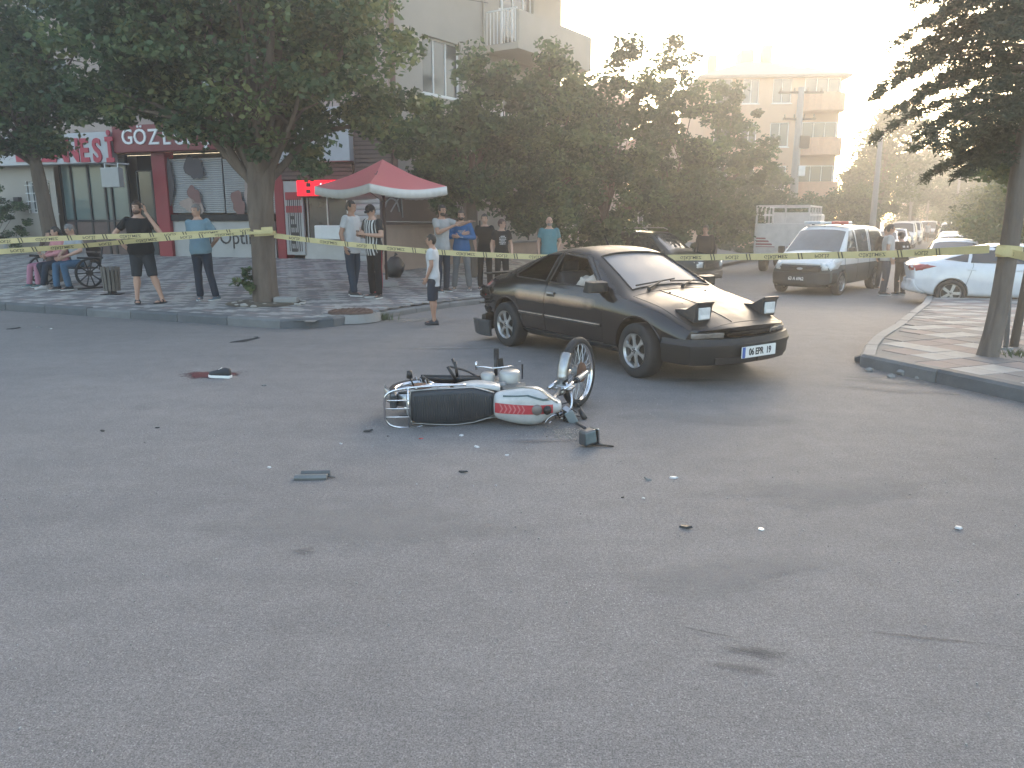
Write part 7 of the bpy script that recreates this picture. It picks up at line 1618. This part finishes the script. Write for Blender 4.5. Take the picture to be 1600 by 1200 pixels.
upole('utility_pole', 'thin far pole above the left row of parked cars', 1421, 58, 265, .12, group='thin far poles'); upole('utility_pole', 'thin far pole over the walkers', 1448, 75, 275, .12, group='thin far poles'); upole('utility_pole', 'thin far pole over the right row of parked cars', 1492, 60, 262, .12, group='thin far poles')
b1 = Vector((*onz(1572, 546, .13).xy, .125)); st_ = at(1604, 60, b1.y + .05) - b1
t = thing('steel_post', 'thin grey steel post leaning against the leaning conifer', 'pole', b1)
MB().tube([(0, 0, -.05), st_], .028, 10).build('tube', M('galvanised', (.30, .31, .32), .45, .6, var=.15), t, smooth=True)
b = MB(); b.lathe([(.001, .03), (.07, .03), (.075, 0)], (0, 0, 0), 'Z', 10); b.build('foot', CONC, t)
b2 = at(1583, 545, b1.y + .22); t = thing('wooden_stake', 'dark wooden stake behind the grey steel post', 'post', (b2.x, b2.y, .11)); MB().tube([(0, 0, -.05), (.10, .02, 1.6), (.16, .03, 2.6)], [.05, .045, .04], 8).build('stake', BARKG, t, smooth=True)
t = thing('paper_bin', 'small white topped bin behind the bench at the left edge', 'bin', gp(15, 395)); b = MB(); b.lathe([(.16, 0), (.17, .45), (.18, .5)], n=18); b.build('drum', M('bin_grey', (.30, .31, .32), .6), t, smooth=True); b = MB(); b.lathe([(.001, .62), (.10, .60), (.19, .52), (.18, .49)], n=18); b.build('lid', WHITE, t, smooth=True)
# pale stones and earth round the big tree
sr = random.Random(12); stn = MB(); ST = M('pale_stone', (.34, .32, .29), .9, var=.25, scale=5, bump=.4)
pit = MB(); pit.lathe([(.001, .025), (.3, .03), (.62, .018), (.70, 0)], tuple(T1 + Vector((0, 0, .002))), 'Z', 26); struct(pit.build('tree_pit_soil', SOIL))
for k in range(46):
    a = sr.uniform(0, 2 * PI); r = sr.uniform(.27, .72); p = T1 + Vector((r * math.cos(a) + .1, r * math.sin(a) - .06, .015)); q = sr.uniform(.025, .075)
    o = MB(); o.ell((0, 0, 0), (q, q * sr.uniform(.6, 1), q * .42), 8, 5); o.v = [(x + sr.uniform(-.006, .006), y + sr.uniform(-.006, .006), z) for x, y, z in o.v]
    if k < 12: tag(o.build('stone', ST, None, loc=p), 'pale stone lying in the soil ring at the foot of the big tree', 'stone', 'stones round the big tree')
    else: stn.v, stn.f = stn.v + [(x + p.x, y + p.y, z + p.z) for x, y, z in o.v], stn.f + [tuple(i + len(stn.v) for i in f) for f in o.f]
tag(stn.build('gravel', ST, None), 'scattered pale gravel round the foot of the big tree', 'gravel', kind='stuff')
b = MB(); b.box((0, 0, .05), (.42, .22, .10)); tag(b.build('concrete_block', CONC, None, loc=T1 + Vector((.42, -.12, .02)), bevel=.02), 'lump of broken concrete against the foot of the big tree', 'concrete block')

# ---------------------------------------------------------------- police tape: printed upside down as it hangs
TAPE = M('tape_yellow', (.50, .42, .21), .45, var=.08, spec=.4); TINK = M('tape_ink', (.045, .035, .02), .6, var=0)
def tape(name, label, pts, s0=0, hgt=.082, twist=lambda s: 0, flip=True):
    P_ = catmull(pts, 24); L = [0]
    for a, c in zip(P_, P_[1:]): L.append(L[-1] + (c - a).length)
    L = np.array(L); A = np.array([tuple(p) for p in P_]); tot = L[-1]
    def fr(s, h, off):
        p = Vector([float(np.interp(s, L, A[:, i])) for i in range(3)]); q = Vector([float(np.interp(min(tot, s + .03), L, A[:, i])) for i in range(3)]); r = Vector([float(np.interp(max(0, s - .03), L, A[:, i])) for i in range(3)])
        t = (q - r).normalized(); up = Vector((0, 0, 1)); up = (up - t * up.dot(t)).normalized(); nrm = up.cross(t)
        if nrm.y > 0: nrm = -nrm
        a = twist(s); u2 = up * math.cos(a) + nrm * math.sin(a); n2 = nrm * math.cos(a) - up * math.sin(a); return p + u2 * h + n2 * off
    n = max(8, int(tot / .06)); b = MB(); b.loft([[fr(tot * i / n, -hgt / 2, 0), fr(tot * i / n, hgt / 2, 0), fr(tot * i / n, hgt / 2, -.0006), fr(tot * i / n, -hgt / 2, -.0006)] for i in range(n + 1)])
    root = b.build(name, TAPE, None); tag(root, label, 'police tape')
    s = s0; tb = MB(); seq = [('POL\u0130S', .50), ('G\u0130R\u0130LMEZ', .70)]; k = 0; sg = -1 if flip else 1
    while s < tot - .1:
        w, ln = seq[k % 2]; k += 1
        if s + ln > tot: break
        me = textmesh(w, .062, 0, 'CENTER', 1.18, .0009); cx = s + ln / 2
        tb.add([fr(cx + v.co.x, sg * v.co.y, .0015) for v in me.vertices], [tuple(p.vertices) for p in me.polygons])
        for q in (0, .045):
            c = s + ln - .035 + q; tb.add([fr(c - .012, hgt * .48, .0015), fr(c + .006, hgt * .48, .0015), fr(c + .026, -hgt * .48, .0015), fr(c + .008, -hgt * .48, .0015)], [(0, 1, 2, 3)])
        s += ln + .04
    tb.build('lettering', TINK, root, fix=False); return root
tz = lambda px, py, Y: at(px, py, Y)
YT, YC = T1.y, T3.y
tape('police_tape', 'police tape running from the big tree past the black car to the leaning conifer', [tz(428, 368, YT - .08), tz(500, 377, 13.9), tz(600, 387, 13.6), tz(700, 395, 13.3), tz(800, 400, 13.0), tz(900, 403, 12.6), tz(1000, 403, 12.1), tz(1100, 402, 11.5), tz(1200, 401, 10.9), tz(1300, 399, 10.3), tz(1420, 396, 9.6), tz(1546, 389, YC - .10)], .12, .088)
tape('police_tape', 'upper of the two police tapes leaving the big tree towards the left edge', [tz(-40, 380, 12.9), tz(60, 374, 13.1), tz(160, 370, 13.4), tz(260, 367, 13.7), tz(360, 362, 13.9), tz(426, 358, YT - .22)], .2, .085)
tape('police_tape', 'lower slack police tape leaving the big tree towards the left edge', [tz(-40, 396, 12.4), tz(60, 389, 12.7), tz(140, 383, 13.1), tz(240, 374, 13.5), tz(340, 367, 13.8), tz(426, 362, YT - .24)], .35, .085, twist=lambda s: .9 * math.sin(s * 1.1) * min(1, s / 3))
tape('police_tape', 'short end of police tape right of the leaning conifer', [tz(1556, 390, YC - .12), tz(1580, 396, YC - .1), tz(1620, 404, 8.0), tz(1680, 412, 7.6)], .02, .088)
for T_, nm, zc_, r_, pp in ((T1, 'tape wound round the big street tree', at(425, 362, YT).z, .215, 6), (T3, 'tape wound round the leaning conifer', at(1555, 389, YC).z, .115, 4)):
    cx, cy = T_.x + (.03 if T_ is T1 else lean.x * (zc_ - T_.z)), T_.y; b = MB(); rings = []
    for i in range(49):
        a = 2 * PI * i / 24; z = zc_ - .02 + .03 * math.sin(a * .5); r = r_ * 1.06 + .004 * (i // 24); c, s_ = math.cos(a), math.sin(a); rings.append([Vector((cx + r * c, cy + r * s_, z - .035)), Vector((cx + r * c, cy + r * s_, z + .035)), Vector((cx + (r - .002) * c, cy + (r - .002) * s_, z + .035)), Vector((cx + (r - .002) * c, cy + (r - .002) * s_, z - .035))])
    b.loft(rings); tag(b.build('tape_winding', TAPE), nm, 'police tape')
# ---------------------------------------------------------------- things on the road
def stain(name, label, px0, py0, rx, ry, rot, mat, cat=None, z=.003, seed=1):
    p = gr(px0, py0); n, m = 40, 10; me = bpy.data.meshes.new(name); vs = [(0, 0, 0)]; ed = [.6]; fs = []; r = random.Random(seed); ph_ = [r.uniform(0, 6) for _ in range(4)]
    for i in range(1, m + 1):
        for j in range(n):
            a = 2 * PI * j / n; q = (i / m) * (1 + .22 * math.sin(2 * a + ph_[0]) + .14 * math.sin(3 * a + ph_[1]) + .08 * math.sin(7 * a + ph_[2])); vs.append((rx * q * math.cos(a), ry * q * math.sin(a), 0)); ed.append(.6 - .75 * (i / m) ** 1.3)
    for j in range(n): fs.append((0, 1 + j, 1 + (j + 1) % n))
    for i in range(m - 1):
        for j in range(n): a, c = 1 + i * n + j, 1 + i * n + (j + 1) % n; fs.append((a, a + n, c + n, c))
    me.from_pydata(vs, [], fs); at_ = me.attributes.new('edge', 'FLOAT', 'POINT'); at_.data.foreach_set('value', ed); o = link(name, me, mat); o.location = (p.x, p.y, p.z + z); o.rotation_euler = (0, 0, rot)
    if cat: tag(o, label, cat)
    else: struct(o)
    return o
stain('blood_stain', 'dark red stain on the asphalt under the lost shoe', 328, 586, .44, .42, 0, decal('blood', (.10, .022, .024), .5, .92, 7, soft=.10), 'stain', seed=4)
OIL = decal('oil_mark', (.10, .095, .095), .8, .4, 28, soft=.22); SKID = decal('skid_mark', (.08, .076, .076), .85, .5, 22, (.6, 5, 1), soft=.24); DUST = decal('dust_mark', (.24, .225, .21), .9, .4, 3, soft=.25)
for i, (px, py, rx, ry, rt, mt) in enumerate([(1180, 1020, .19, .05, -.35, SKID), (1160, 1045, .15, .05, -.3, OIL), (1450, 998, .42, .012, -.22, SKID), (1110, 990, .22, .008, -.4, SKID), (475, 862, .10, .05, .1, OIL), (1130, 655, .9, .35, 0, DUST), (1290, 770, 1.1, .3, .2, DUST), (560, 820, 1.2, .35, .1, DUST), (850, 690, .42, .09, 0, OIL), (1080, 595, .5, .15, .1, OIL), (1400, 610, .9, .2, -.2, DUST), (1130, 900, .7, .25, .2, DUST), (700, 545, 1.0, .16, .0, DUST)]): stain('road_mark', '', px, py, rx, ry, rt, mt, None, .003 + .0006 * i, seed=i + 20)
# lost shoe
sp = gr(346, 590); sho = thing('lost_shoe', 'black and white low shoe lying alone on the road in a stain', 'shoe', sp, 1.35); sho.scale = (.85, .85, 1.05)
b = MB(); rings = []
for t_, w_, h_ in ((-.13, .02, .05), (-.12, .036, .075), (-.06, .042, .085), (.0, .045, .07), (.06, .05, .055), (.11, .048, .045), (.15, .036, .035), (.165, .014, .022)): rings.append([Vector((w_ * x, t_, .022 + h_ * z)) for x, z in ((-1, 0), (-1.02, .45), (-.7, .9), (0, 1), (.7, .9), (1.02, .45), (1, 0))])
b.loft(rings); b.build('upper', SHOEK, sho, smooth=True); b = MB(); b.loft([[Vector((w_ * 1.08 * x, t_ * 1.04, z)) for x, z in ((-1, 0), (-1, .028), (1, .028), (1, 0))] for t_, w_ in ((-.13, .026), (-.12, .038), (0, .047), (.08, .051), (.14, .04), (.165, .018))]); b.build('sole', WHITE, sho, bevel=.004)
b = MB()
for k in range(4): b.tube([(-.025, -.01 + .022 * k, .098 - .012 * k), (.025, -.002 + .022 * k, .098 - .012 * k)], .004, 5)
b.build('laces', WHITE, sho)
# broken trim piece
tp0 = gr(489, 748); tr_ = thing('broken_trim', 'grey broken strip of car trim lying in the left foreground of the road', 'car part', tp0, .05); tr_.scale = (.85, .85, .85)
b = MB(); b.loft([[Vector((x, y, z)) for y, z in ((-.035, 0), (-.04, .018), (-.02, .036), (.02, .034), (.035, .012), (.03, 0))] for x in (-.135, -.13, .10, .11)]); b.build('shell', M('trim_grey', (.13, .135, .13), .45, var=.2, coat=.3), tr_, bevel=.004); b = MB(); b.loft([[Vector((x, y, z)) for y, z in ((.04, 0), (.04, .03), (.06, .045), (.075, .02), (.07, 0))] for x in (-.10, .12)]); b.tube([(.10, .02, .012), (.17, .0, .010)], [.008, .004], 6); b.build('backing', M('trim_dark', (.09, .095, .095), .6, var=.3), tr_)
# shards and bits
DEB = {'white': M('shard_white', (.50, .50, .50), .5, var=.2), 'black': PLASTIC, 'grey': MATS['trim_grey'], 'red': REDL, 'clear': LENS}
def shard(px, py, w, col, label, name='plastic_shard', seed=0, long=1.0, group=None):
    r = random.Random(seed * 7 + px); p = gr(px, py); n = r.randint(4, 6); b = MB(); h = .004 + min(w, .06) * .14; ys_ = .3 if w > .2 else 1; poly = [(w / 2 * r.uniform(.6, 1.1) * math.cos(2 * PI * k / n) * long, w / 2 * r.uniform(.5, 1.0) * math.sin(2 * PI * k / n) * ys_) for k in range(n)]; s_ = r.uniform(-.35, .35) if w < .09 else .15
    b.add([(x, y, .001 + max(0, x * s_) ) for x, y in poly] + [(x * .8, y * .8, h + max(0, x * s_)) for x, y in poly], [tuple(range(n - 1, -1, -1)), tuple(range(n, 2 * n))] + [(k, (k + 1) % n, n + (k + 1) % n, n + k) for k in range(n)])
    o = b.build(name, DEB[col], None, loc=p); o.rotation_euler = (0, 0, r.uniform(-.6, .6)); tag(o, label, 'debris', group); return o
for i, (px, py, w, c, lg, lb) in enumerate([
    (421, 731, .055, 'white', 1, 'bright white shard up and left of the broken grey trim'), (161, 674, .07, 'black', 1, 'dark lump of plastic far left on the road'), (246, 669, .06, 'black', 1.6, 'small dark sliver right of the dark lump on the left'),
    (412, 603, .08, 'grey', 1.4, 'grey fragment on the road right of the lost shoe'), (533, 694, .035, 'white', 1.2, 'small white chip left of the motorcycle'), (575, 675, .10, 'black', 1.8, 'black bent strip just left of the motorcycle rack'), (606, 682, .03, 'black', 1, 'tiny black crumb under the motorcycle rack end'),
    (658, 686, .05, 'red', 1.5, 'red lens fragment in front of the motorcycle seat'), (721, 681, .075, 'white', 1, 'white shard in front of the motorcycle where seat meets tank'), (745, 699, .06, 'white', 1.5, 'white chip beneath the red tank stripe'), (792, 712, .045, 'white', 1.4, 'white chip between motorcycle tank and camera'),
    (722, 738, .07, 'black', 2.2, 'thin black splinter in front of the motorcycle'), (651, 757, .02, 'white', 1, 'tiny white crumb, leftmost of three in a row before the motorcycle'), (740, 760, .02, 'white', 1, 'tiny white crumb, middle of three in a row before the motorcycle'), (775, 759, .022, 'white', 1, 'tiny white crumb, rightmost of three in a row before the motorcycle'),
    (1072, 825, .085, 'black', 2.0, 'black sliver of plastic in the middle foreground'), (1189, 828, .05, 'clear', 1.5, 'glassy chip right of the black sliver'), (1497, 826, .08, 'white', 1.4, 'bright torn white piece alone at the right of the road'), (1521, 851, .018, 'white', 1, 'tiny white crumb below the bright torn white piece'),
    (1005, 779, .03, 'white', 1.4, 'small white chip right of centre beyond the black sliver'), (1051, 747, .06, 'white', 2.0, 'long pale splinter right of the motorcycle headlamp'), (1012, 750, .05, 'grey', 2.5, 'thin grey splinter beside the long pale one'), (973, 778, .03, 'black', 1.8, 'dark crumb left of the small white chip'), (881, 735, .02, 'white', 1, 'white crumb below the motorcycle headlamp'),
    (380, 534, .30, 'black', 2.0, 'long flat dark strip on the road before the pavement corner'), (400, 527, .06, 'black', 2.0, 'small dark scrap between the dark strip and the kerb'), (62, 512, .14, 'grey', 1.8, 'pale crumpled litter near the left kerb'), (22, 514, .16, 'black', 2.5, 'dark twig by the left kerb'), (80, 514, .07, 'white', 1.3, 'white scrap beside the crumpled litter at the left kerb'), (812, 565, .05, 'white', 1, 'white crumb between the motorcycle and the black car')]): shard(px, py, w * (.6 if w < .2 else .8), c, lb, seed=i, long=lg)
# glass crumbs under the bars, rubble by the right kerb
r = random.Random(9); b = MB(); 
for k in range(240):
    px, py = r.gauss(882, 16), r.gauss(678, 5); p = gr(px, py); q = r.uniform(.003, .009); b.box((p.x, p.y, q / 2 + .001), (q, q * r.uniform(.5, 1.2), q), Matrix.Rotation(r.uniform(0, 3), 3, 'Z'))
tag(b.build('glass_crumbs', M('crumbs', (.30, .27, .24), .4, var=.3)), 'scatter of broken glass under the motorcycle handlebar', 'glass', kind='stuff')
b = MB()
for k in range(900):
    px, py = r.uniform(-60, 1660), 600 + abs(r.gauss(0, 210)); 
    if py > 1190: continue
    p = gr(px, py); q = r.uniform(.002, .006); b.box((p.x, p.y, q / 2), (q, q * r.uniform(.6, 1.4), q), Matrix.Rotation(r.uniform(0, 3), 3, 'Z'))
tag(b.build('road_grit', M('grit', (.30, .29, .27), .8, var=.4)), 'loose pale grit strewn over the asphalt', 'grit', kind='stuff')
b = MB(); rk = [(1415, 586, .10), (1350, 566, .12), (1375, 575, .06), (1392, 590, .05), (1358, 580, .05), (1435, 592, .04)]
for i, (px, py, q) in enumerate(rk):
    p = gr(px, py); o = MB(); o.ell((0, 0, q * .35), (q, q * .7, q * .5), 8, 6); o.v = [(x + r.uniform(-.12, .12) * q, y + r.uniform(-.12, .12) * q, z + r.uniform(-.1, .1) * q) for x, y, z in o.v]; oo = o.build('broken_concrete', CONC if i != 1 else KERB, None, loc=p)
    tag(oo, ['largest lump of broken concrete in the gutter by the right kerb', 'dark lump lodged against the right kerb corner', 'small lump between the two large ones by the right kerb', 'small pale lump in front of the right kerb', 'pebble sized lump at the right kerb corner', 'small lump farthest along the right kerb'][i], 'rubble')
stain('road_mark', '', 1400, 596, .8, .22, -.3, decal('sand_drift', (.27, .245, .215), .95, .7, 5, soft=.25), None, .005, seed=77)
stain('road_mark', '', 640, 500, .9, .35, .3, MATS and bpy.data.materials['sand_drift'], None, .006, seed=78)
# weeds
def weeds(px, py, n, h, label, hf=gr, seed=1, w=.15):
    r = random.Random(seed); p = hf(px, py); b = MB()
    for k in range(n):
        x, y = r.gauss(0, w), r.gauss(0, w * .5); a = r.uniform(0, 6.28); hh = h * r.uniform(.4, 1.2); dx, dy = math.cos(a) * hh * .5, math.sin(a) * hh * .5; q = .006
        b.add([(x - q, y, 0), (x + q, y, 0), (x + dx * .5 + q * .7, y + dy * .5, hh * .6), (x + dx * .5 - q * .7, y + dy * .5, hh * .6), (x + dx, y + dy, hh)], [(0, 1, 2, 3), (3, 2, 4)])
    tag(b.build('weeds', M('weed_green', (.07, .09, .035), .8, var=.3), None, loc=p), label, 'weeds', kind='stuff')
weeds(590, 500, 90, .14, 'weeds growing in the kerb joint at the pavement corner', seed=2); weeds(1590, 556, 70, .10, 'dry weeds at the foot of the leaning conifer', hf=lambda a, c: Vector((*onz(a, c, .13).xy, .12)), seed=3)
# ---------------------------------------------------------------- evening haze
HZ = MB(); HZ.box((20, 95, 24), (190, 250, 53)); hz = HZ.build('haze', None)
m = bpy.data.materials.new('haze'); m.use_nodes = True; n = m.node_tree.nodes; n.remove(n['Principled BSDF']); v = n.new('ShaderNodeVolumePrincipled'); v.inputs['Color'].default_value = (.92, .92, .93, 1); v.inputs['Density'].default_value = .0058; v.inputs['Anisotropy'].default_value = .68
m.node_tree.links.new(v.outputs[0], n['Material Output'].inputs['Volume']); hz.data.materials.append(m); hz['kind'] = 'stuff'; hz['label'] = 'thin evening haze over the whole street'
bpy.data.scenes.remove(WORK)
